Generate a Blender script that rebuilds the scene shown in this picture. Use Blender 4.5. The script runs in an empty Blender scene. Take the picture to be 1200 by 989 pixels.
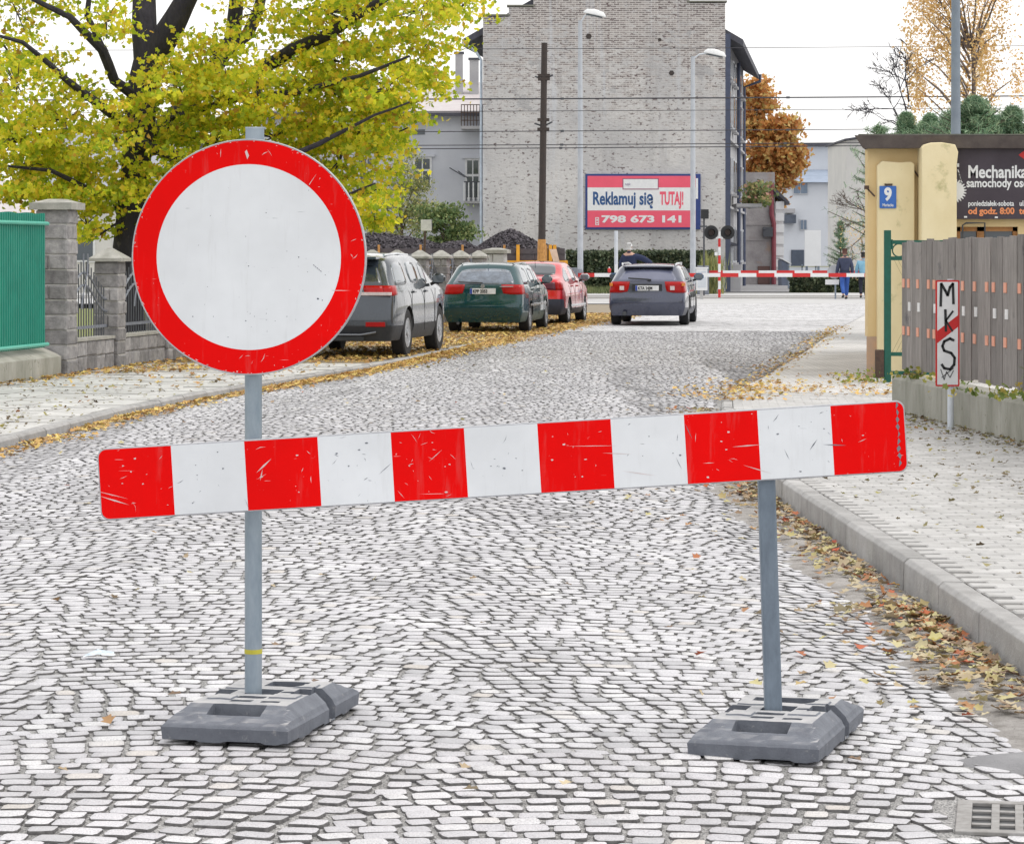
import bpy, bmesh, math, random
import numpy as np
from mathutils import Vector, Matrix, noise as mnoise
random.seed(7); RNG = np.random.default_rng(7)
SC = bpy.context.scene; C = SC.collection
R = math.radians; PI = math.pi
# ------------------------------------------------------------------ camera
F = 3300.0; EYE = 1.587; HZ = 297.6
cam = bpy.data.cameras.new('camera'); camo = bpy.data.objects.new('camera', cam); C.objects.link(camo)
camo.location = (0, 0, EYE); camo.rotation_euler = (R(90), 0, 0)
cam.sensor_width = 36; cam.lens = 36*F/1200; cam.shift_y = -(494.5-HZ)/1200
cam.clip_start = .1; cam.clip_end = 3000
SC.camera = camo
SC.render.resolution_x = 1024; SC.render.resolution_y = 843
# ------------------------------------------------------------------ world: bright overcast sky
SUN_EL, SUN_AZ = R(62), R(100)     # sun behind thin cloud, to the right of the street
w = bpy.data.worlds.new('World'); SC.world = w; w.use_nodes = True
nt = w.node_tree; nt.nodes.clear()
sky = nt.nodes.new('ShaderNodeTexSky'); sky.sky_type = 'NISHITA'; sky.sun_disc = False
sky.sun_elevation = SUN_EL; sky.sun_rotation = SUN_AZ; sky.air_density = 1.0; sky.dust_density = 2.5
mx = nt.nodes.new('ShaderNodeMix'); mx.data_type = 'RGBA'; mx.inputs[0].default_value = .93
mx.inputs[7].default_value = (11.9, 11.75, 11.65, 1)      # cloud layer
nt.links.new(sky.outputs[0], mx.inputs[6])
bg = nt.nodes.new('ShaderNodeBackground'); bg.inputs[1].default_value = .1
nt.links.new(mx.outputs[2], bg.inputs[0])
wo = nt.nodes.new('ShaderNodeOutputWorld'); nt.links.new(bg.outputs[0], wo.inputs[0])
sl = bpy.data.lights.new('sun', 'SUN'); sl.energy = 1.4; sl.angle = R(36); sl.color = (1, .96, .9)
so = bpy.data.objects.new('sun', sl); C.objects.link(so)
sd = Vector((math.sin(SUN_AZ)*math.cos(SUN_EL), math.cos(SUN_AZ)*math.cos(SUN_EL), math.sin(SUN_EL)))
so.rotation_euler = sd.to_track_quat('Z', 'Y').to_euler(); so.location = (0, -10, 30)
SC.view_settings.view_transform = 'Standard'; SC.view_settings.look = 'None'
SC.view_settings.exposure = 0.2; SC.view_settings.gamma = 1
# ------------------------------------------------------------------ helpers
def P(px, py, Y):
    return Vector(((px-600)/F*Y, Y, EYE-(py-HZ)/F*Y))
def PX(px, Y): return (px-600)/F*Y
def PZ(py, Y): return EYE-(py-HZ)/F*Y
def tag(o, label=None, cat=None, group=None, kind=None):
    if label: o['label'] = label
    if cat: o['category'] = cat
    if group: o['group'] = group
    if kind: o['kind'] = kind
    return o
def thing(name, loc, label, cat, rz=0, group=None):
    o = bpy.data.objects.new(name, None); C.objects.link(o); o.location = loc; o.rotation_euler = (0, 0, rz)
    o.empty_display_size = .2
    return tag(o, label, cat, group)
def link(name, me, mats, parent=None, smooth=False):
    if not isinstance(mats, (list, tuple)): mats = [mats]
    for m in mats:
        if len(me.materials) < len(mats): me.materials.append(m)
    o = bpy.data.objects.new(name, me); C.objects.link(o)
    if parent: o.parent = parent
    if smooth: me.polygons.foreach_set('use_smooth', [True]*len(me.polygons))
    return o
class MB:
    def __init__(s): s.v = []; s.f = []; s.m = []; s.M = Matrix(); s.mi = 0
    def add(s, vs, fs):
        n = len(s.v); s.v += [tuple(s.M @ Vector(v)) for v in vs]
        for f in fs: s.f.append(tuple(i+n for i in f)); s.m.append(s.mi)
        return s
    def box(s, c, d, rz=0):
        x, y, z = [k/2 for k in d]
        vs = [(a*x, b*y, e*z) for a in (-1, 1) for b in (-1, 1) for e in (-1, 1)]
        if rz:
            cr, sr = math.cos(rz), math.sin(rz); vs = [(a*cr-b*sr, a*sr+b*cr, e) for a, b, e in vs]
        vs = [(a+c[0], b+c[1], e+c[2]) for a, b, e in vs]
        return s.add(vs, [(0, 1, 3, 2), (4, 6, 7, 5), (0, 4, 5, 1), (2, 3, 7, 6), (0, 2, 6, 4), (1, 5, 7, 3)])
    def b2(s, x0, x1, y0, y1, z0, z1):
        return s.box(((x0+x1)/2, (y0+y1)/2, (z0+z1)/2), (abs(x1-x0), abs(y1-y0), abs(z1-z0)))
    def tube(s, pts, rad, n=8, cap=True):
        pts = [Vector(p) for p in pts]
        if not isinstance(rad, (list, tuple)): rad = [rad]*len(pts)
        vs = []; up = None
        for i, p in enumerate(pts):
            d = (pts[min(i+1, len(pts)-1)]-pts[max(i-1, 0)]).normalized()
            if up is None: up = Vector((0, 0, 1)) if abs(d.z) < .9 else Vector((0, 1, 0))
            a = d.cross(up).normalized(); b = a.cross(d).normalized(); up = b
            for k in range(n):
                t = 2*PI*k/n; vs.append(p+(a*math.cos(t)+b*math.sin(t))*rad[i])
        fs = [(i*n+k, i*n+(k+1) % n, (i+1)*n+(k+1) % n, (i+1)*n+k) for i in range(len(pts)-1) for k in range(n)]
        if cap: fs += [tuple(range(n-1, -1, -1)), tuple(range((len(pts)-1)*n, len(pts)*n))]
        return s.add(vs, fs)
    def prism(s, poly, a, b, ax='y'):        # poly in xz (ax y), xy (ax z), yz (ax x)
        n = len(poly)
        def v(p, t): return {'y': (p[0], t, p[1]), 'z': (p[0], p[1], t), 'x': (t, p[0], p[1])}[ax]
        vs = [v(p, a) for p in poly]+[v(p, b) for p in poly]
        return s.add(vs, [tuple(range(n)), tuple(range(2*n-1, n-1, -1))]+[(i, i+n, (i+1) % n+n, (i+1) % n) for i in range(n)])
    def lathe(s, prof, n=16, c=(0, 0, 0)):   # prof (r,z) bottom->top
        vs = [(c[0]+r*math.cos(2*PI*k/n), c[1]+r*math.sin(2*PI*k/n), c[2]+z) for r, z in prof for k in range(n)]
        m = len(prof)
        return s.add(vs, [(i*n+k, i*n+(k+1) % n, (i+1)*n+(k+1) % n, (i+1)*n+k) for i in range(m-1) for k in range(n)]+[tuple(range(n-1, -1, -1)), tuple(range((m-1)*n, m*n))])
    def mesh(s, name):
        me = bpy.data.meshes.new(name); me.from_pydata(s.v, [], s.f)
        if any(s.m): me.polygons.foreach_set('material_index', s.m)
        bm = bmesh.new(); bm.from_mesh(me); bmesh.ops.recalc_face_normals(bm, faces=bm.faces); bm.to_mesh(me); bm.free()
        return me
    def build(s, name, mats, parent=None, smooth=False, bevel=0, seg=2):
        o = link(name, s.mesh(name), mats, parent, smooth)
        if bevel:
            b = o.modifiers.new('bevel', 'BEVEL'); b.width = bevel; b.segments = seg; b.limit_method = 'ANGLE'; b.angle_limit = R(40)
        if smooth:
            for p in o.data.polygons: p.use_smooth = True
            try:
                o.data.set_sharp_from_angle(angle=R(38))
            except Exception: pass
        return o
def copy_tree(o, parent=None):
    c = o.copy(); C.objects.link(c)
    if parent: c.parent = parent
    for ch in list(o.children): copy_tree(ch, c)
    return c
def piece(src, parent, loc=None, rz=None, sc=None, name=None):
    c = src.copy(); C.objects.link(c); c.parent = parent
    if name: c.name = name
    if loc is not None: c.location = loc
    if rz is not None: c.rotation_euler = rz if isinstance(rz, tuple) else (0, 0, rz)
    if sc is not None: c.scale = sc
    return c
def inst_mesh(name, tv, tf, mats, parent=None, T=None):
    """many copies of one small template baked into one mesh; T is (N,3,4)"""
    tv = np.array(tv, float); N = len(T); k = len(tv)
    V = np.einsum('nij,kj->nki', T[:, :, :3], tv)+T[:, None, :, 3]
    me = bpy.data.meshes.new(name)
    fl = np.array([len(f) for f in tf]); idx = np.concatenate([np.array(f) for f in tf])
    loops = (idx[None, :]+(np.arange(N)*k)[:, None]).ravel()
    tot = np.tile(fl, N); st = np.concatenate([[0], np.cumsum(tot)[:-1]])
    me.vertices.add(N*k); me.vertices.foreach_set('co', V.ravel())
    me.loops.add(len(loops)); me.loops.foreach_set('vertex_index', loops)
    me.polygons.add(len(tot)); me.polygons.foreach_set('loop_start', st); me.polygons.foreach_set('loop_total', tot)
    me.update(calc_edges=True)
    return link(name, me, mats, parent)
def rotmats(n, tilt=1.0, flat=False):
    a = RNG.uniform(0, 2*PI, n)
    t = RNG.normal(0, .35, n) if flat else np.arccos(RNG.uniform(-1, 1, n))*tilt
    b = RNG.uniform(0, 2*PI, n)
    def Rz(x): c, s = np.cos(x), np.sin(x); z = np.zeros_like(x); o = z+1; return np.stack([np.stack([c, -s, z], -1), np.stack([s, c, z], -1), np.stack([z, z, o], -1)], -2)
    def Rx(x): c, s = np.cos(x), np.sin(x); z = np.zeros_like(x); o = z+1; return np.stack([np.stack([o, z, z], -1), np.stack([z, c, -s], -1), np.stack([z, s, c], -1)], -2)
    return Rz(a) @ Rx(t) @ Rz(b)
def TT(pos, size, rot):
    n = len(pos); T = np.zeros((n, 3, 4)); T[:, :, :3] = rot*np.asarray(size).reshape(-1, 1, 1); T[:, :, 3] = pos; return T
LEAFV = [(0, -.5, 0), (.2, -.28, .03), (.5, -.1, .1), (.24, .08, .04), (.3, .38, .08), (0, .5, 0), (-.3, .38, .08), (-.24, .08, .04), (-.5, -.1, .1), (-.2, -.28, .03)]
LEAFF = [(0, 1, 3, 5), (1, 2, 3), (3, 4, 5), (0, 5, 7, 9), (9, 7, 8), (7, 5, 6)]
SMALLV = [(0, -.5, 0), (.28, 0, .08), (0, .5, 0), (-.28, 0, .08)]
SMALLF = [(0, 1, 2), (0, 2, 3)]
# ------------------------------------------------------------------ materials
def newmat(name):
    m = bpy.data.materials.new(name); m.use_nodes = True
    return m, m.node_tree, m.node_tree.nodes, m.node_tree.links, m.node_tree.nodes['Principled BSDF']
def nmix(nt, fac, a, b, mode='MIX'):
    n = nt.nodes.new('ShaderNodeMix'); n.data_type = 'RGBA'; n.blend_type = mode
    for s, v in ((0, fac), (6, a), (7, b)):
        if hasattr(v, 'is_linked') or hasattr(v, 'links'): nt.links.new(v, n.inputs[s])
        elif s == 0: n.inputs[0].default_value = v
        else: n.inputs[s].default_value = (*v[:3], 1)
    return n.outputs[2]
def nmath(nt, op, a, b=None, clamp=False):
    n = nt.nodes.new('ShaderNodeMath'); n.operation = op; n.use_clamp = clamp
    for i, v in enumerate((a, b)):
        if v is None: continue
        if hasattr(v, 'links'): nt.links.new(v, n.inputs[i])
        else: n.inputs[i].default_value = v
    return n.outputs[0]
def npos(nt, scale=(1, 1, 1), obj=False):
    if obj: s = nt.nodes.new('ShaderNodeTexCoord').outputs['Object']
    else: s = nt.nodes.new('ShaderNodeNewGeometry').outputs['Position']
    mp = nt.nodes.new('ShaderNodeMapping'); mp.inputs['Scale'].default_value = scale
    nt.links.new(s, mp.inputs[0]); return mp.outputs[0]
def nnoise(nt, vec, scale, detail=4, rough=.6, out=0):
    n = nt.nodes.new('ShaderNodeTexNoise'); n.inputs['Scale'].default_value = scale; n.inputs['Detail'].default_value = detail
    n.inputs['Roughness'].default_value = rough; nt.links.new(vec, n.inputs['Vector']); return n.outputs[out]
def nramp(nt, v, stops, const=False):
    n = nt.nodes.new('ShaderNodeValToRGB'); nt.links.new(v, n.inputs[0]); e = n.color_ramp.elements
    if const: n.color_ramp.interpolation = 'CONSTANT'
    while len(e) < len(stops): e.new(.5)
    for i, (p, c) in enumerate(stops):
        e[i].position = p; e[i].color = (*(c if isinstance(c, (list, tuple)) else (c, c, c)), 1)
    return n.outputs[0]
def nbump(nt, h, strength, dist, bs):
    n = nt.nodes.new('ShaderNodeBump'); n.inputs['Strength'].default_value = strength; n.inputs['Distance'].default_value = dist
    nt.links.new(h, n.inputs['Height']); nt.links.new(n.outputs[0], bs.inputs['Normal'])
def nrand(nt):
    g = nt.nodes.new('ShaderNodeNewGeometry').outputs['Random Per Island']; o = nt.nodes.new('ShaderNodeObjectInfo').outputs['Random']
    return nmath(nt, 'FRACT', nmath(nt, 'ADD', g, o))
def mul(c, k): return tuple(x*k for x in c)
def mat(name, col, rough=.7, col2=None, scale=6, bump=.3, bdist=.004, bscale=90, metal=0, rnd=0, stains=None, coat=0, spec=.5, stretch=(1, 1, 1), obj=False):
    m, nt, N, L, b = newmat(name)
    v = npos(nt, stretch, obj); col2 = col2 or mul(col, .72)
    n1 = nnoise(nt, v, scale, 6, .65)
    c = nmix(nt, nramp(nt, n1, [(.3, 0), (.7, 1)]), col, col2)
    if rnd:
        r = nrand(nt); c = nmix(nt, 1, c, nramp(nt, r, [(0, 1-rnd), (1, 1+rnd)]), 'MULTIPLY')
    if stains:
        n2 = nnoise(nt, npos(nt, (1, 1, 1), obj), stains[1], 5, .7)
        c = nmix(nt, nramp(nt, n2, [(stains[2], 0), (stains[2]+.12, 1)]), c, stains[0])
    L.new(c, b.inputs['Base Color']); b.inputs['Metallic'].default_value = metal
    b.inputs['Specular IOR Level'].default_value = spec
    L.new(nramp(nt, n1, [(.2, max(0, rough-.1)), (.8, min(1, rough+.1))]), b.inputs['Roughness'])
    if coat: b.inputs['Coat Weight'].default_value = coat; b.inputs['Coat Roughness'].default_value = .05; b.inputs['Coat IOR'].default_value = 1.6 if coat == 1 else 1.5
    if bump: nbump(nt, nnoise(nt, v, bscale, 5, .7), bump, bdist, b)
    return m
def leafmat(name, stops, trans=.35):
    m, nt, N, L, b = newmat(name)
    r = nrand(nt); c = nramp(nt, r, stops)
    n1 = nnoise(nt, npos(nt), 1.1, 3); c = nmix(nt, 1, c, nramp(nt, n1, [(.3, .78), (.7, 1.2)]), 'MULTIPLY')
    L.new(c, b.inputs['Base Color']); b.inputs['Roughness'].default_value = .6
    t = N.new('ShaderNodeBsdfTranslucent'); L.new(c, t.inputs[0]); ms = N.new('ShaderNodeMixShader'); ms.inputs[0].default_value = trans
    L.new(b.outputs[0], ms.inputs[1]); L.new(t.outputs[0], ms.inputs[2]); L.new(ms.outputs[0], N['Material Output'].inputs[0])
    return m
M = {}
M['galv'] = mat('galvanised_steel', (.36, .42, .48), .42, (.22, .28, .34), 16, .2, .001, 120, metal=.55, stretch=(1, 1, .3))
M['galv2'] = mat('dull_painted_steel', (.2, .25, .31), .5, (.13, .165, .21), 22, .2, .001, 120, metal=.3, stretch=(1, 1, .4))
M['rubber'] = mat('recycled_rubber', (.15, .165, .195), .6, (.10, .11, .135), 14, .6, .004, 130, stains=((.26, .26, .27), 30, .6))
def add_pale_tops(m, col, lo, hi):  # mixes a paler colour into upward-facing faces, broken up by noise
    nt = m.node_tree; b = nt.nodes['Principled BSDF']; src = b.inputs['Base Color'].links[0].from_socket
    g_ = nt.nodes.new('ShaderNodeNewGeometry'); sx_ = nt.nodes.new('ShaderNodeSeparateXYZ'); nt.links.new(g_.outputs['True Normal'], sx_.inputs[0])
    f = nmath(nt, 'MULTIPLY', nramp(nt, sx_.outputs[2], [(lo, 0), (hi, 1)]), nramp(nt, nnoise(nt, npos(nt), 12, 4, .7), [(.3, .55), (.6, .95)]))
    nt.links.new(nmix(nt, f, src, col), b.inputs['Base Color'])
add_pale_tops(M['rubber'], (.46, .455, .46), .95, .995)
M['concrete'] = mat('concrete', (.50, .50, .50), .85, (.36, .36, .36), 5, .5, .006, 60)
M['kerb'] = mat('kerb_concrete', (.42, .415, .41), .85, (.27, .265, .26), 5, .8, .008, 50, rnd=.1, stains=((.17, .18, .17), 3, .66))
M['concrete_old'] = mat('weathered_concrete', (.40, .39, .35), .9, (.22, .22, .18), 3, .7, .01, 40, stains=((.10, .11, .06), 5, .62), stretch=(1, 1, .35))
M['stone'] = mat('rough_stone', (.35, .34, .34), .9, (.16, .155, .16), 9, .9, .02, 28, rnd=.3)
M['stone_light'] = mat('cap_stone', (.42, .41, .38), .9, (.24, .24, .21), 7, .8, .01, 40)
M['mortar'] = mat('light_mortar', (.5, .49, .47), .9, (.36, .35, .33), 20, .4)
M['black'] = mat('black_plastic', (.018, .02, .023), .5, None, 20, .1)
M['iron'] = mat('wrought_iron', (.05, .055, .065), .5, (.09, .095, .11), 12, .2, metal=.3)
M['iron_grey'] = mat('grey_painted_iron', (.22, .24, .28), .5, (.13, .14, .17), 12, .2)
M['green_sheet'] = mat('green_profiled_sheet', (.0, .24, .17), .45, (.0, .19, .135), 3, .1, stains=((.02, .32, .24), 2.5, .68))
M['green_rail'] = mat('pale_green_rail', (.12, .48, .38), .45, (.09, .42, .33), 6, .1)
M['green_gate'] = mat('green_gate_paint', (.0, .10, .07), .4, (.0, .07, .045), 12, .1)
M['white'] = mat('white_paint', (.78, .79, .8), .5, (.68, .7, .72), 10, .1)
M['pale_pole'] = mat('pale_concrete_pole', (.62, .66, .7), .75, (.5, .54, .6), 3, .2)
M['mast'] = mat('grey_mast', (.24, .29, .35), .6, (.18, .22, .28), 3, .2)
M['rust'] = mat('rusty_iron', (.10, .06, .04), .85, (.05, .035, .03), 20, .5)
M['orange'] = mat('orange_steel', (.75, .36, .02), .6, (.55, .24, .02), 4, .3, stains=((.2, .09, .03), 6, .66))
M['orange_post'] = mat('orange_brown_post', (.6, .3, .08), .7, (.3, .14, .04), 9, .3)
M['tar'] = mat('tarred_timber', (.03, .025, .025), .8, (.06, .045, .04), 9, .4)
M['wagon'] = mat('wagon_board', (.09, .075, .08), .8, (.05, .045, .05), 5, .4)
M['redp'] = mat('red_paint', (.6, .02, .02), .5, (.5, .02, .02), 8, .1)
M['glass_dark'] = mat('window_glass', (.03, .045, .06), .06, (.06, .08, .1), 1.2, .0, spec=.8)
M['blue'] = mat('blue_frame', (.02, .05, .22), .5, None, 5, .1)
M['dirt'] = mat('gutter_sand', (.42, .40, .385), .95, (.22, .205, .19), 9, 1, .012, 70, stains=((.14, .125, .11), 60, .58))
M['asphalt'] = mat('worn_asphalt', (.30, .30, .31), .9, (.2, .2, .21), 3, .8, .008, 80)
M['gravel_ground'] = mat('verge_ground', (.30, .25, .19), .95, (.2, .17, .12), 2, .8, .01, 50)
M['steel'] = mat('rail_steel', (.35, .33, .31), .35, None, 8, .1, metal=.8)
# ------------------------------------------------------------------ terrain functions
def interp(tab):
    ys = [t[0] for t in tab]; xs = [t[1] for t in tab]
    return lambda y: float(np.interp(y, ys, xs))
rk = interp([(2, 2.25), (8, 2.1), (11, 2.02), (13, 1.97), (16.7, 1.87), (19.2, 1.80), (22, 1.82), (25, 1.95), (29, 2.15), (33, 2.45), (38, 3.4), (47.5, 5.0), (60, 6.95), (72, 8.95), (90, 12), (110, 15.5)])
lk = interp([(2, -6.2), (12, -5.25), (20, -4.7), (25.8, -4.25), (29.3, -4.0), (32.2, -3.6), (34.5, -3.2), (40.6, -2.0), (49.6, -.7), (58, .65), (66.9, 2.03), (80, 4.2), (110, 9.2)])
def sm(t): t = min(1, max(0, t)); return t*t*(3-2*t)
def road_z(x, y):
    a, b = lk(y), rk(y); xc, hw = (a+b)/2, (b-a)/2
    d = (x-xc)/hw
    z = .006-.105*min(1.1, d*d)
    return z*(1-sm((y-34)/22))-.012*sm((y-34)/22)
def rz_(y): return .07 if y < 26 else .07-.155*sm((y-26)/6)+.073*sm((y-34)/22)
def lz_(y): return -.01
# ------------------------------------------------------------------ ground sheets
def strip(name, fl, fr, y0, y1, dy, fz, m, nx=2, kind='structure', parent=None, smooth=True):
    ys = np.arange(y0, y1+1e-6, dy); V = []; Fc = []
    for y in ys:
        a, b = fl(y), fr(y)
        for k in range(nx+1):
            x = a+(b-a)*k/nx; V.append((x, y, fz(x, y)))
    for i in range(len(ys)-1):
        for k in range(nx):
            a = i*(nx+1)+k; Fc.append((a, a+1, a+nx+2, a+nx+1))
    me = bpy.data.meshes.new(name); me.from_pydata(V, [], Fc)
    o = link(name, me, m, parent, smooth)
    if kind: o['kind'] = kind
    return o
gmat = mat('packed_earth', (.26, .25, .2), .95, (.16, .17, .10), .8, .8, .02, 20)
mb = MB(); mb.add([(-900, -60, -.3), (900, -60, -.3), (900, 2500, -.3), (-900, 2500, -.3)], [(0, 1, 2, 3)])
tag(mb.build('ground', gmat), kind='structure')
# cobble road: bedding near, cobble-textured sheet further on
def bed_mat():
    m, nt, N, L, b = newmat('sandy_joint_bedding')
    v = npos(nt); n1 = nnoise(nt, v, 130, 3, .8); n2 = nnoise(nt, v, 1.7, 4)
    c = nramp(nt, n1, [(.3, (.05, .05, .055)), (.44, (.17, .17, .17)), (.54, (.38, .375, .37)), (.68, (.65, .64, .63))])
    c = nmix(nt, 1, c, nramp(nt, n2, [(.3, .75), (.7, 1.15)]), 'MULTIPLY')
    L.new(c, b.inputs['Base Color']); b.inputs['Roughness'].default_value = .95
    nbump(nt, n1, 1, .006, b); return m
M['bed'] = bed_mat()
def cobble_far():
    m, nt, N, L, b = newmat('distant_cobbles')
    v = npos(nt); wv = nnoise(nt, v, .9, 2); 
    cx = nt.nodes.new('ShaderNodeSeparateXYZ'); L.new(v, cx.inputs[0])
    yy = nmath(nt, 'ADD', cx.outputs[1], nmath(nt, 'MULTIPLY', nmath(nt, 'SINE', nmath(nt, 'MULTIPLY', cx.outputs[0], 4.2)), .1))
    yy = nmath(nt, 'ADD', yy, nmath(nt, 'MULTIPLY', wv, .25))
    cb = nt.nodes.new('ShaderNodeCombineXYZ'); L.new(cx.outputs[0], cb.inputs[0]); L.new(yy, cb.inputs[1])
    br = nt.nodes.new('ShaderNodeTexBrick'); L.new(cb.outputs[0], br.inputs['Vector'])
    br.inputs['Scale'].default_value = 1; br.inputs['Brick Width'].default_value = .13; br.inputs['Row Height'].default_value = .1
    br.inputs['Mortar Size'].default_value = .010; br.inputs['Mortar Smooth'].default_value = .4
    br.inputs['Color1'].default_value = (.62, .615, .63, 1); br.inputs['Color2'].default_value = (.53, .53, .54, 1); br.inputs['Mortar'].default_value = (.28, .28, .28, 1)
    n2 = nnoise(nt, v, .6, 5); c = nmix(nt, 1, br.outputs[0], nramp(nt, n2, [(.3, .8), (.7, 1.15)]), 'MULTIPLY')
    n3 = nnoise(nt, v, 7, 3, .7); n4 = nnoise(nt, npos(nt, (1, .22, 1)), 5, 3, .7); c = nmix(nt, nramp(nt, n4, [(.53, 0), (.62, .7)]), c, (.24, .24, .24))
    L.new(c, b.inputs['Base Color']); b.inputs['Roughness'].default_value = .8
    h = nmath(nt, 'SUBTRACT', 1, br.outputs['Fac']); nbump(nt, h, .6, .02, b); return m
M['cobfar'] = cobble_far()
YC = 58.0
def wob(x, y): return .012*mnoise.noise(Vector((x*1.1, y*.8, 0)))+.005*mnoise.noise(Vector((x*4, y*3, 5)))
road = strip('road', lambda y: lk(y)-.02, lambda y: rk(y)+.02, 3, YC, .25, lambda x, y: road_z(x, y)-.0035-.005*sm((y-12)/12)+wob(x, y), M['bed'], 40)
strip('road_far_surface', lambda y: lk(y), lambda y: rk(y), YC, 91, 1, lambda x, y: road_z(x, y)+.004, M['cobfar'], 12)
# stones
def arc(x, y):  # how much the courses swing forward
    ph = (x+.35+.5*mnoise.noise(Vector((1, y*.35, 7))))/1.6; tri = ph-math.floor(ph)
    return .15*(4*tri*(1-tri))+.09*mnoise.noise(Vector((x*.8, y*.45, 3)))
def cobmat():
    m, nt, N, L, b = newmat('granite_cobble')
    v = npos(nt); r = nrand(nt)
    base = nramp(nt, r, [(0, (.44, .44, .455)), (.15, (.54, .535, .56)), (.7, (.62, .615, .64)), (.96, (.67, .67, .68)), (1, (.58, .54, .50))])
    n1 = nnoise(nt, v, 210, 3, .8); n2 = nnoise(nt, v, 1.3, 5, .65); n3 = nnoise(nt, v, 60, 4, .7)
    c = nmix(nt, nramp(nt, n1, [(.49, 0), (.62, .85)]), base, (.27, .27, .29))
    c = nmix(nt, nramp(nt, n3, [(.58, 0), (.72, .55)]), c, (.33, .32, .32))
    c = nmix(nt, 1, c, nramp(nt, n2, [(.3, .80), (.62, 1.05)]), 'MULTIPLY')
    L.new(c, b.inputs['Base Color']); L.new(nramp(nt, n3, [(.3, .5), (.7, .8)]), b.inputs['Roughness'])
    nbump(nt, nnoise(nt, v, 75, 4, .7), .5, .006, b); return m
M['cob'] = cobmat()
M['cobside'] = mat('dark_sett_side', (.17, .165, .165), .9, (.08, .078, .08), 60, .5, .002, 200)  # side faces of the setts get a darker colour than the tops
def stone_template(seed, fine=True):
    rs = random.Random(seed); pr = []
    cs = [(.5+rs.uniform(-.05, .01), .5+rs.uniform(-.06, .01)) for _ in range(4)]
    for (sx, sy), (cx, cy) in zip(((1, -1), (1, 1), (-1, 1), (-1, -1)), cs):
        c1, c2 = rs.uniform(.04, .14), rs.uniform(.08, .26)
        p, q = (sx*(cx-c1), sy*cy), (sx*cx, sy*(cy-c2))
        pr += [q, p] if sx*sy > 0 else [p, q]
        if fine:
            if sx == 1 and sy == 1: pr.append((rs.uniform(-.15, .15), .5+rs.uniform(-.06, .03)))
            if sx == -1 and sy == -1: pr.append((rs.uniform(-.15, .15), -.5+rs.uniform(-.03, .06)))
    n = len(pr); tilt = (rs.uniform(-.05, .05), rs.uniform(-.06, .03))
    V = [(x, y, -.25) for x, y in pr]+[(x*.985, y*.985, .0) for x, y in pr]
    V += [(x*.965, y*.96, .085+x*tilt[0]+y*tilt[1]+rs.uniform(-.012, .012)) for x, y in pr]
    V += [(x*.45, y*.45, .115+x*tilt[0]+y*tilt[1]+rs.uniform(-.012, .012)) for x, y in pr]
    Fs = [(i*n+k, i*n+(k+1) % n, (i+1)*n+(k+1) % n, (i+1)*n+k) for i in range(3) for k in range(n)]+[tuple(range(3*n, 4*n))]
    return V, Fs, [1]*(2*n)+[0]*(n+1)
PITCH = .101
stones = []
for r in range(int(6.0/PITCH), int((YC+.6)/PITCH)):
    y0 = r*PITCH; X = -.22*y0-1.3; XR = .22*y0+1.2; x = max(X, lk(y0)-.1)+random.uniform(0, .1)
    XR = min(XR, rk(y0)-.04)
    while x < XR:
        wd = random.uniform(.080, .128)
        xm = x+wd/2; y = y0+arc(xm, y0)-.1; 
        sl = (arc(xm+.03, y0)-arc(xm-.03, y0))/.06
        if lk(y)+.02 < xm < rk(y)-.06:
            stones.append((xm+random.gauss(0, .002), y+random.gauss(0, .0025), wd-random.uniform(.003, .019), (PITCH-.008)*random.uniform(.90, 1.03), math.atan(sl)*.85+random.gauss(0, .03)))
        x += wd
stones.sort(key=lambda s: s[1])
GR = (1.30, 1.84, 8.02, 8.56)    # drain opening kept free
def in_grate(x, y):
    dx, dy = x-1.55, y-8.22; c, q = math.cos(R(-10)), math.sin(R(-10)); return abs(dx*c+dy*q) < .285 and abs(-dx*q+dy*c) < .265
stones = [s for s in stones if not in_grate(s[0], s[1])]
def stone_T(s):
    x, y, wx, wy, a = s; c, q = math.cos(a), math.sin(a); H = .036-.010*sm((y-16)/20)
    z = road_z(x, y)+wob(x, y)+.0011*random.gauss(0, 1)
    e = .05; gx = (road_z(x+e, y)-road_z(x-e, y)+wob(x+e, y)-wob(x-e, y))/(2*e); gy = (wob(x, y+e)-wob(x, y-e))/(2*e)
    return [[c*wx, -q*wy, 0, x], [q*wx, c*wy, 0, y], [gx*c*wx, gy*wy, H, z]]
vis = [s for s in stones if abs(s[0]) < .182*s[1]+.05 and s[1] > 7.45][:300]; vs_ = set(id(s) for s in vis)
tm = []
for k in range(10):
    V, Fs, mi_ = stone_template(k); me = bpy.data.meshes.new('cobblestone'); me.from_pydata(V, [], Fs)
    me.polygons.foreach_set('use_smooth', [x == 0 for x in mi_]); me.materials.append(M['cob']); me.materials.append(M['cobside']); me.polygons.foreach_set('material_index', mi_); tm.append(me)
for s in vis:
    o = bpy.data.objects.new('cobblestone', random.choice(tm)); C.objects.link(o); o.parent = road
    x, y, wx, wy, a = s; T = stone_T(s)
    o.location = (x, y, T[2][3]+.001); o.rotation_euler = (random.gauss(0, .012), random.gauss(0, .012), a); o.scale = (wx, wy, .036)
rest = [s for s in stones if id(s) not in vs_]
parts = {}
for s in rest: parts.setdefault((random.randrange(6), s[1] < 16), []).append(s)
Vall = []; 
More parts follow.
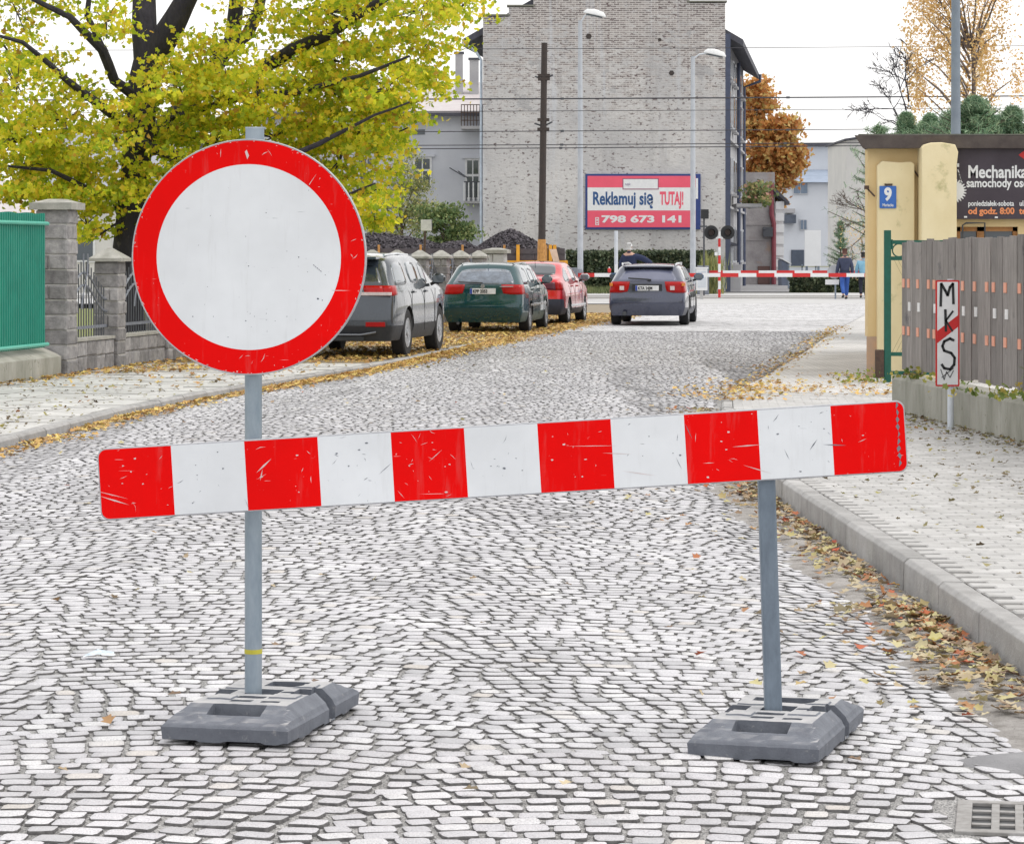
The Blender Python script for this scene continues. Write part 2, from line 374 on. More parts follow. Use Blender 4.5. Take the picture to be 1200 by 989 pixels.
def multi_inst(name, groups, m, parent):
    """join several template batches into one mesh"""
    co = []; loops = []; tot = []; base = 0
    for (tv, tf), T in groups:
        tv = np.array(tv, float); T = np.array(T, float); Nn = len(T); k = len(tv)
        co.append((np.einsum('nij,kj->nki', T[:, :, :3], tv)+T[:, None, :, 3]).reshape(-1, 3))
        fl = np.array([len(f) for f in tf]); idx = np.concatenate([np.array(f) for f in tf])
        loops.append((idx[None, :]+(np.arange(Nn)*k)[:, None]+base).ravel()); tot.append(np.tile(fl, Nn)); base += Nn*k
    co = np.concatenate(co); loops = np.concatenate(loops); tot = np.concatenate(tot); st = np.concatenate([[0], np.cumsum(tot)[:-1]])
    me = bpy.data.meshes.new(name)
    me.vertices.add(len(co)); me.vertices.foreach_set('co', co.ravel()); me.loops.add(len(loops)); me.loops.foreach_set('vertex_index', loops)
    me.polygons.add(len(tot)); me.polygons.foreach_set('loop_start', st); me.polygons.foreach_set('loop_total', tot); me.update(calc_edges=True)
    o = link(name, me, m, parent, True); return o
tpl = {key: stone_template(50+key[0], key[1]) for key in parts}
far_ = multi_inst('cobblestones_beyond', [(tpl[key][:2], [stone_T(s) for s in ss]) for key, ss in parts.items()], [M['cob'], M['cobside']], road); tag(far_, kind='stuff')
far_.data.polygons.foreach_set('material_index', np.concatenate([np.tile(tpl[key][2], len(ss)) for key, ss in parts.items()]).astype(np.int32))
# ------------------------------------------------------------------ kerbs (each kerb stone a piece)
def kerb(name, f, side, y0, y1, ztop, wdt):
    root = bpy.data.objects.new(name, None); C.objects.link(root); root['kind'] = 'structure'
    y = y0; 
    while y < y1:
        L_ = .98; x0, x1 = f(y), f(y+L_); a = math.atan2(x1-x0, L_); z0 = ztop(y); z1 = ztop(y+L_)
        mb = MB(); h = .3
        w0 = 0 if side > 0 else -wdt
        ln = math.hypot(x1-x0, L_)-.012
        pr = [(w0, -h), (w0+wdt, -h), (w0+wdt, 0), (w0, 0)]
        if side > 0: pr = [(w0, -h), (w0+wdt, -h), (w0+wdt, 0), (w0+.03, .004), (w0+.006, -.018)]
        else: pr = [(w0, -h), (w0+wdt, -h), (w0+wdt-.006, -.018), (w0+wdt-.03, .004), (w0, 0)]
        mb.prism(pr, .006, ln, 'y')
        o = mb.build('kerb_stone', M['kerb'], root, bevel=.006 if y < 25 else 0)
        o.location = (x0, y, z0+random.gauss(0, .003)); o.rotation_euler = (math.atan2(z1-z0, L_), 0, -a+random.gauss(0, .002))
        y += L_
kerb('right_kerb', rk, 1, 5.2, 33, rz_, .125)
kerb('left_kerb', lk, -1, 14, 80, lz_, .14)
# ------------------------------------------------------------------ right pavement: pavers near, sheet beyond
pav = mat('paver_concrete', (.50, .495, .49), .85, (.37, .365, .355), 4, .5, .004, 110, rnd=.1, stains=((.3, .29, .26), 9, .66))
def farpav():
    m, nt, N, L, b = newmat('distant_paving')
    br = nt.nodes.new('ShaderNodeTexBrick'); L.new(npos(nt), br.inputs['Vector']); br.inputs['Scale'].default_value = 1
    br.inputs['Brick Width'].default_value = .2; br.inputs['Row Height'].default_value = .1; br.inputs['Mortar Size'].default_value = .006
    br.inputs['Color1'].default_value = (.62, .61, .6, 1); br.inputs['Color2'].default_value = (.5, .495, .485, 1); br.inputs['Mortar'].default_value = (.24, .23, .22, 1)
    c = nmix(nt, 1, br.outputs[0], nramp(nt, nnoise(nt, npos(nt), .8, 5), [(.3, .8), (.7, 1.1)]), 'MULTIPLY')
    L.new(c, b.inputs['Base Color']); b.inputs['Roughness'].default_value = .85; return m
fp = farpav()
walk = strip('right_pavement', lambda y: rk(y)+.14, lambda y: rk(y)+4.5 if y > 27.2 else 5.2, 5, 34, .5, lambda x, y: rz_(y)-.012, mat('paving_sand', (.25, .24, .23), .95, (.16, .155, .15), 20, .5), 4)
strip('right_pavement_far', lambda y: rk(y)-.01, lambda y: rk(y)+9, 33.6, 96, 1, lambda x, y: rz_(y)-.003, fp, 6)
prv = []
r = 0; y = 7.5
while y < 34:
    x = rk(y+.05)+.13+(r % 2)*.1
    while x < min(.22*y+1.0, rk(y)+4.3):
        if y > 27.2 or x < PX(1060, 27)+(27-y)*.085+.15:
            prv.append((x+.1, y+.05))
        x += .2
    y += .1; r += 1
PVm = MB(); PVm.add([(-.5, -.5, -.5), (.5, -.5, -.5), (.5, .5, -.5), (-.5, .5, -.5), (-.5, -.5, .35), (.5, -.5, .35), (.5, .5, .35), (-.5, .5, .35), (-.47, -.44, .5), (.47, -.44, .5), (.47, .44, .5), (-.47, .44, .5)],
    [(0, 1, 5, 4), (1, 2, 6, 5), (2, 3, 7, 6), (3, 0, 4, 7), (4, 5, 9, 8), (5, 6, 10, 9), (6, 7, 11, 10), (7, 4, 8, 11), (8, 9, 10, 11)])
pme = PVm.mesh('paving_stone'); pme.materials.append(pav)
vis = sorted([p for p in prv if p[0] < .182*p[1]+.08 and p[1] > 10.2], key=lambda p: p[1])[:300]; vset = set(vis)
for p in vis:
    o = bpy.data.objects.new('paving_stone', pme); C.objects.link(o); o.parent = walk
    o.location = (p[0], p[1], rz_(p[1])-.02+random.gauss(0, .0012)); o.scale = (.193, .093, .04); o.rotation_euler = (random.gauss(0, .004), random.gauss(0, .006), random.gauss(0, .008))
T = [[[.193, 0, 0, p[0]], [0, .093, 0, p[1]], [0, 0, .04, rz_(p[1])-.02+random.gauss(0, .0015)]] for p in prv if p not in vset]
tag(multi_inst('paving_stones_beyond', [((PVm.v, PVm.f), T)], pav, walk), kind='stuff')
for p in bpy.data.objects['paving_stones_beyond'].data.polygons: p.use_smooth = False
# ------------------------------------------------------------------ left pavement slabs and verge
fence_x = lambda y: .16*y-12.02
lw = strip('left_pavement', lambda y: fence_x(y)-.3, lambda y: lk(y)-.12, 20, 100, 1, lambda x, y: -.03, M['gravel_ground'], 4)
slabm = mat('pavement_slab', (.56, .555, .54), .88, (.40, .395, .38), 3, .5, .004, 80, rnd=.12, stains=((.3, .29, .26), 4, .6))
smb = MB(); smb.box((0, 0, 0), (.485, .485, .05)); sme = smb.mesh('paving_slab'); sme.materials.append(slabm)
y = 22.0
cnt = 0
while y < 41.5:
    x = lk(y)-.14-.25
    while x > fence_x(y)+.05:
        if abs(x) < .2*y+.6 and y > 24 and cnt < 299:
            o = bpy.data.objects.new('paving_slab', sme); C.objects.link(o); o.parent = lw; cnt += 1
            o.location = (x, y, -.036+random.gauss(0, .003)); o.rotation_euler = (random.gauss(0, .008), random.gauss(0, .008), -.12+random.gauss(0, .01))
        x -= .5
    y += .5
# ------------------------------------------------------------------ level crossing apron and rails
strip('crossing_apron', lambda y: -60, lambda y: 70, 90, 119, 5, lambda x, y: -.006, mat('pale_crossing_surface', (.50, .50, .50), .9, (.40, .40, .40), .5, .6, .01, 30), 8)
strip('street_beyond', lambda y: 6, lambda y: 60, 119, 300, 10, lambda x, y: -.02, M['asphalt'], 4)
mb = MB()
for yy in (100.3, 101.75, 104.6, 106.05): mb.b2(-60, 70, yy, yy+.07, -.2, .01)
tag(mb.build('railway_rails', M['steel']), kind='structure')
# ------------------------------------------------------------------ gutter dirt, asphalt patch
def dirt_z(x, y):
    e = rk(y); d = (e-x)
    return road_z(x, y)+.016+wob(x, y)+.014*mnoise.noise(Vector((x*6, y*6, 1)))-.03*sm((d-.28-.15*mnoise.noise(Vector((x*1.5, y*1.1, 4))))/.22)
strip('gutter_sand', lambda y: rk(y)-.95, lambda y: rk(y)+.01, 9.3, 30, .06, dirt_z, M['dirt'], 26)
def patch(name, cx, cy, rx, ry, hh, m):
    V = []; Fc = []; nr, na = 6, 28
    V.append((cx, cy, road_z(cx, cy)+hh))
    for i in range(1, nr+1):
        for k in range(na):
            t = 2*PI*k/na; q = i/nr; wv = 1+.25*mnoise.noise(Vector((math.cos(t)*1.5, math.sin(t)*1.5, cx)))
            x = cx+rx*q*wv*math.cos(t); yy = cy+ry*q*wv*math.sin(t)
            V.append((x, yy, road_z(x, yy)+hh*(1-q**3)-.012*q**3+.007*mnoise.noise(Vector((x*14, yy*14, 0)))))
    Fc += [(0, 1+k, 1+(k+1) % na) for k in range(na)]
    Fc += [(1+(i-1)*na+k, 1+i*na+k, 1+i*na+(k+1) % na, 1+(i-1)*na+(k+1) % na) for i in range(1, nr) for k in range(na)]
    me = bpy.data.meshes.new(name); me.from_pydata(V, [], Fc); return tag(link(name, me, m, None, True), kind='structure')
patch('asphalt_patch', 1.72, 9.15, .34, .17, .035, M['asphalt'])
# ------------------------------------------------------------------ drain grate
g = thing('drain_grate', (1.55, 8.22, road_z(1.55, 8.22)+wob(1.55, 8.22)), 'pale cast iron drain grate set in the cobbles at the bottom right corner', 'drain grate', R(-10))
gm = mat('cast_iron_pale', (.34, .335, .33), .6, (.2, .19, .18), 20, .4, .002)
dark_slot_fill = MB(); dark_slot_fill.b2(-.25, .25, -.235, .235, -.1, .006); dark_slot_fill.build('dark_slot_fill', M['black'], g)  # solid black block filling the slots, in place of shade down a hole
fr = MB()
for a in ((-.25, .25, -.235, -.195), (-.25, .25, .195, .235), (-.25, -.205, -.195, .195), (.205, .25, -.195, .195)): fr.b2(*a, -.07, .017)
fr.build('frame', gm, g, bevel=.003)
for k in range(1, 6):
    b_ = MB(); x = -.205+.41*k/6; b_.b2(x-.012, x+.012, -.194, .194, -.06, .015); b_.build('bar', gm, g, bevel=.002)
for k in (1, 2, 3):
    b_ = MB(); yy = -.195+.39*k/4; b_.b2(-.204, .204, yy-.014, yy+.014, -.06, .012); b_.build('crossbar', gm, g)
# ------------------------------------------------------------------ fallen leaves
M['fall_orange'] = leafmat('fallen_leaves_orange', [(0, (.26, .13, .05)), (.25, (.48, .27, .08)), (.5, (.62, .42, .13)), (.75, (.64, .50, .14)), (.9, (.42, .22, .08)), (1, (.28, .25, .09))], .1)
M['fall_mixed'] = leafmat('fallen_leaves_mixed', [(0, (.14, .08, .05)), (.25, (.34, .25, .15)), (.5, (.52, .45, .30)), (.68, (.46, .42, .18)), (.84, (.36, .22, .10)), (.95, (.40, .16, .06)), (.985, (.45, .08, .03)), (1, (.36, .38, .08))], .1)
M['fall_dark'] = leafmat('fallen_leaves_dark', [(0, (.07, .05, .03)), (.4, (.16, .12, .06)), (.7, (.25, .22, .09)), (.9, (.30, .27, .06)), (1, (.3, .12, .04))], .1)
def scatter(name, pts, zf, m, s0, s1, lift=.012):
    pts = np.array(pts); n = len(pts); z = np.array([zf(x, y) for x, y in pts])+lift+RNG.uniform(0, .012, n)
    pos = np.stack([pts[:, 0], pts[:, 1], z], -1)
    o = inst_mesh(name, [(a, b, c*1.6) for a, b, c in LEAFV], LEAFF, m, None, TT(pos, RNG.uniform(s0, s1, n), rotmats(n, flat=True)))
    tag(o, kind='stuff'); return o
def pts_band(n, y0, y1, xf, sp, pw=1, keep=None, one=0):
    out = []
    while len(out) < n:
        y = y0+(y1-y0)*random.random()**pw; d = random.gauss(0, sp)
        if one: d = abs(d)*one
        x = xf(y)+d
        if keep is None or keep(x, y): out.append((x, y))
    return out
clump = lambda s, t, z=0: (lambda x, y: mnoise.noise(Vector((x*s, y*s*.5, z))) > t+random.uniform(-.3, .3))
gl = pts_band(1050, 11, 22, lambda y: rk(y)-.03, .15, 1, clump(1.1, -.12), one=-1)+pts_band(400, 10.0, 13.2, lambda y: rk(y)-.03, .26, 1, None, one=-1)+pts_band(600, 22, 30, lambda y: rk(y)-.03, .25, 1, None, one=-1)
scatter('gutter_leaves', gl, lambda x, y: max(dirt_z(x, y), road_z(x, y)+.008), M['fall_mixed'], .03, .075)
rd = [(random.uniform(rk(y)-1.1, rk(y)-.2), y) for y in [random.uniform(9, 20) for _ in range(70)]]+[(random.uniform(max(-.2*y, lk(y)), rk(y)), y) for y in [random.uniform(8, 45) for _ in range(200)]]
scatter('leaves_on_road', rd, lambda x, y: road_z(x, y)+.006, M['fall_mixed'], .025, .06)
pl = [(rk(y)+.2+random.uniform(0, 1)**.8*min(3.3, .19*y), y) for y in [9+random.random()**.8*19 for _ in range(1300)]]
pl = [p for p in pl if p[0] < 3.72+(27-p[1])*.085]
pl += pts_band(500, 21, 28, lambda y: 3.74+(27-y)*.085, .25, 1, None, one=-1)
scatter('pavement_leaves', pl, lambda x, y: rz_(y), M['fall_dark'], .02, .055)
gl2 = 0
fl = pts_band(420, 32, 37, lambda y: rk(y)+.1, .38, 1.2)+pts_band(600, 36, 62, lambda y: rk(y)-.05, .15)+pts_band(260, 33, 39, lambda y: 4.3+.05*(y-33), .35)+pts_band(260, 33.5, 35.5, lambda y: rk(y)+.4, .5)
scatter('leaves_along_flush_kerb', fl, lambda x, y: max(rz_(y), road_z(x, y)), M['fall_orange'], .03, .075)
lf = pts_band(1500, 22, 38, lambda y: lk(y)+.03, .2, .8, clump(1.5, -.25), one=1)+pts_band(4200, 34, 52, lambda y: lk(y)+.02, .26, 1, None, one=1)+pts_band(2500, 50, 72, lambda y: lk(y), .25, 1, None, one=1)
scatter('left_gutter_leaves', lf, lambda x, y: road_z(x, y)+.006, M['fall_orange'], .04, .085)
vl = []
while len(vl) < 10500:
    y = random.uniform(33.0, 75); x = random.uniform(fence_x(y)+.1, lk(y)-.03)
    t = mnoise.noise(Vector((x*.8, y*.5, 9)))
    if y < 41 and x > fence_x(y)+.5+max(0, (y-34.5))*.28+t: 
        if random.random() > .07: continue
    vl.append((x, y))
scatter('verge_leaves', vl, lambda x, y: -.008, M['fall_orange'], .05, .095)
sl_ = [(random.uniform(max(-.2*y, fence_x(y)), lk(y)-.1), y) for y in [random.uniform(23, 40) for _ in range(600)]]
scatter('left_pavement_leaves', sl_, lambda x, y: -.008, M['fall_dark'], .025, .06)
# ------------------------------------------------------------------ lettering
def lettering(body, size, m, parent, loc, sx=1, bold=0, name='lettering', align='LEFT', shear=0, rz=0, ext=.002):
    cu = bpy.data.curves.new('t', 'FONT'); cu.body = body; cu.size = size; cu.extrude = ext; cu.offset = bold; cu.align_x = align; cu.shear = shear
    cu.resolution_u = 3
    to = bpy.data.objects.new('t', cu); C.objects.link(to)
    dg = bpy.context.evaluated_depsgraph_get(); me = bpy.data.meshes.new_from_object(to.evaluated_get(dg)); bpy.data.objects.remove(to)
    me.name = name; me.materials.clear()
    o = link(name, me, m, parent); o.location = loc; o.rotation_euler = (R(90), 0, rz); o.scale = (sx, 1, 1)
    return o
# ------------------------------------------------------------------ retroreflective film with scuffs
def film(name, col, scr, rough=.6):
    m, nt, N, L, b = newmat(name)
    v = npos(nt); c = nmix(nt, nramp(nt, nnoise(nt, v, 4, 4), [(.3, 0), (.7, 1)]), col, mul(col, .93))
    for ang, thr, sc in ((.5, .76, 5), (2.3, .77, 6)):
        mp = nt.nodes.new('ShaderNodeMapping'); mp.inputs['Rotation'].default_value = (0, ang, 0); mp.inputs['Scale'].default_value = (1, 1, 26); L.new(v, mp.inputs[0])
        n = nnoise(nt, mp.outputs[0], sc, 2, .5); k = nnoise(nt, v, 7+sc, 3)
        f = nmath(nt, 'MULTIPLY', nramp(nt, n, [(thr-.02, 0), (thr, 1)]), nramp(nt, k, [(.52, 0), (.56, 1)]))
        c = nmix(nt, f, c, scr)
    sp = nnoise(nt, v, 85, 2, .5); k2 = nnoise(nt, v, 6, 3)
    c = nmix(nt, nmath(nt, 'MULTIPLY', nramp(nt, sp, [(.735, 0), (.76, .9)]), nramp(nt, k2, [(.5, .1), (.6, 1)])), c, scr)
    L.new(c, b.inputs['Base Color']); b.inputs['Roughness'].default_value = rough; b.inputs['Specular IOR Level'].default_value = .12
    gs = nnoise(nt, npos(nt, (9, 9, .9)), 3.5, 4, .7); c0 = nmix(nt, nramp(nt, gs, [(.56, 0), (.8, .16)]), c, (.33, .32, .31)); g2 = nnoise(nt, v, 2.2, 4, .6); c0 = nmix(nt, 1, c0, nramp(nt, g2, [(.3, .88), (.65, 1.0)]), 'MULTIPLY'); L.new(c0, b.inputs['Base Color'])
    hx = nt.nodes.new('ShaderNodeTexVoronoi'); hx.inputs['Scale'].default_value = 330; L.new(v, hx.inputs['Vector']); nbump(nt, hx.outputs['Distance'], .12, .0006, b)
    return m
M['red_film'] = film('red_reflective_film', (.86, .0, .0), (.75, .55, .55))
M['white_film'] = film('white_reflective_film', (.80, .83, .87), (.30, .32, .36))
M['rim'] = mat('aluminium_rim', (.50, .51, .54), .45, (.34, .35, .38), 30, .2, .001, 120, metal=.35, stains=((.22, .19, .18), 25, .62))
M['scuff_w'] = mat('pale_scratch', (.75, .62, .62), .6, None, 8, 0)
M['scuff_d'] = mat('dark_scratch', (.2, .22, .26), .6, None, 8, 0)
def scratches(mb, cx, cz, y, n, w, h, rs, lmin=.006, lmax=.035):
    for _ in range(n):
        x = cx+rs.uniform(-w, w); z = cz+rs.uniform(-h, h); a = rs.choice((.5, .6, -.4, 1.3, -1.2, .1))+rs.gauss(0, .25); l = rs.uniform(lmin, lmax)*rs.random()+.003; t = rs.uniform(.0004, .0013)
        dx, dz = math.cos(a)*l, math.sin(a)*l; nx, nz = -math.sin(a)*t, math.cos(a)*t; bx, bz = rs.gauss(0, l*.1), rs.gauss(0, l*.1)
        mb.add([(x-dx, y, z-dz), (x+bx-nx, y, z+bz-nz), (x+dx, y, z+dz), (x+bx+nx, y, z+bz+nz)], [(0, 1, 2, 3)])
# ------------------------------------------------------------------ rubber foot
def rubber_foot(parent, rz, loc):
    W2, L2, H = .215, .41, .105
    fe = []
    def rect(x0, x1, y0, y1, v, mode='set'): fe.append((x0, x1, y0, y1, v, mode))
    rect(-.085, .095, -.335, -.262, .035)        # front grip slot
    rect(-.085, .095, .262, .335, .052)          # rear grip slot
    rect(-.14, -.055, -.175, -.105, .1095); rect(.055, .15, -.12, -.045, .1095); rect(-.15, -.06, .045, .12, .1095); rect(.065, .145, .11, .175, .1095)
    rect(-.05, .02, -.205, -.172, .05); rect(.055, .115, -.205, -.18, .05); rect(-.05, .04, -.13, -.09, .05)
    rect(-.052, .052, -.045, .06, .06)          # post socket
    rect(.10, .165, -.02, .09, .03); rect(-.19, -.10, -.06, .03, .03); rect(-.04, .09, .13, .235, .03); rect(.06, .1, .0, .03, .085); rect(-.12, -.08, .15, .21, .07)
    rect(-.19, -.16, .12, .16, .07)
    xs = {-W2, W2}; ys = {-L2, L2}; e = .004
    for a in (-W2+.006, W2-.006, -W2+.05, W2-.05, W2-.073, W2-.077, -W2+.073, -W2+.077, W2-.012, -W2+.012): xs.add(a)
    for a in (-L2+.006, L2-.006, -L2+.012, L2-.012, -L2+.15, L2-.15, .048, .052, .118, .122, -.048, -.052, -.118, -.122): ys.add(a)
    for x0, x1, y0, y1, v, m_ in fe:
        for a in (x0, x1): xs |= {a-e/2, a+e/2}
        for a in (y0, y1): ys |= {a-e/2, a+e/2}
    for a in np.arange(-W2, W2, .028): xs.add(round(float(a), 4))
    for a in np.arange(-L2, L2, .03): ys.add(round(float(a), 4))
    def clean(s):
        s = sorted(s); o = [s[0]]
        for a in s[1:]:
            if a-o[-1] > .0025: o.append(a)
        return o
    xs, ys = clean(xs), clean(ys)
    def hh(x, y):
        ex = W2-abs(x); ey = L2-abs(y)
        if ex < .004 or ey < .004: h = .048
        elif ex < .009 or ey < .009: h = .056
        else: h = min(H, .056+(H-.056)*min(1, ey/.15), .058+(H-.058)*min(1, ex/.05))
        for x0, x1, y0, y1, v, m_ in fe:
            if x0 < x < x1 and y0 < y < y1: h = v
        # interlock notches between the two halves
        if .05 < y < .12 and x > W2-.075: h = .004
        if -.12 < y < -.05 and x < -W2+.075: h = .004
        return h+.0016*mnoise.noise(Vector((x*30, y*30, rz)))
    nx, ny = len(xs), len(ys)
    V = [(x, y, hh(x, y)) for y in ys for x in xs]; Fs = [(j*nx+i, j*nx+i+1, (j+1)*nx+i+1, (j+1)*nx+i) for j in range(ny-1) for i in range(nx-1)]
    ring = [i for i in range(nx)]+[j*nx+nx-1 for j in range(1, ny)]+[(ny-1)*nx+i for i in range(nx-2, -1, -1)]+[j*nx for j in range(ny-2, 0, -1)]
    b0 = len(V)
    for i in ring:
        x, y, z = V[i]; V.append((x*.985, y*.99, .008 if (int((x+y)*14) % 3) else .002))
    n = len(ring); Fs += [(ring[k], b0+k, b0+(k+1) % n, ring[(k+1) % n]) for k in range(n)]
    me = bpy.data.meshes.new('rubber_foot'); me.from_pydata(V, [], Fs)
    o = link('rubber_foot', me, M['rubber'], parent); o.rotation_euler = (0, 0, rz); o.location = loc
    return o
# ------------------------------------------------------------------ round closed-road sign
zb = road_z(-.868, 9.45)+.012
g = thing('road_closed_sign', (-.868, 9.45, zb), 'large round white sign with red ring on a galvanised post with rubber foot', 'road sign')
rubber_foot(g, R(-13), (.035, .0, 0))
mb = MB(); mb.tube([(0, 0, .02), (0, 0, 1.2), (.004, 0, 2.0-zb)], .029, 24)
mb.build('post', M['galv'], g, smooth=True)
tape = MB(); tape.tube([(0, 0, .235), (0, 0, .25)], .0300, 24); 
tp = tape.build('yellow_tape', mat('yellow_tape', (.55, .5, .05), .5, None, 9, .1), g); tp.rotation_euler = (R(0), R(0), 0); tp.data.transform(Matrix.Shear('XZ', 4, (0, 0)) if False else Matrix())
cap = MB(); cap.box((0.008, -.033, 1.985-zb), (.062, .01, .05)); cap.box((0.008, 0, 2.008-zb), (.066, .06, .006)); cap.build('post_cap', M['galv'], g, bevel=.002)
for zz in (1.33, 1.83):
    cl = MB(); cl.b2(-.05, .05, -.038, -.030, zz-.02-zb, zz+.02-zb); cl.build('clamp', M['galv'], g, bevel=.002)
def disc(mb, r0, r1, y, n=96):
    if r0 == 0: mb.add([(r1*math.cos(2*PI*k/n), y, r1*math.sin(2*PI*k/n)) for k in range(n)], [tuple(range(n))])
    else: mb.add([(r*math.cos(2*PI*k/n), y, r*math.sin(2*PI*k/n)) for r in (r0, r1) for k in range(n)], [(k, (k+1) % n, n+(k+1) % n, n+k) for k in range(n)])
mb = MB(); n = 96; pr = [(.01, .0), (.394, .0), (.397, -.001), (.399, .003), (.399, .024), (.392, .026), (.390, .004), (.01, .004)]
mb.add([(r*math.cos(2*PI*k/n), y, r*math.sin(2*PI*k/n)) for r, y in pr for k in range(n)], [(i*n+k, i*n+(k+1) % n, (i+1)*n+(k+1) % n, (i+1)*n+k) for i in range(len(pr)-1) for k in range(n)])
dk = mb.build('sign_disc', M['rim'], g, smooth=True); dk.location = (PX(291.6, 9.39)+.868, -.066, PZ(301.5, 9.39)-zb); dk.scale = (.987, 1, .987); dk.rotation_euler = (R(.5), 0, R(-3.2))
mb = MB(); disc(mb, .3135, .3935, -.0012); mb.build('red_ring', M['red_film'], dk)
mb = MB(); disc(mb, 0, .3133, -.0013); mb.build('white_face', M['white_film'], dk)
rs = random.Random(3); mb = MB()
for (x, z, s) in ((.02, -.2, 1), (-.01, -.215, 1.3), (.06, -.19, .8), (.005, -.19, .9), (.13, -.2, .8), (.16, -.21, .7), (-.19, -.2, 1.2), (-.12, -.2, .9), (.235, -.14, 2), (.25, -.145, 1.4), (.17, .0, 1.4), (.13, .02, .9), (0, -.03, 1.4), (-.01, .07, .9), (-.17, .04, .8), (.06, .15, 1), (-.13, .14, .9), (.2, -.05, .7), (-.14, -.1, .8), (.14, -.11, .8), (-.15, -.16, .8), (.26, -.06, 1), (-.07, -.27, 1), (.09, -.215, .8)):
    q = .0017*s; mb.add([(x+q*math.cos(a)*rs.uniform(.6, 1.4), -.0019, z+q*math.sin(a)*rs.uniform(.5, 1.2)) for a in (0, 1, 2.2, 3.1, 4.2, 5.3)], [(0, 1, 2, 3, 4, 5)])
for k in range(5):
    x, z = .218+k*.006, -.025-k*.005; mb.add([(x, -.0019, z), (x+.006, -.0019, z-.006), (x+.004, -.0019, z-.0005)], [(0, 1, 2)])
mb.build('chipped_spots', mat('chip_dark', (.08, .09, .14), .7, None, 9, 0), dk)['kind'] = 'stuff'
mb = MB()
for k in range(70):
    t = rs.uniform(0, 2*PI); r = .3935-abs(rs.gauss(0, .0025)); q = rs.uniform(.001, .004)
    mb.add([((r-q*.5)*math.cos(t-q*2), -.0021, (r-q*.5)*math.sin(t-q*2)), ((r+.001)*math.cos(t), -.0021, (r+.001)*math.sin(t)), ((r-q)*math.cos(t+q*3), -.0021, (r-q)*math.sin(t+q*3))], [(0, 1, 2)])
scratches(mb, 0, .345, -.0019, 3, .1, .01, rs); scratches(mb, .25, .25, -.0019, 2, .02, .02, rs); scratches(mb, .355, .03, -.0019, 3, .01, .03, rs); scratches(mb, .06, -.35, -.0019, 5, .1, .02, rs)
mb.add([(-.012, -.0021, .355), (-.004, -.0021, .33), (.002, -.0021, .342), (-.006, -.0021, .362)], [(0, 1, 2, 3)])
mb.add([(.205, -.0021, .245), (.2065, -.0021, .243), (.232, -.0021, .282)], [(0, 1, 2)])
mb.build('scuffs', M['scuff_w'], dk)['kind'] = 'stuff'
# ------------------------------------------------------------------ striped barrier board on its own post
zr = road_z(.873, 9.38)+.012
g = thing('barrier', (.873, 9.38, zr), 'tilted red and white striped barrier board carried by a square post in a rubber foot', 'barrier')
rubber_foot(g, R(-17), (.015, .0, 0)).rotation_euler = (0, 0, R(-17))
mb = MB(); mb.prism([(-.0285, -.022), (-.022, -.0285), (.022, -.0285), (.0285, -.022), (.0285, .022), (.022, .0285), (-.022, .0285), (-.0285, .022)], .02, .90, 'z')
po = mb.build('post', M['galv2'], g, bevel=.002); 
for v in po.data.vertices: v.co.x -= v.co.z*.030
pa, pb = P(116, 568, 9.322), P(1062, 511, 9.322); mid = (pa+pb)/2; ang = math.atan2(pb.z-pa.z, pb.x-pa.x); BL = (pb-pa).length; BH = .2375
def rrect(w_, h_, r_, n=6):
    o = []
    for cx, cz, a0 in ((w_/2-r_, h_/2-r_, 0), (-w_/2+r_, h_/2-r_, 90), (-w_/2+r_, -h_/2+r_, 180), (w_/2-r_, -h_/2+r_, 270)):
        for k in range(n+1): a = R(a0+90*k/n); o.append((cx+r_*math.cos(a), cz+r_*math.sin(a)))
    return o
mb = MB(); mb.prism(rrect(BL, BH, .028), 0, .024, 'y')
bd = mb.build('board', M['rim'], g, bevel=.0025); bd.location = Vector((mid.x-.873, -.058, mid.z-zr)); bd.rotation_euler = (0, -ang, 0)
SW = (BL-.004)/11
for i in range(11):
    x0 = -BL/2+(BL-11*SW)/2+i*SW; x1 = x0+SW; h_ = BH/2-.0045
    if i in (0, 10):
        rr = rrect(BL-.008, 2*h_, .026); poly = [p for p in rr if (p[0] < x1 if i == 0 else p[0] > x0)]
        if i == 0: poly = [(x1, h_)]+[p for p in poly]+[(x1, -h_)]
        else: poly = [p for p in poly if p[1] > 0]+[(x0, h_), (x0, -h_)]+[p for p in poly if p[1] < 0]
    else: poly = [(x0, -h_), (x1, -h_), (x1, h_), (x0, h_)]
    mb = MB(); mb.prism(poly, -.0012, .002, 'y'); mb.build('red_stripe' if i % 2 == 0 else 'white_stripe', M['red_film'] if i % 2 == 0 else M['white_film'], bd)
rs = random.Random(11); ma, md = MB(), MB()
for i in range(11):
    xc = -BL/2+(BL-11*SW)/2+(i+.5)*SW; q = rs.choice((5, 9, 16)) if i not in (10, 1) else 4
    sc_ = ma if i % 2 == 0 else md
    scratches(sc_, xc, 0, -.0018, q, .118, .11, rs, .002, .03)
    for _ in range(5 if i < 10 else 2):
        x = xc+rs.gauss(0, .07); z = rs.gauss(0, .06)
        if abs(x-xc) < .11 and abs(z) < .11:
            s_ = rs.uniform(.002, .006); sc_.add([(x+s_*math.cos(a)*rs.uniform(.5, 1.3), -.0019, z+s_*.6*math.sin(a)*rs.uniform(.5, 1.3)) for a in (0, 1, 2.2, 3.1, 4.2, 5.3)], [(0, 1, 2, 3, 4, 5)])
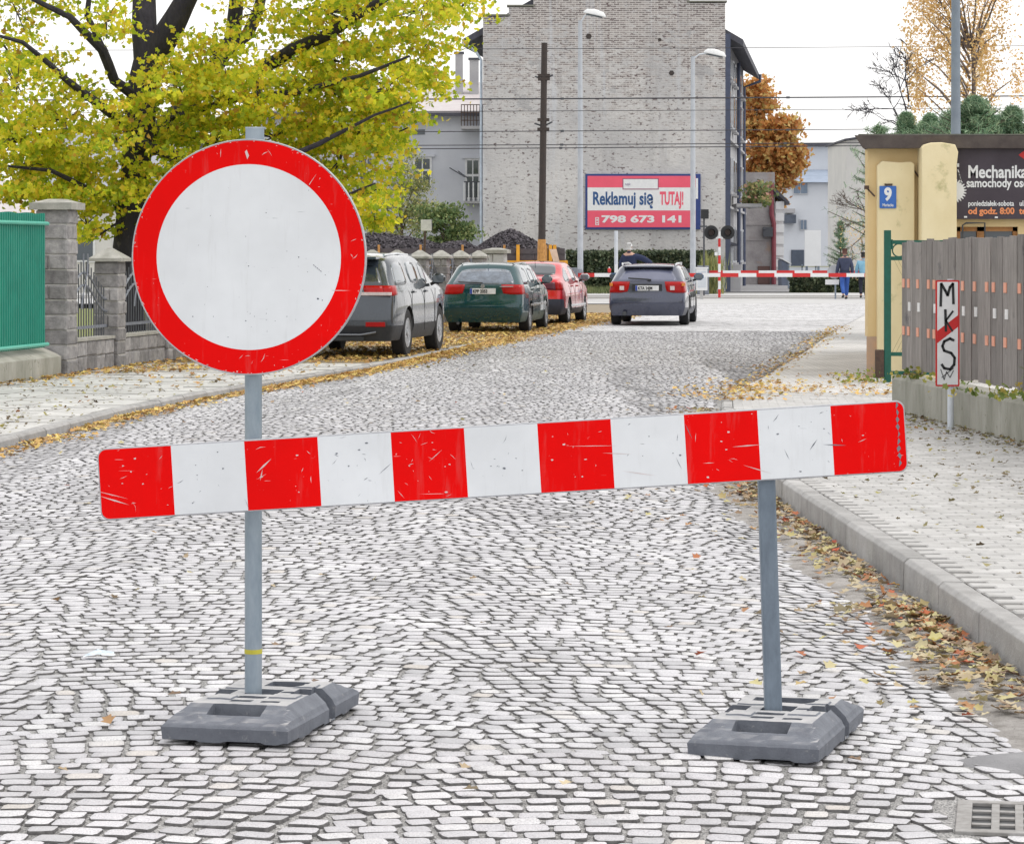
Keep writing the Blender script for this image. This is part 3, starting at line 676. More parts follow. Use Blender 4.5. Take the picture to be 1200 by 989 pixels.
for (x, z, a, l, t) in ((-1.29, -.055, -.35, .05, .0025), (-1.3, -.035, -.3, .06, .0012), (-.79, .03, .7, .035, .003), (-.8, .0, 1.3, .02, .002), (.45, -.07, -.2, .06, .0012), (.84, -.08, -.35, .05, .0014), (.81, .0, .02, .05, .002), (.3, .03, -.05, .09, .001), (.38, .0, -.1, .05, .0012)):
    dx, dz = math.cos(a)*l/1, math.sin(a)*l; nx_, nz_ = -math.sin(a)*t, math.cos(a)*t
    ma.add([(x-dx, -.002, z-dz), (x-nx_, -.002, z-nz_), (x+dx, -.002, z+dz), (x+nx_, -.002, z+nz_)], [(0, 1, 2, 3)])
for (x, z, a, l, t) in ((1.03, -.01, .9, .022, .002), (1.1, -.015, -.1, .04, .002), (.62, .06, -1.2, .03, .0012)):
    dx, dz = math.cos(a)*l/1, math.sin(a)*l; nx_, nz_ = -math.sin(a)*t, math.cos(a)*t
    md.add([(x-dx, -.002, z-dz), (x-nx_, -.002, z-nz_), (x+dx, -.002, z+dz), (x+nx_, -.002, z+nz_)], [(0, 1, 2, 3)])
# dent marks at the right end
for k in range(9):
    z = -.1+k*.024; md.add([(BL/2-.028+rs.gauss(0, .003), -.0019, z), (BL/2-.02, -.0019, z+.012), (BL/2-.026, -.0019, z+.024), (BL/2-.031+rs.gauss(0, .003), -.0019, z+.014)], [(0, 1, 2, 3)])
ma.build('pale_scratches', M['scuff_w'], bd)['kind'] = 'stuff'; md.build('dark_scratches', M['scuff_d'], bd)['kind'] = 'stuff'
# ------------------------------------------------------------------ flat paper litter on the cobbles
mb = MB(); mb.add([(-.06, -.03, 0), (0, -.035, .012), (.06, -.02, .004), (.055, .03, .012), (-.01, .035, .022), (-.055, .025, .004)], [(0, 1, 4, 5), (1, 2, 3, 4)])
o = mb.build('litter', mat('crumpled_plastic', (.75, .8, .85), .3, (.3, .4, .5), 40, .3), None); o.location = (PX(116, 10.97), 10.97, road_z(-1.6, 10.97)+.016)
tag(o, 'small crumpled scrap of clear plastic lying on the cobbles left of the round sign', 'litter')
# ------------------------------------------------------------------ small defaced sign by the picket fence
def T3(rx, ry, rz): return Matrix.Rotation(rz, 4, 'Z') @ Matrix.Rotation(ry, 4, 'Y') @ Matrix.Rotation(rx, 4, 'X')
Ys = 24.3; z0 = rz_(Ys); g = thing('end_of_zone_sign', (PX(1114, Ys), Ys, z0), 'narrow upright white sign with red border and black graffiti before the picket fence', 'sign')
mb = MB(); mb.tube([(0, 0, -.1), (0, 0, 1.3)], .028, 14); mb.build('post', M['pale_pole'], g, smooth=True)
zc = PZ(390.5, Ys)-z0; Wp, Hp = 28/F*Ys, 124/F*Ys; xo = PX(1109.5, Ys)-PX(1114, Ys)
pl_ = MB(); pl_.prism(rrect(Wp, Hp, .012), 0, .012, 'y'); pt = pl_.build('plate', M['redp'], g); pt.location = (xo, -.045, zc)
mb = MB(); mb.prism(rrect(Wp-.028, Hp-.028, .004), -.0015, .003, 'y'); mb.build('white_face', M['white'], pt)
hw = Wp/2-.014; mb = MB(); mb.prism([(-hw, -.085), (hw, .055), (hw, .155), (-hw, .02)], -.003, -.001, 'y'); mb.build('red_bar', M['redp'], pt)
gr = MB()
def stroke(pts, t=.011):
    for a, b in zip(pts[:-1], pts[1:]):
        a, b = Vector((a[0], a[1])), Vector((b[0], b[1])); d = (b-a).normalized(); n = Vector((-d.y, d.x))*t; e = d*t*.6
        gr.prism([tuple(a-e-n), tuple(b+e-n), tuple(b+e+n), tuple(a-e+n)], -.005, -.0035-random.random()*.0004, 'y')
H2 = Hp/2
stroke([(-.06, H2-.22), (-.055, H2-.03), (-.02, H2-.09), (0, H2-.13), (.02, H2-.06), (.045, H2-.03), (.05, H2-.2)])
stroke([(-.02, .2), (-.015, .02)]); stroke([(.045, .19), (-.015, .11), (.04, .02)], .008)
stroke([(.05, -.06), (.02, -.045), (-.03, -.07), (-.045, -.11), (-.03, -.15), (.03, -.17), (.06, -.21), (.055, -.27), (.02, -.31), (-.03, -.3), (-.05, -.27)])
stroke([(-.06, -.31), (-.03, -.4), (-.01, -.33), (.02, -.38), (.05, -.32)], .003); stroke([(-.05, -.38), (.05, -.3)], .003)
gr.build('graffiti', M['black'], pt)
# ------------------------------------------------------------------ picket fence on a low wall
A, B_ = Vector((PX(1050, 27.2), 27.2)), Vector((4.75, 15.5)); dv = (B_-A); fl_ = dv.length; fa = math.atan2(dv.y, dv.x)
g = thing('plinth_wall', (A.x, A.y, 0), 'low mossy concrete wall under the grey picket fence at the right', 'wall', fa)
x = 0
while x < fl_:
    mb = MB(); L_ = 1.0; mb.prism([(-.04, -.2), (.26, -.2), (.26, .38), (.235, .415), (-.015, .415), (-.04, .38)], x+.004, x+L_-.004, 'x'); o = mb.build('wall_block', M['concrete_old'], g); x += L_
# note: local +y points to the yard side? pick by sign
g2 = thing('picket_fence', (A.x, A.y, .42), 'weathered grey board fence with small orange and white reflectors along the pavement', 'fence', fa)
wood = mat('weathered_board', (.30, .275, .26), .9, (.17, .155, .148), 7, .8, .006, 26, rnd=.22, stretch=(6, 6, .6), stains=((.085, .08, .085), 2.2, .62))
x = .02; k = 0
refl_o = mat('orange_reflector', (.80, .38, .26), .4, (.7, .3, .2), 9, 0); refl_w = mat('white_reflector', (.85, .85, .85), .4, None, 9, 0)
while x < fl_:
    wd = random.uniform(.17, .25); t = x/fl_
    top = (PZ(284, 27.2)-.42)+.045*x/4.7+random.gauss(0, .008); bot = .06+random.gauss(0, .01)
    mb = MB(); yy = random.uniform(-.006, .006)+.05
    mb.prism([(x, bot), (x+wd-.006, bot+random.gauss(0, .006)), (x+wd-.006, top+random.gauss(0, .004)), (x, top)], yy, yy+.022, 'y')
    mb.build('fence_board', wood, g2)
    for zz, mm in ((.885, refl_o), (.665, refl_w), (.43, refl_o)):
        if (mm is refl_w and k % 5 in (1, 3)) or (mm is refl_o and k % 5 in (0, 1, 3)):
            rb = MB(); q = x+wd*(.4 if mm is refl_o else .6); rb.b2(q-.045, q+.045, yy-.008, yy-.001, zz-.042, zz+.042); rb.build('reflector', mm, g2)
    x += wd; k += 1
mb = MB(); mb.b2(.0, fl_, .074, .11, .3, .38); mb.build('rail', wood, g2); mb = MB(); mb.b2(.0, fl_, .074, .11, .85, .93); mb.build('rail', wood, g2)
# weeds along the wall foot
M['weed'] = leafmat('weed_leaves', [(0, (.10, .16, .03)), (.5, (.22, .28, .06)), (.8, (.42, .40, .08)), (1, (.5, .36, .08))], .3)
def tuft(x, y, z, n, r, h):
    pos = np.stack([RNG.normal(x, r, n), RNG.normal(y, r, n), z+RNG.uniform(0, 1, n)**1.5*h], -1); return TT(pos, RNG.uniform(.03, .07, n), rotmats(n))
Ts = [tuft(4.06, 21.9, .46, 40, .12, .25), tuft(3.88, 24.9, .44, 26, .10, .1), tuft(4.02, 23.0, .44, 60, .25, .05), tuft(4.55, 36.6, -.07, 80, .16, .16), tuft(3.75, 26.4, .43, 50, .08, .1), tuft(4.1, 22.2, .44, 40, .2, .05)]
o = inst_mesh('weeds', LEAFV, LEAFF, M['weed'], None, np.concatenate(Ts)); tag(o, kind='stuff')
# climbing sprigs hanging through the boards
# ------------------------------------------------------------------ green gate
Yg = 36.7; zg = rz_(Yg); g = thing('green_gate', (PX(1040, Yg), Yg, zg), 'dark green metal gate with ring ornament beside the yellow building corner', 'gate', R(-4))
H_ = PZ(270, Yg)-zg
mb = MB(); mb.b2(-.045, .045, -.045, .045, -.1, H_); mb.b2(.045, .07, -.03, .03, H_-.25, H_-.12); mb.build('post', M['green_gate'], g, bevel=.006)
z1, z2, z3, z4 = [PZ(p, Yg)-zg for p in (284, 303, 415, 437)]
for zz in (z1, z2, z3, z4):
    mb = MB(); mb.b2(.045, 1.6, -.022, .022, zz-.025, zz+.025); mb.build('rail', M['green_gate'], g)
for k in range(7):
    mb = MB(); cx = .15+k*.2; rr = (z1-z2)/2-.02; mb.tube([(cx+rr*math.cos(2*PI*j/16), 0, (z1+z2)/2+rr*math.sin(2*PI*j/16)) for j in range(17)], .009, 6, False); mb.build('ring', M['green_gate'], g)
mesh_ = MB()
for k in range(60):
    x0 = .05+k*.05
    for s in (1, -1):
        a = (x0, 0, z3); L_ = z2-z3-.02; 
        b = (x0+s*L_*.5, 0, z3+L_)
        if .04 < b[0] < 1.58 and a[0] < 1.58: mesh_.tube([a, b], .0025, 4, False)
w_ = mesh_.build('wire_mesh', mat('brass_wire', (.45, .38, .2), .6, None, 9, 0), g)
for k in range(6):
    mb = MB(); x = .3+k*.24; mb.b2(x-.012, x+.012, -.012, .012, z4, z2); mb.build('upright', M['green_gate'], g)
mb = MB(); mb.b2(-.16, -.0475, -.06, .06, .05, .42); mb.build('lock_box', M['rust'], g, bevel=.01)
mb = MB(); mb.b2(.2, .45, -.1, .1, .0, .12); mb.build('base_block', M['rust'], g, bevel=.01)
# ------------------------------------------------------------------ yellow workshop
Yy = 38.0; zy = rz_(Yy); x0 = PX(1017, Yy)
plaster = mat('yellow_plaster', (.74, .59, .34), .9, (.66, .49, .25), 1.2, .5, .006, 35, stains=((.40, .33, .14), 1.7, .70), stretch=(1, 1, .6))
plaster2 = mat('pale_yellow_plaster', (.80, .70, .46), .9, (.72, .61, .37), 2.2, .5, .006, 35, stains=((.44, .40, .20), 2.0, .60), stretch=(1, 1, .7))
plinth = mat('peeling_plinth', (.60, .36, .22), .9, (.36, .30, .25), 2.5, .6, .01, 30)
g = thing('workshop_building', (x0, Yy, zy), 'single storey yellow plastered workshop behind the green gate with a flat dark roof', 'building')
top = PZ(172, Yy)-zy
W = 14
# front wall with a window opening
wx0, wx1, wz0, wz1 = PX(1121, Yy)-x0, PX(1193, Yy)-x0, PZ(300, Yy)-zy, PZ(266, Yy)-zy
mb = MB(); mb.b2(0, wx0, 0, .3, .55, top); mb.b2(wx1, W, 0, .3, .55, top); mb.b2(wx0, wx1, 0, .3, .55, wz0); mb.b2(wx0, wx1, 0, .3, wz1, top)
S_ = 1.7; mb.prism([(0, .302), (.3, .302), (.3+S_, 9), (S_, 9)], .55, top, 'z'); mb.prism([(W-.3, .302), (W, .302), (W+S_, 9), (W-.3+S_, 9)], .55, top, 'z'); mb.b2(.3+S_, W-.3+S_, 8.7, 9, .55, top)
mb.build('wall', plaster, g)
mb = MB(); mb.prism([(-.02, -.02), (W, -.02), (W+S_, 9.02), (-.02+S_, 9.02)], -.3, .55, 'z'); mb.build('plinth', plinth, g)
mb = MB(); rv = [(-.10, -.25, top-.03), (W, -.25, top-.03), (W+S_, 9.2, top-.03), (S_-.1, 9.2, top-.03), (-.22, -.3, top+.14), (W, -.3, top+.10), (W+S_, 9.2, top+.10), (S_-.22, 9.2, top+.14)]; mb.add(rv, [(0, 1, 2, 3), (4, 5, 6, 7), (0, 1, 5, 4), (1, 2, 6, 5), (2, 3, 7, 6), (3, 0, 4, 7)]); mb.build('roof', mat('roof_fascia', (.07, .055, .055), .8, (.13, .11, .10), 5, .5, .01, 30), g)
mb = MB(); mb.prism([(-.16, -.24), (W-.05, -.24), (W-.05+S_, 9.1), (S_-.16, 9.1)], top+.142, top+.16, 'z'); mb.build('roof_felt', mat('mossy_felt', (.13, .14, .12), .95, (.2, .19, .16), 6, .8, .02, 20), g)
p1 = MB(); a, b = PX(1027, Yy)-x0, PX(1070, Yy)-x0; h1 = PZ(191, Yy)-zy
p1.prism([(a, -.1), (b, -.1), (b, h1-.02), (b-.05, h1+.01), (b-.2, h1), (a+.06, h1+.02), (a, h1-.04)], -.14, -.003, 'y'); p1.build('pilaster', plaster2, g, bevel=.01)
p2 = MB(); a, b = PX(1080, 37.6)-x0, PX(1121, 37.6)-x0; h2 = PZ(168, 37.6)-zy
p2.prism([(a, -.1), (b, -.1), (b, h2-.3), (b+.02, h2-.12), (b-.02, h2-.02), (b-.2, h2+.01), (a+.12, h2+.005), (a+.03, h2-.02), (a, h2-.06)], -.42, -.003, 'y'); p2.build('pier', plaster2, g, bevel=.012)
wf = mat('brown_window_wood', (.45, .22, .08), .7, (.3, .14, .05), 8, .3)
win = MB(); t = .06
for xa, xb, za, zb_ in ((wx0, wx1, wz1-t, wz1), (wx0, wx1, wz0, wz0+t), (wx0, wx0+t, wz0, wz1), (wx1-t, wx1, wz0, wz1), ((wx0+wx1)/2-.13, (wx0+wx1)/2-.03, wz0, wz1)): win.b2(xa, xb, .06, .14, za, zb_)
wo_ = win.build('window', wf, g); mb = MB(); mb.b2(wx0+.05, wx1-.05, .1, .11, wz0+.05, wz1-.05); mb.build('pane', M['glass_dark'], wo_)
mb = MB(); mb.b2(wx0-.05, wx1+.05, -.04, .0, wz0+.07, wz0+.11); mb.build('sill', M['green_rail'], wo_)
mb = MB(); q = (wx0+wx1)/2-.35; mb.tube([(q, -.1, wz0), (q, -.1, wz1+.02), (q+.05, -.1, wz1+.05), (q+.3, -.1, wz1+.05), (q+.3, -.1, wz0)], .012, 6); mb.build('pipe', M['iron'], g)
mb = MB(); za = PZ(193, Yy)-zy; xa = PX(1066, Yy)-x0; mb.tube([(xa, -.02, za), (xa+.14, -.12, za-.22)], .012, 6); mb.box((xa+.03, -.05, za-.04), (.05, .06, .05)); mb.build('bracket', M['rust'], g)
mb = MB(); za = PZ(220, Yy)-zy; xa = PX(1015, Yy)-x0; mb.tube([(xa, -.02, za), (xa+.1, -.12, za-.12)], .012, 6); mb.box((xa, -.05, za), (.06, .06, .05)); mb.build('bracket', M['rust'], g)
# banner
g = thing('workshop_banner', (PX(1119, 37.9), 37.9, PZ(257, 37.9)), 'black advertising banner with white Mechanika lettering on the yellow building', 'banner')
z1 = PZ(168, 37.9)-PZ(257, 37.9); mb = MB(); mb.b2(0, 3.6, -.03, .0, 0, z1); mb.build('sheet', mat('dark_banner', (.055, .042, .058), .55, (.04, .03, .042), 3, .1), g)
px2 = lambda px: PX(px, 37.9)-PX(1119, 37.9)
pz2 = lambda py: PZ(py, 37.9)-PZ(257, 37.9)
wt = M['white']; om = mat('orange_print', (.85, .3, .12), .5, None, 5, 0)
lettering('Mechanika pojazdowa', .235, wt, g, (px2(1133.5), -.033, pz2(208.5)), .80, .006)
lettering('samochody osobowe', .165, wt, g, (px2(1132), -.033, pz2(219.5)), .80, .004)
lettering('poniedzia\u0142ek-sobota', .098, wt, g, (px2(1134), -.033, pz2(241.5)), .78, .002)
lettering('od godz. 8:00', .12, om, g, (px2(1134), -.033, pz2(251)), .95, .004)
lettering('ul.', .1, wt, g, (px2(1194), -.033, pz2(241.5)), .8, .002); lettering('tel.', .12, om, g, (px2(1194), -.033, pz2(251)), .95, .004)
mb = MB()
cxg, czg = px2(1120), pz2(224)
cog = []
for k in range(48):
    a = -PI/2+PI*k/47; r_ = (.16 if k % 4 < 2 else .125); cog.append((cxg+r_*math.cos(a)-.02, czg+r_*1.0*math.sin(a)))
mb.prism(cog, -.036, -.031, 'y'); mb.b2(px2(1121), px2(1123.5), -.036, -.031, pz2(196), pz2(192))
for k in range(4): x = px2(1121.5+k*.9); z = pz2(199+k*3.4); mb.prism([(x, z), (x+.02, z-.07), (x+.035, z-.07), (x+.012, z)], -.036, -.031, 'y')
mb.build('gear_emblem', wt, g)
mb = MB(); cx_, cz_ = px2(1200), pz2(182); mb.prism([(cx_-.08, cz_), (cx_, cz_-.06), (cx_+.08, cz_), (cx_, cz_+.06)], -.036, -.031, 'y'); mb.build('red_mark', M['redp'], g)
for px_, py_ in ((1134, 170), (1170, 171), (1131, 254.5), (1167, 255)):
    mb = MB(); mb.box((px2(px_), -.034, pz2(py_)), (.04, .012, .022)); mb.build('fixing', M['white'], g)
# house number
g = thing('house_number_plate', (PX(1040.5, Yy-.15), Yy-.145, PZ(231.5, Yy)), 'small blue enamel plate with a white 9 on the yellow pilaster', 'number plate')
mb = MB(); w_, h_ = .225, .30; mb.prism(rrect(w_, h_, .012), -.012, 0, 'y'); mb.build('plate', mat('blue_enamel', (.02, .11, .42), .3, (.03, .14, .5), 9, 0), g, bevel=.002)
lettering('9', .235, M['white'], g, (0, -.014, -.04), .85, .010, 'number', 'CENTER'); lettering('Mariacka', .055, M['white'], g, (0, -.014, -.125), .75, .001, 'street_name', 'CENTER')
mb = MB(); mb.b2(-.045, .06, -.02, .0, .157, .18); mb.build('bracket', M['rust'], g)
# ------------------------------------------------------------------ left side: green sheet fence, pillars, iron fence
FA = math.atan2(1, .16)       # direction of the fence line (towards +y)
def fpt(y, off=0): return Vector((fence_x(y)+off, y, -.02))
M['sb'] = M['stone']
blocks = []
for k in range(5):
    rs = random.Random(k+40); mb = MB(); hx, hy, hz = .5, .5, .5; V = []
    for x in (-1, 1):
        for y in (-1, 1):
            for z in (-1, 1): V.append((x*.5*rs.uniform(.93, 1), y*.5*rs.uniform(.97, 1.03), z*.5*rs.uniform(.88, 1)))
    Fs = [(4, 6, 7, 5), (2, 3, 7, 6), (0, 1, 3, 2), (0, 4, 5, 1), (1, 5, 7, 3), (0, 2, 6, 4)]
    mb.add(V, Fs); me = mb.mesh('stone_block')
    bm = bmesh.new(); bm.from_mesh(me); bmesh.ops.inset_individual(bm, faces=bm.faces[:], thickness=.10, depth=.035); bm.to_mesh(me); bm.free()
    me.materials.append(M['stone']); blocks.append(me)
def stone_pillar(loc, w_, h_, courses, rz, label, group=None, cap='pyramid'):
    g = thing('stone_pillar', loc, label, 'pillar', rz, group)
    mb = MB(); mb.b2(-w_/2+.012, w_/2-.012, -w_/2+.012, w_/2-.012, -.2, h_); mb.build('mortar_core', M['mortar'], g)
    ch = h_/courses
    for c in range(courses):
        sp = [-1] if random.random() < .45 else [0]
        ys = [(-.5, .5)] if sp[0] == 0 else [(-.5, random.uniform(-.15, .15))]
        if sp[0]: ys.append((ys[0][1], .5))
        ax = c % 2
        for a, b in ys:
            o = bpy.data.objects.new('stone_block', random.choice(blocks)); C.objects.link(o); o.parent = g
            cc, ln = (a+b)/2*w_, (b-a)*w_-.01
            if ax: o.location = (cc, 0, (c+.5)*ch); o.scale = (ln, w_+.01, ch-.012)
            else: o.location = (0, cc, (c+.5)*ch); o.scale = (w_+.01, ln, ch-.012)
    mb = MB(); q = w_/2+.06
    if cap == 'flat':
        mb.b2(-q-.02, q+.02, -q-.02, q+.02, h_, h_+.09); mb.add([(-q, -q, h_+.09), (q, -q, h_+.09), (q, q, h_+.09), (-q, q, h_+.09), (-.1, -.1, h_+.14), (.1, -.1, h_+.14), (.1, .1, h_+.14), (-.1, .1, h_+.14)], [(0, 1, 5, 4), (1, 2, 6, 5), (2, 3, 7, 6), (3, 0, 4, 7), (4, 5, 6, 7)])
    else:
        mb.b2(-q, q, -q, q, h_, h_+.045); mb.add([(-q, -q, h_+.045), (q, -q, h_+.045), (q, q, h_+.045), (-q, q, h_+.045), (-.03, -.03, h_+.19), (.03, -.03, h_+.19), (.03, .03, h_+.19), (-.03, .03, h_+.19)], [(0, 1, 5, 4), (1, 2, 6, 5), (2, 3, 7, 6), (3, 0, 4, 7), (4, 5, 6, 7)])
    mb.build('cap', M['stone_light'], g); return g
rzf = -math.atan(.16)
stone_pillar(fpt(37.3, .03), .42, 2.19, 11, rzf, 'tall square stone gate pillar with a flat cap beside the green sheet fence', cap='flat')
pn = {0: 'nearest short stone pillar, just right of the tall gate pillar', 1: 'second short stone pillar, half hidden by the round sign'}
pil_y = [39.7+2.52*k for k in range(13)]
for k, y in enumerate(pil_y):
    lab = pn.get(k, 'short stone fence pillar with pointed cap hidden behind the round sign and grey SUV')
    lab = {9: 'first short stone pillar showing right of the grey SUV roof', 10: 'second short stone pillar right of the grey SUV roof', 11: 'third short stone pillar right of the grey SUV, just left of the green car', 12: 'short pointed stone pillar nearest the pale flat capped end pillar'}.get(k, lab)
    stone_pillar(fpt(y), .36, 1.5, 8, rzf, lab, 'stone pillars of the iron fence')
g = stone_pillar(fpt(72.6), .5, 1.62, 6, rzf, 'pale rendered end pillar with flat cap at the far end of the iron fence', cap='flat')
for ch in g.children:
    if ch.name.startswith('stone_block'): ch.data = ch.data.copy(); ch.data.materials[0] = M['concrete']
def fence_bay(ya, yb, label, group):
    a, b = fpt(ya), fpt(yb); L_ = (b-a).length-.36; g = thing('iron_fence_bay', a+(b-a).normalized()*.18, label, 'fence', math.atan2(b.y-a.y, b.x-a.x), group)
    # plinth of blocks
    for c in range(2):
        nb = 5; off = 0
        for k in range(nb):
            o = bpy.data.objects.new('stone_block', random.choice(blocks)); C.objects.link(o); o.parent = g
            o.location = ((k+.5)*L_/nb, 0, .11+c*.21); o.scale = (L_/nb-.012, .24, .2)
    mb = MB(); mb.b2(0, L_, -.1, .1, -.2, .42); mb.build('mortar_core', M['mortar'], g)
    mb = MB(); mb.b2(0, L_, -.14, .14, .425, .465); mb.build('coping', M['stone_light'], g)
    mb = MB(); mb.b2(0, L_, -.02, .02, .58, .62); mb.build('rail', M['iron_grey'], g)
    def cur(x, up): t = x/L_; return 1.16+.19*math.cos((t-.5)*2*PI)*1.0+up
    for up in (0, -.17):
        mb = MB(); mb.tube([(x, 0, cur(x, up)) for x in np.linspace(0, L_, 17)], .018, 6); mb.build('curved_rail', M['iron_grey'], g)
    for k in range(1, 18):
        x = L_*k/18; mb = MB(); mb.tube([(x, 0, .47), (x, 0, cur(x, .16))], .010, 5); mb.build('bar', M['iron'], g)
    sc = MB(); 
    for s in (1, -1):
        pts = [(L_/2+s*(.12*math.cos(t)*(1-t/9)+.06), -.03, .85+.02*t*6+.09*math.sin(t)) for t in np.linspace(0, 6.3, 18)]; sc.tube(pts, .012, 5)
    sc.build('scroll', M['iron_grey'], g)
bays = [(37.3+.03, pil_y[0])]+list(zip(pil_y[:-1], pil_y[1:]))
for k, (a, b) in enumerate(bays):
    fence_bay(a, b, {0: 'iron fence bay on a stone plinth between the tall pillar and the nearest short pillar', 1: 'iron fence bay left of the round sign, with a scroll ornament', 10: 'iron fence bay with wavy rails between the first two pillars right of the grey SUV', 11: 'iron fence bay with wavy rails between second and third pillars right of the SUV', 12: 'iron fence bay with wavy rails between the last two pointed stone pillars'}.get(k, 'iron fence bay with wavy top rails hidden behind the round sign and grey SUV'), 'iron fence bays between the stone pillars')
# plinth + green sheets
a, b = fpt(29.5), fpt(37.05); L_ = (b-a).length; az = math.atan2(b.y-a.y, b.x-a.x)
g = thing('low_wall', a, 'low mossy concrete wall under the green sheet fence at the left edge', 'wall', az)
k = 0
while k*1.3 < L_:
    x1 = min(L_, k*1.3+1.29); mb = MB(); mb.prism([(-.16, -.2), (.2, -.2), (.2, .36), (.14, .40), (-.1, .30), (-.17, .26)], k*1.3, x1, 'x'); mb.build('wall_block', M['concrete_old'], g); k += 1
a = fpt(29.6, .03); b = fpt(37.0, .03); g = thing('green_sheet_fence', a+Vector((0, 0, .4)), 'green corrugated metal sheet fence with pale green rails at the left edge', 'fence', az)
L_ = (b-a).length; zt = PZ(249, 35.5)-a.z-.4; pitch = .085; n = int(L_/pitch/12)
def sheet(x0, x1, zt0):
    V = []; Fs = []; xs = []; x = x0
    while x < x1-1e-4:
        for q, d in ((0, 0), (.35, 0), (.45, -.022), (.9, -.022)): xs.append((x+q*pitch, d))
        x += pitch
    for x, d in xs: V += [(x, d-.03, -.01), (x, d-.03, zt0+.006*math.sin(x*9))]
    for i in range(len(xs)-1): Fs.append((2*i, 2*i+2, 2*i+3, 2*i+1))
    mb = MB(); mb.add(V, Fs); o = mb.build('metal_sheet', M['green_sheet'], g); s = o.modifiers.new('thick', 'SOLIDIFY'); s.thickness = .003
for k in range(7): sheet(k*12*pitch, (k+1)*12*pitch, zt)
for zz in (zt-.13, .03):
    mb = MB(); mb.tube([(0, -.07, zz), (7*12*pitch+.05, -.07, zz), (7*12*pitch+.12, -.04, zz)], .025, 8); mb.build('rail', M['green_rail'], g, smooth=True)
# ------------------------------------------------------------------ big brick gable building
def brickwall_mat():
    m, nt, N, L, b = newmat('patched_brick_and_render')
    s = npos(nt); sx = nt.nodes.new('ShaderNodeSeparateXYZ'); L.new(s, sx.inputs[0]); cb = nt.nodes.new('ShaderNodeCombineXYZ'); L.new(sx.outputs[0], cb.inputs[0]); L.new(sx.outputs[2], cb.inputs[1])
    br = nt.nodes.new('ShaderNodeTexBrick'); L.new(cb.outputs[0], br.inputs['Vector']); br.inputs['Scale'].default_value = 1
    br.inputs['Brick Width'].default_value = .27; br.inputs['Row Height'].default_value = .085; br.inputs['Mortar Size'].default_value = .014; br.inputs['Bias'].default_value = .15
    br.inputs['Color1'].default_value = (.43, .395, .385, 1); br.inputs['Color2'].default_value = (.19, .165, .165, 1); br.inputs['Mortar'].default_value = (.54, .52, .50, 1)
    v = npos(nt); v3 = npos(nt, (1, 1, 2.6))
    n1 = nnoise(nt, v3, 1.7, 7, .8); n2 = nnoise(nt, v, .35, 4, .6); nf = nnoise(nt, v3, 7, 3, .6)
    rend = nmix(nt, nramp(nt, n2, [(.35, 0), (.65, 1)]), (.64, .63, .62), (.44, .44, .45))
    rend = nmix(nt, nramp(nt, nf, [(.3, 0), (.8, .35)]), rend, (.36, .35, .35))
    zf = nmath(nt, 'MULTIPLY', nmath(nt, 'SUBTRACT', 9.8, sx.outputs[2]), .03)   # the render survives better low down
    k = nmath(nt, 'ADD', n1, zf)
    k = nmath(nt, 'ADD', k, nmath(nt, 'MULTIPLY', nmath(nt, 'SUBTRACT', n2, .5), .25))
    c = nmix(nt, nramp(nt, k, [(.48, 0), (.53, .8), (.66, .93)]), br.outputs[0], rend)
    hole = nnoise(nt, npos(nt, (1, 1, 2.0)), 5, 3, .6); hm = nnoise(nt, v, .8, 3)
    c = nmix(nt, nmath(nt, 'MULTIPLY', nramp(nt, hole, [(.585, 0), (.615, 1)]), nramp(nt, hm, [(.42, .12), (.56, 1)])), c, (.13, .10, .10))
    pt = nnoise(nt, v, .55, 7, .62, 0); up = nmath(nt, 'MULTIPLY', nmath(nt, 'GREATER_THAN', pt, .60), nmath(nt, 'GREATER_THAN', sx.outputs[2], 7.5))
    c = nmix(nt, nmath(nt, 'MULTIPLY', up, .6), c, (.33, .33, .34))
    # rain streaks
    st = nnoise(nt, npos(nt, (1, 1, .05)), 1.3, 4, .7); c = nmix(nt, nramp(nt, st, [(.56, 0), (.68, .5)]), c, (.54, .57, .62)); dk_ = nnoise(nt, npos(nt, (1, 1, .16)), .9, 5, .7); c = nmix(nt, nramp(nt, dk_, [(.54, 0), (.72, .45)]), c, (.22, .21, .22))
    L.new(c, b.inputs['Base Color']); b.inputs['Roughness'].default_value = .92
    h = nmath(nt, 'SUBTRACT', n1, nmath(nt, 'MULTIPLY', hole, 1.5)); nbump(nt, h, .5, .03, b); return m
bw = brickwall_mat()
facade = mat('grey_facade_render', (.46, .46, .47), .9, (.34, .34, .36), .8, .5, .01, 20, stains=((.24, .24, .26), 1.5, .66))
pale = mat('pale_blue_render', (.58, .60, .65), .9, (.47, .49, .55), .5, .4, .01, 15, stains=((.36, .38, .46), .9, .62))
cream = mat('pale_cream_render', (.66, .65, .62), .9, (.54, .54, .53), .4, .4, .01, 15)
tile = mat('dark_roofing', (.05, .055, .075), .7, (.09, .09, .11), 6, .5, .02, 20)
redroof = mat('faded_roofing', (.56, .54, .54), .85, (.48, .43, .44), 1.5, .5, .02, 20, stains=((.42, .26, .28), .9, .66))
dpipe = mat('slate_blue_downpipe', (.06, .075, .13), .6, None, 4, .1)
YB = 120.0; xl, xr = PX(566, YB), PX(850, YB); hd = .115; D = 24
def sh(y): return (y-YB)*hd
g = thing('tenement_building', (xl, YB, -.02), 'tall grey brick and render gable end carrying the pink and white billboard', 'building')
W = xr-xl; hgt = lambda py: PZ(py, YB)+.02
gx = lambda px: PX(px, YB)-xl
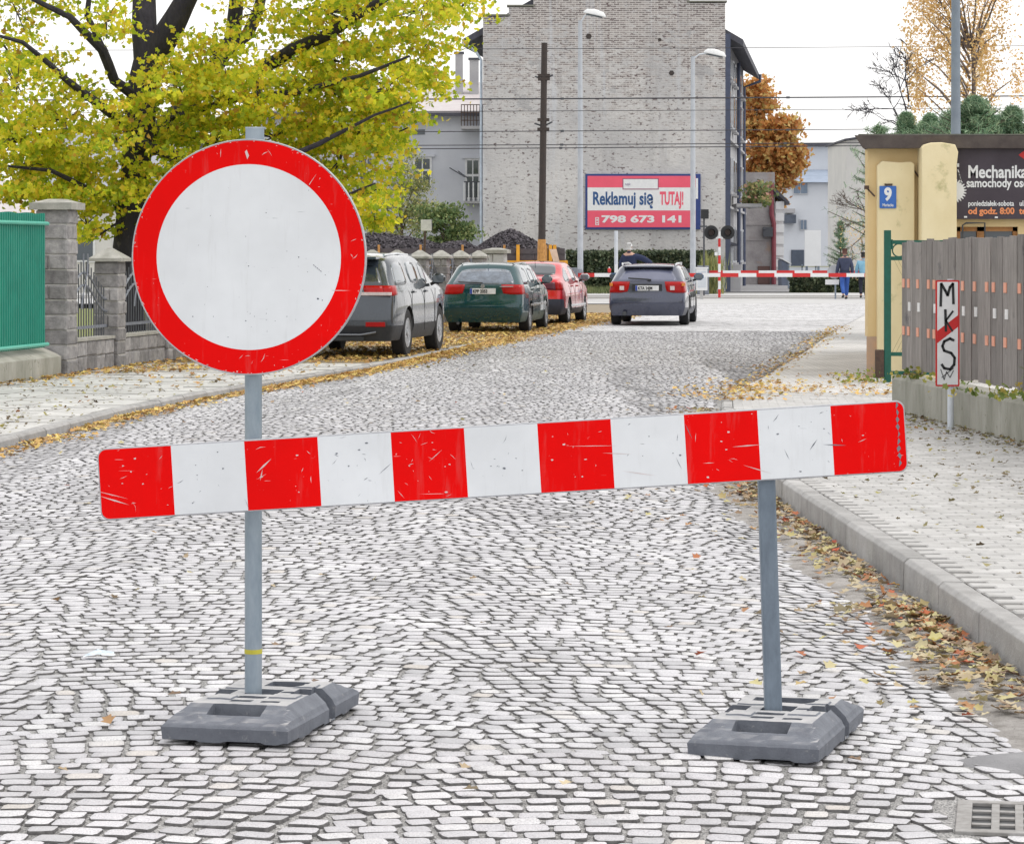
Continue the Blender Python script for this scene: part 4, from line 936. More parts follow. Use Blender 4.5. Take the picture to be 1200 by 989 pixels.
prof = [(0, -.3), (W, -.3), (W, hgt(20)), (W, hgt(4)), (gx(808), hgt(4)), (gx(808), hgt(-8)), (gx(780), hgt(-8)), (gx(735), hgt(-60)), (gx(680), hgt(-60)), (gx(640), hgt(-14)), (gx(625), hgt(-14)), (gx(625), hgt(9)), (gx(596), hgt(9)), (gx(596), hgt(20)), (0, hgt(20))]
mb = MB(); mb.prism(prof, 0, .5, 'y'); mb.build('gable_wall', bw, g)
mb = MB(); cap_ = [(gx(805), gx(852), 3), (gx(594), gx(627), 8), (gx(563), gx(598), 19)]
for a, b, py in cap_: mb.b2(a, b, -.06, .56, hgt(py), hgt(py)+.07)
mb.build('coping', mat('cap_stone_dark', (.2, .2, .17), .9, None, 8, .4), g)
ez = hgt(40)
V = [(W-.02, .5, -.3), (W-.02, .5, ez), (W-.02+D*hd, D, ez), (W-.02+D*hd, D, -.3), (0.02, .5, -.3), (0.02, .5, ez), (.02+D*hd, D, ez), (.02+D*hd, D, -.3)]
mb = MB(); mb.add(V, [(0, 3, 2, 1), (4, 5, 6, 7), (3, 7, 6, 2)]); mb.build('side_wall', facade, g)
rid = hgt(-50); mb = MB(); e_ = 1.0
V = [(-e_+.1, .52, ez-.2), (W/2, .52, rid), (W+e_*.8, .52, ez-.2), (-e_+.1+D*hd, D, ez-.2), (W/2+D*hd, D, rid), (W+e_*.8+D*hd, D, ez-.2)]
V += [(x, y, z-.28) for x, y, z in V]
mb.add(V, [(0, 1, 4, 3), (1, 2, 5, 4), (6, 9, 10, 7), (7, 10, 11, 8), (0, 3, 9, 6), (2, 8, 11, 5), (3, 4, 5, 11, 10, 9), (0, 6, 7, 1), (1, 7, 8, 2)]); mb.build('roof', tile, g)
mb = MB(); mb.tube([(-.85, .3, ez-.35), (-.3, .25, ez-.75), (-.08, .22, ez-1.1), (-.08, .22, 0)], .06, 8); mb.build('downpipe', mat('pale_downpipe', (.50, .58, .68), .5, None, 4, .1), g)
mb = MB(); mb.b2(W+.0, W+.22, .0, .2, 0, ez); mb.build('downpipe', dpipe, g)
mb = MB(); mb.tube([(W+.9+D*hd*.9, D*.9, ez-.35), (W+.9+D*hd*.9, D*.9, ez-.7), (W+.1+D*hd*.9, D*.9, ez-1.0), (W+.1+D*hd*.9, D*.9, 0)], .08, 8); mb.build('downpipe', dpipe, g)
mb = MB(); mb.tube([(W+.12+D*hd*.55, D*.55, ez-.35), (W+.12+D*hd*.55, D*.55, 0)], .09, 8); mb.build('downpipe', dpipe, g)
wfm = mat('pale_window_frame', (.6, .62, .66), .6, None, 4, .1)
for zz in (1.2, 4.3, 7.2, 9.3):
    for q in (2.6, 7.5, 10, 16.5, 20):
        xx = W+q*hd; hh = 1.6 if zz < 9 else 1.0
        fr = MB(); fr.b2(-.05, .10, -.6, .6, 0, hh); o = fr.build('window', wfm, g); o.location = (xx, q, zz); o.rotation_euler = (0, 0, -hd)
        pn_ = MB(); pn_.b2(.09, .115, -.5, .5, .1, hh-.1); pn_.build('pane', M['glass_dark'], o)
        s_ = MB(); s_.b2(0, .2, -.7, .7, -.1, 0); s_.build('sill', facade, o)
for zz in (3.6, 6.6):
    mb = MB(); V = [(W-.03, .5, zz), (W+.14, .5, zz), (W+.14+D*hd, D, zz), (W-.03+D*hd, D, zz)]; mb.add(V+[(a, b, c+.1) for a, b, c in V], [(0, 1, 2, 3), (4, 7, 6, 5), (0, 4, 5, 1), (1, 5, 6, 2), (2, 6, 7, 3)]); mb.build('string_course', facade, g)
mb = MB(); q = 9; bz = PZ(243, YB+q)+.0; mb.b2(W+q*hd, W+q*hd+1.15, q-2, q+2, bz, bz+.15); mb.build('balcony_slab', facade, g)
for k in range(8): mb = MB(); x = W+q*hd+1.1; yy = q-1.9+k*.54; mb.b2(x-.02, x+.02, yy-.02, yy+.02, bz+.15, bz+.95); mb.build('balcony_bar', M['iron'], g)
mb = MB(); mb.b2(W+.1, W+.75, 1.2, 3.6, 0, 1.15); mb.build('porch', facade, g)
mb = MB(); mb.prism([(W+.05, 2.15), (W+.9, 1.95), (W+.9, 2.05), (W+.05, 2.3)], 5, 8, 'y'); mb.build('porch_roof', tile, g)
# loose dark brick patch where the render fell, and wall vents
for px_, py_, r_ in ((690, 43, .22), (773, 47, .13), (787, 86, .2)):
    mb = MB(); mb.tube([(gx(px_), -.02, hgt(py_)), (gx(px_), .05, hgt(py_))], r_*.6, 6); mb.build('vent', M['tar'], g)
# balcony plants
M['plant'] = leafmat('balcony_plants', [(0, (.08, .12, .05)), (.4, (.18, .24, .08)), (.7, (.35, .33, .12)), (1, (.45, .22, .18))], .3)
Ts = []
for k in range(14):
    y = YB+q-2+k*.3; tt_ = tuft(xr+q*hd+1.05, y, bz+.0+random.uniform(0, .3), 90, .28, .9); tt_[:, :, :3] *= 3.2; Ts.append(tt_)
o = inst_mesh('balcony_plants', LEAFV, LEAFF, M['plant'], None, np.concatenate(Ts))
for v in Ts: pass
tag(o, 'bushy green and reddish plants overflowing the balcony on the side of the tenement', 'plants')
# billboard
M['lab_b'] = mat('mauve_print', (.35, .12, .2), .6, None, 3, 0)
Yb = YB-.12; g = thing('billboard', (PX(686, Yb), Yb, PZ(269, Yb)), 'pink and white advertising billboard with Reklamuj się TUTAJ lettering on the brick gable', 'billboard')
W_, H_ = PX(821, Yb)-PX(686, Yb), PZ(204, Yb)-PZ(269, Yb)
mb = MB(); mb.b2(0, W_, 0, .1, 0, H_); mb.build('frame', M['blue'], g, bevel=.01)
t = .09; zz1, zz2 = H_*(.755), H_*(.34)
pink = mat('faded_red_print', (.82, .10, .17), .5, (.74, .09, .15), 2, 0)
mb = MB(); mb.b2(t, W_-t-.12, -.012, .0, H_-.62*(H_-zz1)-0.28, H_-t) if False else mb.b2(t, W_-t-.12, -.012, .0, zz1, H_-t); mb.build('pink_band', pink, g)
mb = MB(); mb.b2(t, W_-t-.12, -.012, .0, zz2, zz1-.003); mb.build('white_band', M['white'], g)
mb = MB(); mb.b2(t, W_-t-.12, -.012, .0, t, zz2-.003); mb.build('pink_band', pink, g)
mb = MB(); mb.b2(W_-t-.115, W_-t-.02, -.008, .0, H_*.55, H_-t-.1); mb.build('edge_strip', M['white'], g)
mb = MB(); mb.b2(1.58, 3.12, -.018, -.012, 1.69, 2.17); mb.build('label_border', M['lab_b'], g); mb = MB(); mb.b2(1.62, 3.08, -.024, -.0185, 1.73, 2.13); mb.build('label_panel', M['white'], g)
nvy = mat('navy_print', (.02, .09, .26), .5, None, 5, 0)
lettering('n\u0105k', .16, mat('grey_print', (.35, .3, .45), .5, None, 4, 0), g, (1.68, -.028, 1.87), 1, .002)
lettering('Reklamuj si\u0119', .76, nvy, g, (.30, -.016, zz2+.26), .66, .022); lettering('TUTAJ!', .76, pink, g, (3.17, -.016, zz2+.26), .43, .026)
lettering('798 673 141', .40, M['white'], g, (.68, -.016, zz2-.5), 1.74, .016)
mb = MB(); ph = [(.42, .18), (.56, .18), (.56, .50), (.42, .50)]
for a in ((.42, .58, .20, .23), (.42, .58, .50, .53), (.42, .45, .23, .50), (.55, .58, .23, .50), (.47, .53, .27, .33), (.47, .53, .38, .46)): mb.b2(a[0], a[1], -.02, -.013, a[2]-.02, a[3]-.02)
mb.build('phone_symbol', M['white'], g)
# ------------------------------------------------------------------ pale house on the left of the gable
YH = 138.0; hx0, hx1 = PX(300, YH), PX(575, YH)
g = thing('pale_house', (hx0, YH, 0), 'pale blue-grey rendered house with faded pale roof left of the brick gable', 'building')
W = hx1-hx0; ez = PZ(130, YH); q = lambda px: PX(px, YH)-hx0
wins = [(q(484), q(506), PZ(222, YH), PZ(184, YH)), (q(545), q(563), PZ(234, YH), PZ(186, YH)), (q(420), q(440), PZ(222, YH), PZ(184, YH)), (q(360), q(380), PZ(222, YH), PZ(184, YH))]
mb = MB(); mb.b2(0, W, 0, 12, -.3, ez); mb.build('wall', pale, g)
mb = MB(); mb.prism([(-.4, ez-.25), (6, PZ(94, YH)), (12.4, ez-.25), (12.4, ez-.05), (6, PZ(88, YH)), (-.4, ez-.03)], -.3, W+.3, 'x'); mb.build('roof', redroof, g)
mb = MB(); mb.b2(-.3, W+.3, -.55, -.36, ez-.28, ez-.12); mb.build('gutter', tile, g)
for a, b, c, d in wins:
    fr = MB(); fr.b2(a, b, -.05, .02, c, d); o = fr.build('window', mat('white_window_wood', (.75, .76, .78), .5, None, 5, .1), g); o_m = o
    for za, zb_ in ((c+.1, c+(d-c)*.56), (c+(d-c)*.62, d-.1)):
        mb = MB(); mb.b2(a+.1, (a+b)/2-.03, -.06, -.03, za, zb_); mb.b2((a+b)/2+.03, b-.1, -.06, -.03, za, zb_); mb.build('pane', M['glass_dark'], o)
    mb = MB(); mb.b2(a-.15, b+.15, -.12, 0, d, d+.12); mb.build('lintel', pale, o)
mb = MB(); mb.b2(q(482), q(498), -.03, 0, PZ(158, YH), PZ(152, YH)); mb.build('attic_vent', M['glass_dark'], g)
a, b = q(544), q(566); z_ = PZ(236, YH); mb = MB(); mb.b2(a, b, -.7, 0, z_-.12, z_); mb.build('balcony_slab', facade, g)
for k in range(9):
    mb = MB(); x = a+(b-a)*k/8; mb.b2(x-.03, x+.03, -.69, -.63, z_, z_+.9); mb.build('balcony_bar', M['white'] if k % 2 == 0 else M['iron'], g)
mb = MB(); mb.b2(a, b, -.7, -.62, z_+.9, z_+.96); mb.build('balcony_rail', M['iron'], g)
a2 = q(541); z2 = PZ(150, YH); mb = MB(); mb.b2(a2, q(566), -.9, 0, z2-.1, z2+.05); mb.build('upper_balcony', facade, g)
for k in range(8): mb = MB(); x = a2+(q(566)-a2)*k/7; mb.b2(x-.02, x+.02, -.88, -.84, z2+.05, z2+1.1); mb.build('balcony_bar', M['rust'], g)
for k in range(3): mb = MB(); mb.b2(a2, q(566), -.9, -.86, z2+.3+k*.38, z2+.34+k*.38); mb.build('balcony_rail', M['rust'], g)
for pa_, pb_, pt_, pbm in ((532, 541, 63, 108), (549, 560, 70, 95)):
    mb = MB(); mb.b2(q(pa_), q(pb_), 3.2, 3.7, PZ(pbm+25, YH), PZ(pt_, YH+3)); c_ = mb.build('chimney', facade, g)
    mb = MB(); mb.b2(q(pa_)-.06, q(pb_)+.06, 3.14, 3.76, PZ(pt_, YH+3), PZ(pt_, YH+3)+.1); mb.build('chimney_cap', tile, c_)
mb = MB(); mb.tube([(q(527), -.2, PZ(197, YH)), (q(545), -.7, PZ(208, YH))], .03, 5); mb.tube([(q(537), -.2, PZ(201, YH)), (q(548), -.7, PZ(209, YH))], .03, 5); mb.build('aerial', M['iron'], g)
# grey house seen through the tree at far left
YH = 128.0; g = thing('grey_house', (PX(60, YH), YH, 0), 'grey house with a slate roof glimpsed through the yellow tree on the left', 'building')
W = PX(215, YH)-PX(60, YH); ez = PZ(225, YH)
mb = MB(); mb.b2(0, W, 0, 9, -.3, ez); mb.build('wall', cream, g)
mb = MB(); mb.prism([(-.4, ez-.1), (4.5, PZ(150, YH)), (9.4, ez-.1), (9.4, ez+.1), (4.5, PZ(150, YH)+.25), (-.4, ez+.15)], -.3, W+.3, 'x'); mb.build('roof', mat('grey_slate', (.36, .37, .42), .8, (.28, .29, .33), 3, .5, .02, 14), g)
for k in range(3):
    a = 1.0+k*1.8; fr = MB(); fr.b2(a, a+1, -.05, 0, 1.2, 2.8); o = fr.build('window', M['white'], g); mb = MB(); mb.b2(a+.1, a+.9, -.07, -.04, 1.3, 2.7); mb.build('pane', M['glass_dark'], o)
# ------------------------------------------------------------------ row beyond the tenement on the side street
YL = 147.0; g = thing('outbuilding', (PX(868, YL), YL, 0), 'low stained grey outbuilding with a dark red downpipe beyond the tenement', 'building')
q = lambda px: PX(px, YL)-PX(868, YL); zt = PZ(238, YL)
wallm = mat('stained_blockwork', (.42, .40, .40), .9, (.27, .25, .26), 1.6, .7, .03, 12, stains=((.40, .30, .24), .8, .6))
mb = MB(); mb.b2(0, q(908), 0, .4, -.3, zt+1.6); mb.build('wall', wallm, g)
mb = MB(); mb.b2(q(908), q(918), -.06, 14, -.3, zt); mb.build('corner_pier', mat('white_quoin', (.66, .66, .67), .85, None, 3, .3), g)
for k in range(7): mb = MB(); z = .3+k*.6; mb.b2(q(909), q(918)+.03, -.1, 14, z, z+.42); mb.build('quoin_block', M['white'], g)
mb = MB(); mb.prism([(q(907)-.05, zt+.6), (q(919)+.25, zt-.1), (q(919)+.25, zt+.05), (q(907)-.05, zt+.85)], -.3, 14, 'y'); mb.build('roof', tile, g)
mb = MB(); mb.tube([(q(904), -.15, PZ(215, YL)), (q(904), -.15, PZ(252, YL)), (q(906.5), -.15, PZ(262, YL)), (q(906.5), -.15, 0)], .12, 8); mb.build('downpipe', mat('maroon_downpipe', (.26, .06, .08), .6, None, 4, .1), g)
mb = MB(); mb.b2(q(888), q(902), -.05, 0, 0, PZ(312, YL)); mb.build('door', mat('brown_door', (.16, .09, .08), .7, None, 4, .1), g)
mb = MB(); mb.b2(0, q(904), -.06, 0, PZ(264, YL), PZ(264, YL)+.12); mb.b2(0, q(904), -.06, 0, PZ(282, YL), PZ(282, YL)+.08); mb.build('ledge', wallm, g)
mb = MB(); mb.box((q(899), -.3, PZ(272, YL)), (.5, .4, .5)); mb.tube([(q(899), -.3, PZ(272, YL)), (q(894), -.5, PZ(268, YL))], .08, 6); mb.build('wall_bracket', M['iron'], g)
# kiosk with slanted roof
YK = 143; g = thing('kiosk', (PX(914, YK), YK, 0), 'small grey hut with a slanted pale roof beside the white quoins', 'hut')
q = lambda px: PX(px, YK)-PX(914, YK)
mb = MB(); mb.prism([(q(916), -.2), (q(925), -.2), (q(925), PZ(310, YK)), (q(916), PZ(305, YK))], 0, 2, 'y'); mb.build('wall', mat('slate_paint', (.16, .19, .26), .8, None, 2, .2), g)
mb = MB(); mb.prism([(q(914), PZ(303, YK)), (q(927), PZ(310, YK)), (q(927), PZ(308.5, YK)), (q(914), PZ(301.5, YK))], -.1, 2.1, 'y'); mb.build('roof', M['white'], g)
# far white apartment house
YF = 205.0; g = thing('apartment_house', (PX(900, YF), YF, 0), 'long pale blue-white apartment house with a dark cornice at the end of the street', 'building')
q = lambda px: PX(px, YF)-PX(900, YF)
fw = mat('bright_pale_render', (.62, .65, .70), .9, (.54, .57, .62), .25, .3, .01, 10)
mb = MB(); mb.b2(0, q(1010), 6, 16, -.3, PZ(171, YF+6)); mb.b2(q(917), q(994), 0, 6, -.3, PZ(214, YF)); mb.build('wall', fw, g)
mb = MB(); mb.b2(-.3, q(1012), 5.6, 16.3, PZ(171, YF+6), PZ(168.5, YF+6)); mb.build('cornice', tile, g)
mb = MB(); mb.prism([(-.4, PZ(214, YF)), (6, PZ(206, YF)+.6), (6, PZ(214, YF))], q(916), q(996), 'x'); mb.build('lower_roof', mat('blue_grey_roof', (.3, .36, .46), .8, None, 1, .3), g)
for a, b, c, d in ((929, 947, 228, 214), (937, 946, 270, 257), (919, 925, 222, 214), (972, 984, 262, 248), (972, 984, 228, 214)):
    fr = MB(); fr.b2(q(a), q(b), -.1, 0, PZ(c, YF), PZ(d, YF)); o = fr.build('window', wfm, g)
    mb = MB(); mid_ = (a+b)/2; mb.b2(q(a+1), q(mid_-.5), -.14, -.08, PZ(c-1.2, YF), PZ(d+1.2, YF)); mb.b2(q(mid_+.5), q(b-1), -.14, -.08, PZ(c-1.2, YF), PZ(d+1.2, YF)); mb.build('pane', mat('blue_glass', (.2, .26, .35), .15, None, 3, 0), o)
mb = MB(); mb.b2(q(918), q(931), -1.2, 0, PZ(262, YF), PZ(252, YF)); mb.build('balcony', mat('dark_balcony', (.1, .12, .16), .8, None, 3, 0), g)
mb = MB(); mb.b2(q(919), q(930), -1.1, -.05, PZ(250, YF), PZ(245, YF)); mb.build('balcony_awning', facade, g)
mb = MB(); mb.b2(q(927), q(942), -.12, -.02, PZ(312, YF), PZ(293, YF)); mb.build('shopfront', mat('dark_shopfront', (.07, .09, .13), .5, None, 3, 0), g)
# paler block to the right, behind the workshop
YR = 170.0; g = thing('apartment_block', (PX(992, YR), YR, 0), 'cream sided block with a dark flat roof directly behind the workshop roof corner', 'building')
q = lambda px: PX(px, YR)-PX(992, YR)
mb = MB(); mb.prism([(q(992), -.3), (q(1200), -.3), (q(1200), PZ(163, YR)), (q(1030), PZ(160, YR)), (q(992), PZ(165, YR))], 0, 10, 'y'); mb.build('wall', cream, g)
mb = MB(); mb.prism([(q(989), PZ(165, YR)), (q(1030), PZ(159, YR)), (q(1200), PZ(161, YR)), (q(1200), PZ(159, YR)), (q(1030), PZ(157, YR)), (q(989), PZ(163, YR))], -.3, 10.2, 'y'); mb.build('roof', tile, g)
# filler house further left so that the street is closed behind the tree
g = thing('terrace_house', (-36, 140, 0), 'plain pale terrace house hidden low behind the yellow tree at the far left', 'building')
mb = MB(); mb.b2(0, 14, 0, 10, -.3, 3.4); mb.build('wall', cream, g); mb = MB(); mb.prism([(-.4, 3.35), (5, 5.4), (10.4, 3.35)], -.3, 14.3, 'x'); mb.build('roof', redroof, g)
# ------------------------------------------------------------------ masts, lamps, wires
M['lamp_pole'] = mat('weathered_lamp_pole', (.50, .53, .57), .75, (.40, .43, .48), 3, .2)
def street_lamp(px, pytop, Y, label, arm, headpx, grp='pale street lamps before the brick gable'):
    g = thing('street_lamp', (PX(px, Y), Y, -.02), label, 'street lamp', 0, grp); h = PZ(pytop, Y)
    mb = MB(); mb.tube([(0, 0, 0), (0, 0, h)], [.115, .08], 10); mb.build('pole', M['lamp_pole'], g, smooth=True)
    hx = PX(headpx, Y)-PX(px, Y); s = 1 if hx > 0 else -1
    mb = MB(); mb.tube([(0, 0, h-.1), (hx*.3, 0, h+arm*.6), (hx-.1*s, 0, h+arm)], .035, 6); mb.build('arm', M['pale_pole'], g)
    mb = MB(); mb.lathe([(.03, -.12), (.30, -.05), (.30, 0), (.22, .12), (.05, .16)], 14); o = mb.build('lamp_head', M['white'], g, smooth=True); o.location = (hx, 0, h+arm-.03); o.scale = (1.45, .6, 1); o.rotation_euler = (0, R(12)*s, 0)
    mb = MB(); mb.lathe([(.24, -.02), (.2, .03)], 12); l_ = mb.build('lens', M['glass_dark'], o); l_.location = (0, 0, -.1)
street_lamp(680, 24, 108, 'tall pale concrete street lamp left of the billboard, its curved head above the vent hole', .3, 697)
street_lamp(812, 66, 109, 'pale concrete street lamp standing in front of the right end of the billboard', .15, 838)
g = thing('dark_utility_pole', (PX(634, 94), 94, -.02), 'thin dark utility pole with an orange foot in front of the gravel wagon', 'pole')
h = PZ(50, 94); tp = (PX(638, 94)-PX(634, 94), 0, h)
mb = MB(); mb.tube([(0, 0, 0), tp], [.13, .10], 10); mb.build('pole', M['tar'], g, smooth=True)
zo = PZ(280, 94); mb = MB(); mb.tube([(0, 0, .9), (tp[0]*zo/h, 0, zo)], .138, 10); mb.build('orange_section', M['orange_post'], g)
for py_ in (88, 92, 140, 151): 
    z = PZ(py_, 94); mb = MB(); x = tp[0]*z/h; mb.b2(x-.2, x+.2, -.1, .1, z-.05, z+.05); mb.build('clamp', M['tar'], g)
for py_ in (91, 146): z = PZ(py_, 94); mb = MB(); x = tp[0]*z/h; mb.tube([(x-.3, 0, z+.05), (x, 0, z-.05), (x+.3, 0, z+.1)], .03, 5); mb.build('bracket', M['iron'], g)
g = thing('tall_mast', (PX(1120, 51), 51, -.05), 'tall plain grey mast rising behind the workshop in front of the birch', 'mast')
mb = MB(); mb.tube([(0, 0, 0), (0, 0, 12)], [.10, .062], 14); mb.build('mast', M['mast'], g, smooth=True); mb = MB(); mb.b2(-.3, .3, -.3, .3, 0, .3); mb.build('base', M['concrete'], g)
wm = mat('sooty_wire', (.05, .05, .06), .5, None, 5, 0, metal=.5)
for wl_, (yl, yr, Y, r) in zip(('highest and faintest overhead wire near the top of the gable', 'thick dark overhead wire, second from the top', 'thin overhead wire just below the thick second wire', 'overhead wire midway down the gable, fourth from the top', 'upper wire of the lowest close pair above the billboard', 'lowest overhead wire, just above the billboard'), ((47, 57, 101, .012), (105, 116, 101, .026), (120, 130, 103, .012), (144, 153, 101, .016), (161, 168, 102, .016), (166, 171, 104, .018))):
    a = Vector((-45, Y, PZ(yl, Y)-.35)); b = Vector((45, Y, PZ(yr, Y)+.35)); pts = [a.lerp(b, t)-Vector((0, 0, .7*4*t*(1-t)*.25)) for t in np.linspace(0, 1, 24)]
    mb = MB(); mb.tube(pts, r, 5); o = mb.build('overhead_wire', wm); tag(o, wl_, 'wire', 'overhead wires above the railway')
    if r > .015:
        for t in (.33, .52, .61): 
            p = a.lerp(b, t)-Vector((0, 0, .7*4*t*(1-t)*.25)); mb = MB(); mb.box(tuple(p-a), (.12, .05, .08)); c_ = mb.build('wire_clip', M['iron'], o); c_.location = a
# thin sign posts
g = thing('short_post', (PX(722, 107), 107, -.02), 'short pale concrete post under the billboard behind the dark wagon car', 'post')
mb = MB(); mb.tube([(0, 0, 0), (0, 0, PZ(270, 107))], .07, 8); mb.build('post', M['pale_pole'], g); mb = MB(); mb.b2(-.05, .05, -.12, -.06, .9, 1.2); mb.build('tag_plate', M['white'], g)
g = thing('small_notice', (PX(494, 76), 76, -.02), 'small pale square notice on a leaning rusty post behind the stone pillars', 'sign')
mb = MB(); mb.tube([(0, 0, 0), (.1, 0, PZ(270, 76))], .035, 7); mb.build('post', M['rust'], g)
mb = MB(); mb.b2(-.02, .27, -.05, -.02, PZ(270, 76), PZ(257, 76)); mb.build('plate', mat('dirty_white_plate', (.6, .6, .56), .6, (.4, .4, .38), 9, .2), g, bevel=.01); mb = MB(); mb.b2(.235, .29, -.02, .05, PZ(270, 76), PZ(256, 76)); mb.build('plate_back', M['iron'], g)
g = thing('speaker_post', (PX(825, 108), 108, -.02), 'thin dark post with a small black box on top, right of the billboard', 'post')
mb = MB(); mb.tube([(0, 0, 0), (0, 0, PZ(256, 108))], .035, 6); mb.build('post', M['iron'], g); mb = MB(); mb.b2(-.12, .17, -.15, .1, PZ(256, 108), PZ(245, 108)); mb.build('box', M['black'], g); mb = MB(); mb.b2(-.16, .12, -.03, .03, PZ(266, 108), PZ(264, 108)); mb.build('crossbar', M['iron'], g)
# crossing signal
Y = 103.0; g = thing('crossing_signal', (PX(843, Y), Y, -.02), 'level crossing signal with two round black lamps on a red and white striped post', 'signal')
zt = PZ(279, Y); n = 7; z0 = 0
for k in range(n):
    mb = MB(); mb.tube([(0, 0, zt*k/n), (0, 0, zt*(k+1)/n)], .048, 10); mb.build('post_band', M['redp'] if k % 2 == 0 else M['white'], g)
mb = MB(); mb.tube([(0, 0, zt), (0, 0, PZ(271, Y))], .07, 10); mb.tube([(-.3, 0, PZ(276, Y)+.06), (-.1, 0, PZ(278, Y)), (.1, 0, PZ(278, Y)), (.3, 0, PZ(276, Y)+.06)], .05, 8); mb.build('arm', M['white'], g)
for s in (-1, 1):
    mb = MB(); x = s*.30; z = PZ(272, Y); mb.tube([(x, -.05, z), (x, .05, z)], .26, 20); o = mb.build('signal_lamp', M['black'], g)
    mb = MB(); mb.tube([(x, -.25, z), (x, -.05, z)], [.13, .12], 14, False); mb.build('hood', M['black'], o); mb = MB(); mb.tube([(x, -.07, z), (x, -.052, z)], .11, 14); mb.build('lens', mat('unlit_red_lens', (.035, .012, .012), .2, None, 5, 0), o)
mb = MB(); mb.b2(-.17, -.07, -.1, .1, PZ(299, Y), PZ(295, Y)); mb.build('bell_box', M['white'], g)
# barriers
def crossing_barrier(pxa, pxb, Y, py, label, seg, r, first):
    xa, xb = PX(pxa, Y), PX(pxb, Y); z = PZ(py, Y); g = thing('crossing_barrier', (xa, Y, 0), label, 'barrier')
    mb = MB(); mb.b2(0, xb-xa, -.035, .035, z-r, z+r); ar = mb.build('arm', M['white'], g)
    x = first
    while x < xb-xa:
        mb = MB(); mb.b2(x, min(x+seg, xb-xa), -.04, .04, z-r*1.03, z+r*1.03) if True else None; mb.build('red_band', M['redp'], ar); x += seg*2
    mb = MB(); mb.b2(-.3, .15, -.25, .25, -.05, z+.25); mb.build('drive_cabinet', M['iron_grey'], g, bevel=.02); mb = MB(); mb.b2(-.9, -.3, -.06, .06, z-.1, z+.14); mb.build('counterweight', M['iron'], g)
crossing_barrier(672, 1080, 97, 322.5, 'nearest red and white railway barrier arm, lowered across the street', .62, .065, .1)
crossing_barrier(826, 1080, 110, 319, 'farther red and white railway barrier arm, lowered just behind the nearest one', .7, .06, .0)
g = thing('lamp_on_barrier', (PX(714, 97), 97-.02, PZ(321, 97)+.04), 'small red warning lamp standing on the nearer barrier arm left of the wagon car', 'lamp')
mb = MB(); mb.lathe([(.05, 0), (.06, .05), (.06, .12), (.03, .15)], 10); mb.build('lamp', M['redp'], g); mb = MB(); mb.lathe([(.02, 0), (.02, .05)], 6, (0, 0, .15)); mb.build('cap', M['white'], g)
# cabinets
for px_, a, b, lab in ((822, 333, 316, 'white electrical cabinet at the crossing just right of the dark wagon car'),):
    Yc = 99; g = thing('electrical_cabinet', (PX(px_, Yc), Yc, 0), lab, 'cabinet'); w_ = .36
    mb = MB(); mb.b2(-w_/2, w_/2+.02, -.15, .15, .3, PZ(315, Yc)); mb.build('body', M['white'], g, bevel=.01); mb = MB(); mb.b2(-w_/2-.03, w_/2+.05, -.18, .18, PZ(315, Yc), PZ(315, Yc)+.05); mb.build('lid', M['white'], g)
    mb = MB(); mb.b2(-.05, .05, -.1, .1, 0, .3); mb.build('leg', M['concrete'], g); mb = MB(); mb.b2(-.14, .16, -.156, -.151, .4, PZ(318, Yc)); mb.build('door', M['pale_pole'], g)
g = thing('railway_equipment', (PX(664, 98), 98, 0), 'dark grey point machine and weight beside the lamp post left of the red car mirror', 'equipment')
mb = MB(); mb.b2(-.5, .1, -.2, .2, 0, .9); mb.build('housing', M['iron_grey'], g, bevel=.03); mb = MB(); mb.lathe([(.16, 0), (.18, .2), (.1, .45), (.02, .5)], 12, (.45, 0, .6)); mb.build('bell', M['iron_grey'], g); mb = MB(); mb.prism([(-.35, .95), (-.15, .9), (-.35, 1.75), (-.6, 1.75)], -.03, .03, 'y'); mb.build('leaning_board', mat('pale_orange_board', (.75, .55, .42), .8, None, 5, .1), g)
# white board on legs, round sign back
Yw = 125; g = thing('white_board', (PX(943, Yw), Yw, 0), 'large blank white board on posts in front of the pale apartment house', 'board')
w_ = PX(962, Yw)-PX(943, Yw); mb = MB(); mb.b2(0, w_, 0, .06, PZ(312, Yw), PZ(270, Yw)); mb.build('panel', mat('white_board', (.82, .84, .86), .6, (.76, .78, .8), 2, .05), g)
for x in (.1, w_-.1): mb = MB(); mb.b2(x-.05, x+.05, .06, .14, -.1, PZ(300, Yw)); mb.build('leg', M['mast'], g)
Yr = 99.5; g = thing('round_sign_seen_from_behind', (PX(979, Yr), Yr, -.02), 'round pale sign seen from behind, just left of the man in navy', 'road sign')
mb = MB(); mb.tube([(0, 0, 0), (0, 0, PZ(311, Yr))], .03, 8); mb.build('post', M['mast'], g)
mb = MB(); mb.tube([(-.05, -.03, PZ(318, Yr)), (-.05, .0, PZ(318, Yr))], .24, 24); mb.build('round_plate', mat('dull_aluminium', (.5, .52, .55), .6, None, 4, .1), g)
mb = MB(); mb.b2(-.36, .12, -.04, -.01, PZ(333, Yr), PZ(327, Yr)); mb.build('lower_plate', M['white'], g); 
# fence in front of the apartment house
g = thing('garden_fence', (PX(924, 128), 128, 0), 'pale low wire garden fence with cream rail behind the crossing on the right', 'fence')
for zz in (.5, 1.0): mb = MB(); mb.b2(0, 5, -.03, .03, zz-.03, zz+.03); mb.build('rail', mat('cream_rail', (.55, .56, .42), .7, None, 4, 0), g)
for k in range(9): mb = MB(); mb.b2(k*.62-.03, k*.62+.03, -.03, .03, 0, 1.1); mb.build('post', M['mast'], g)
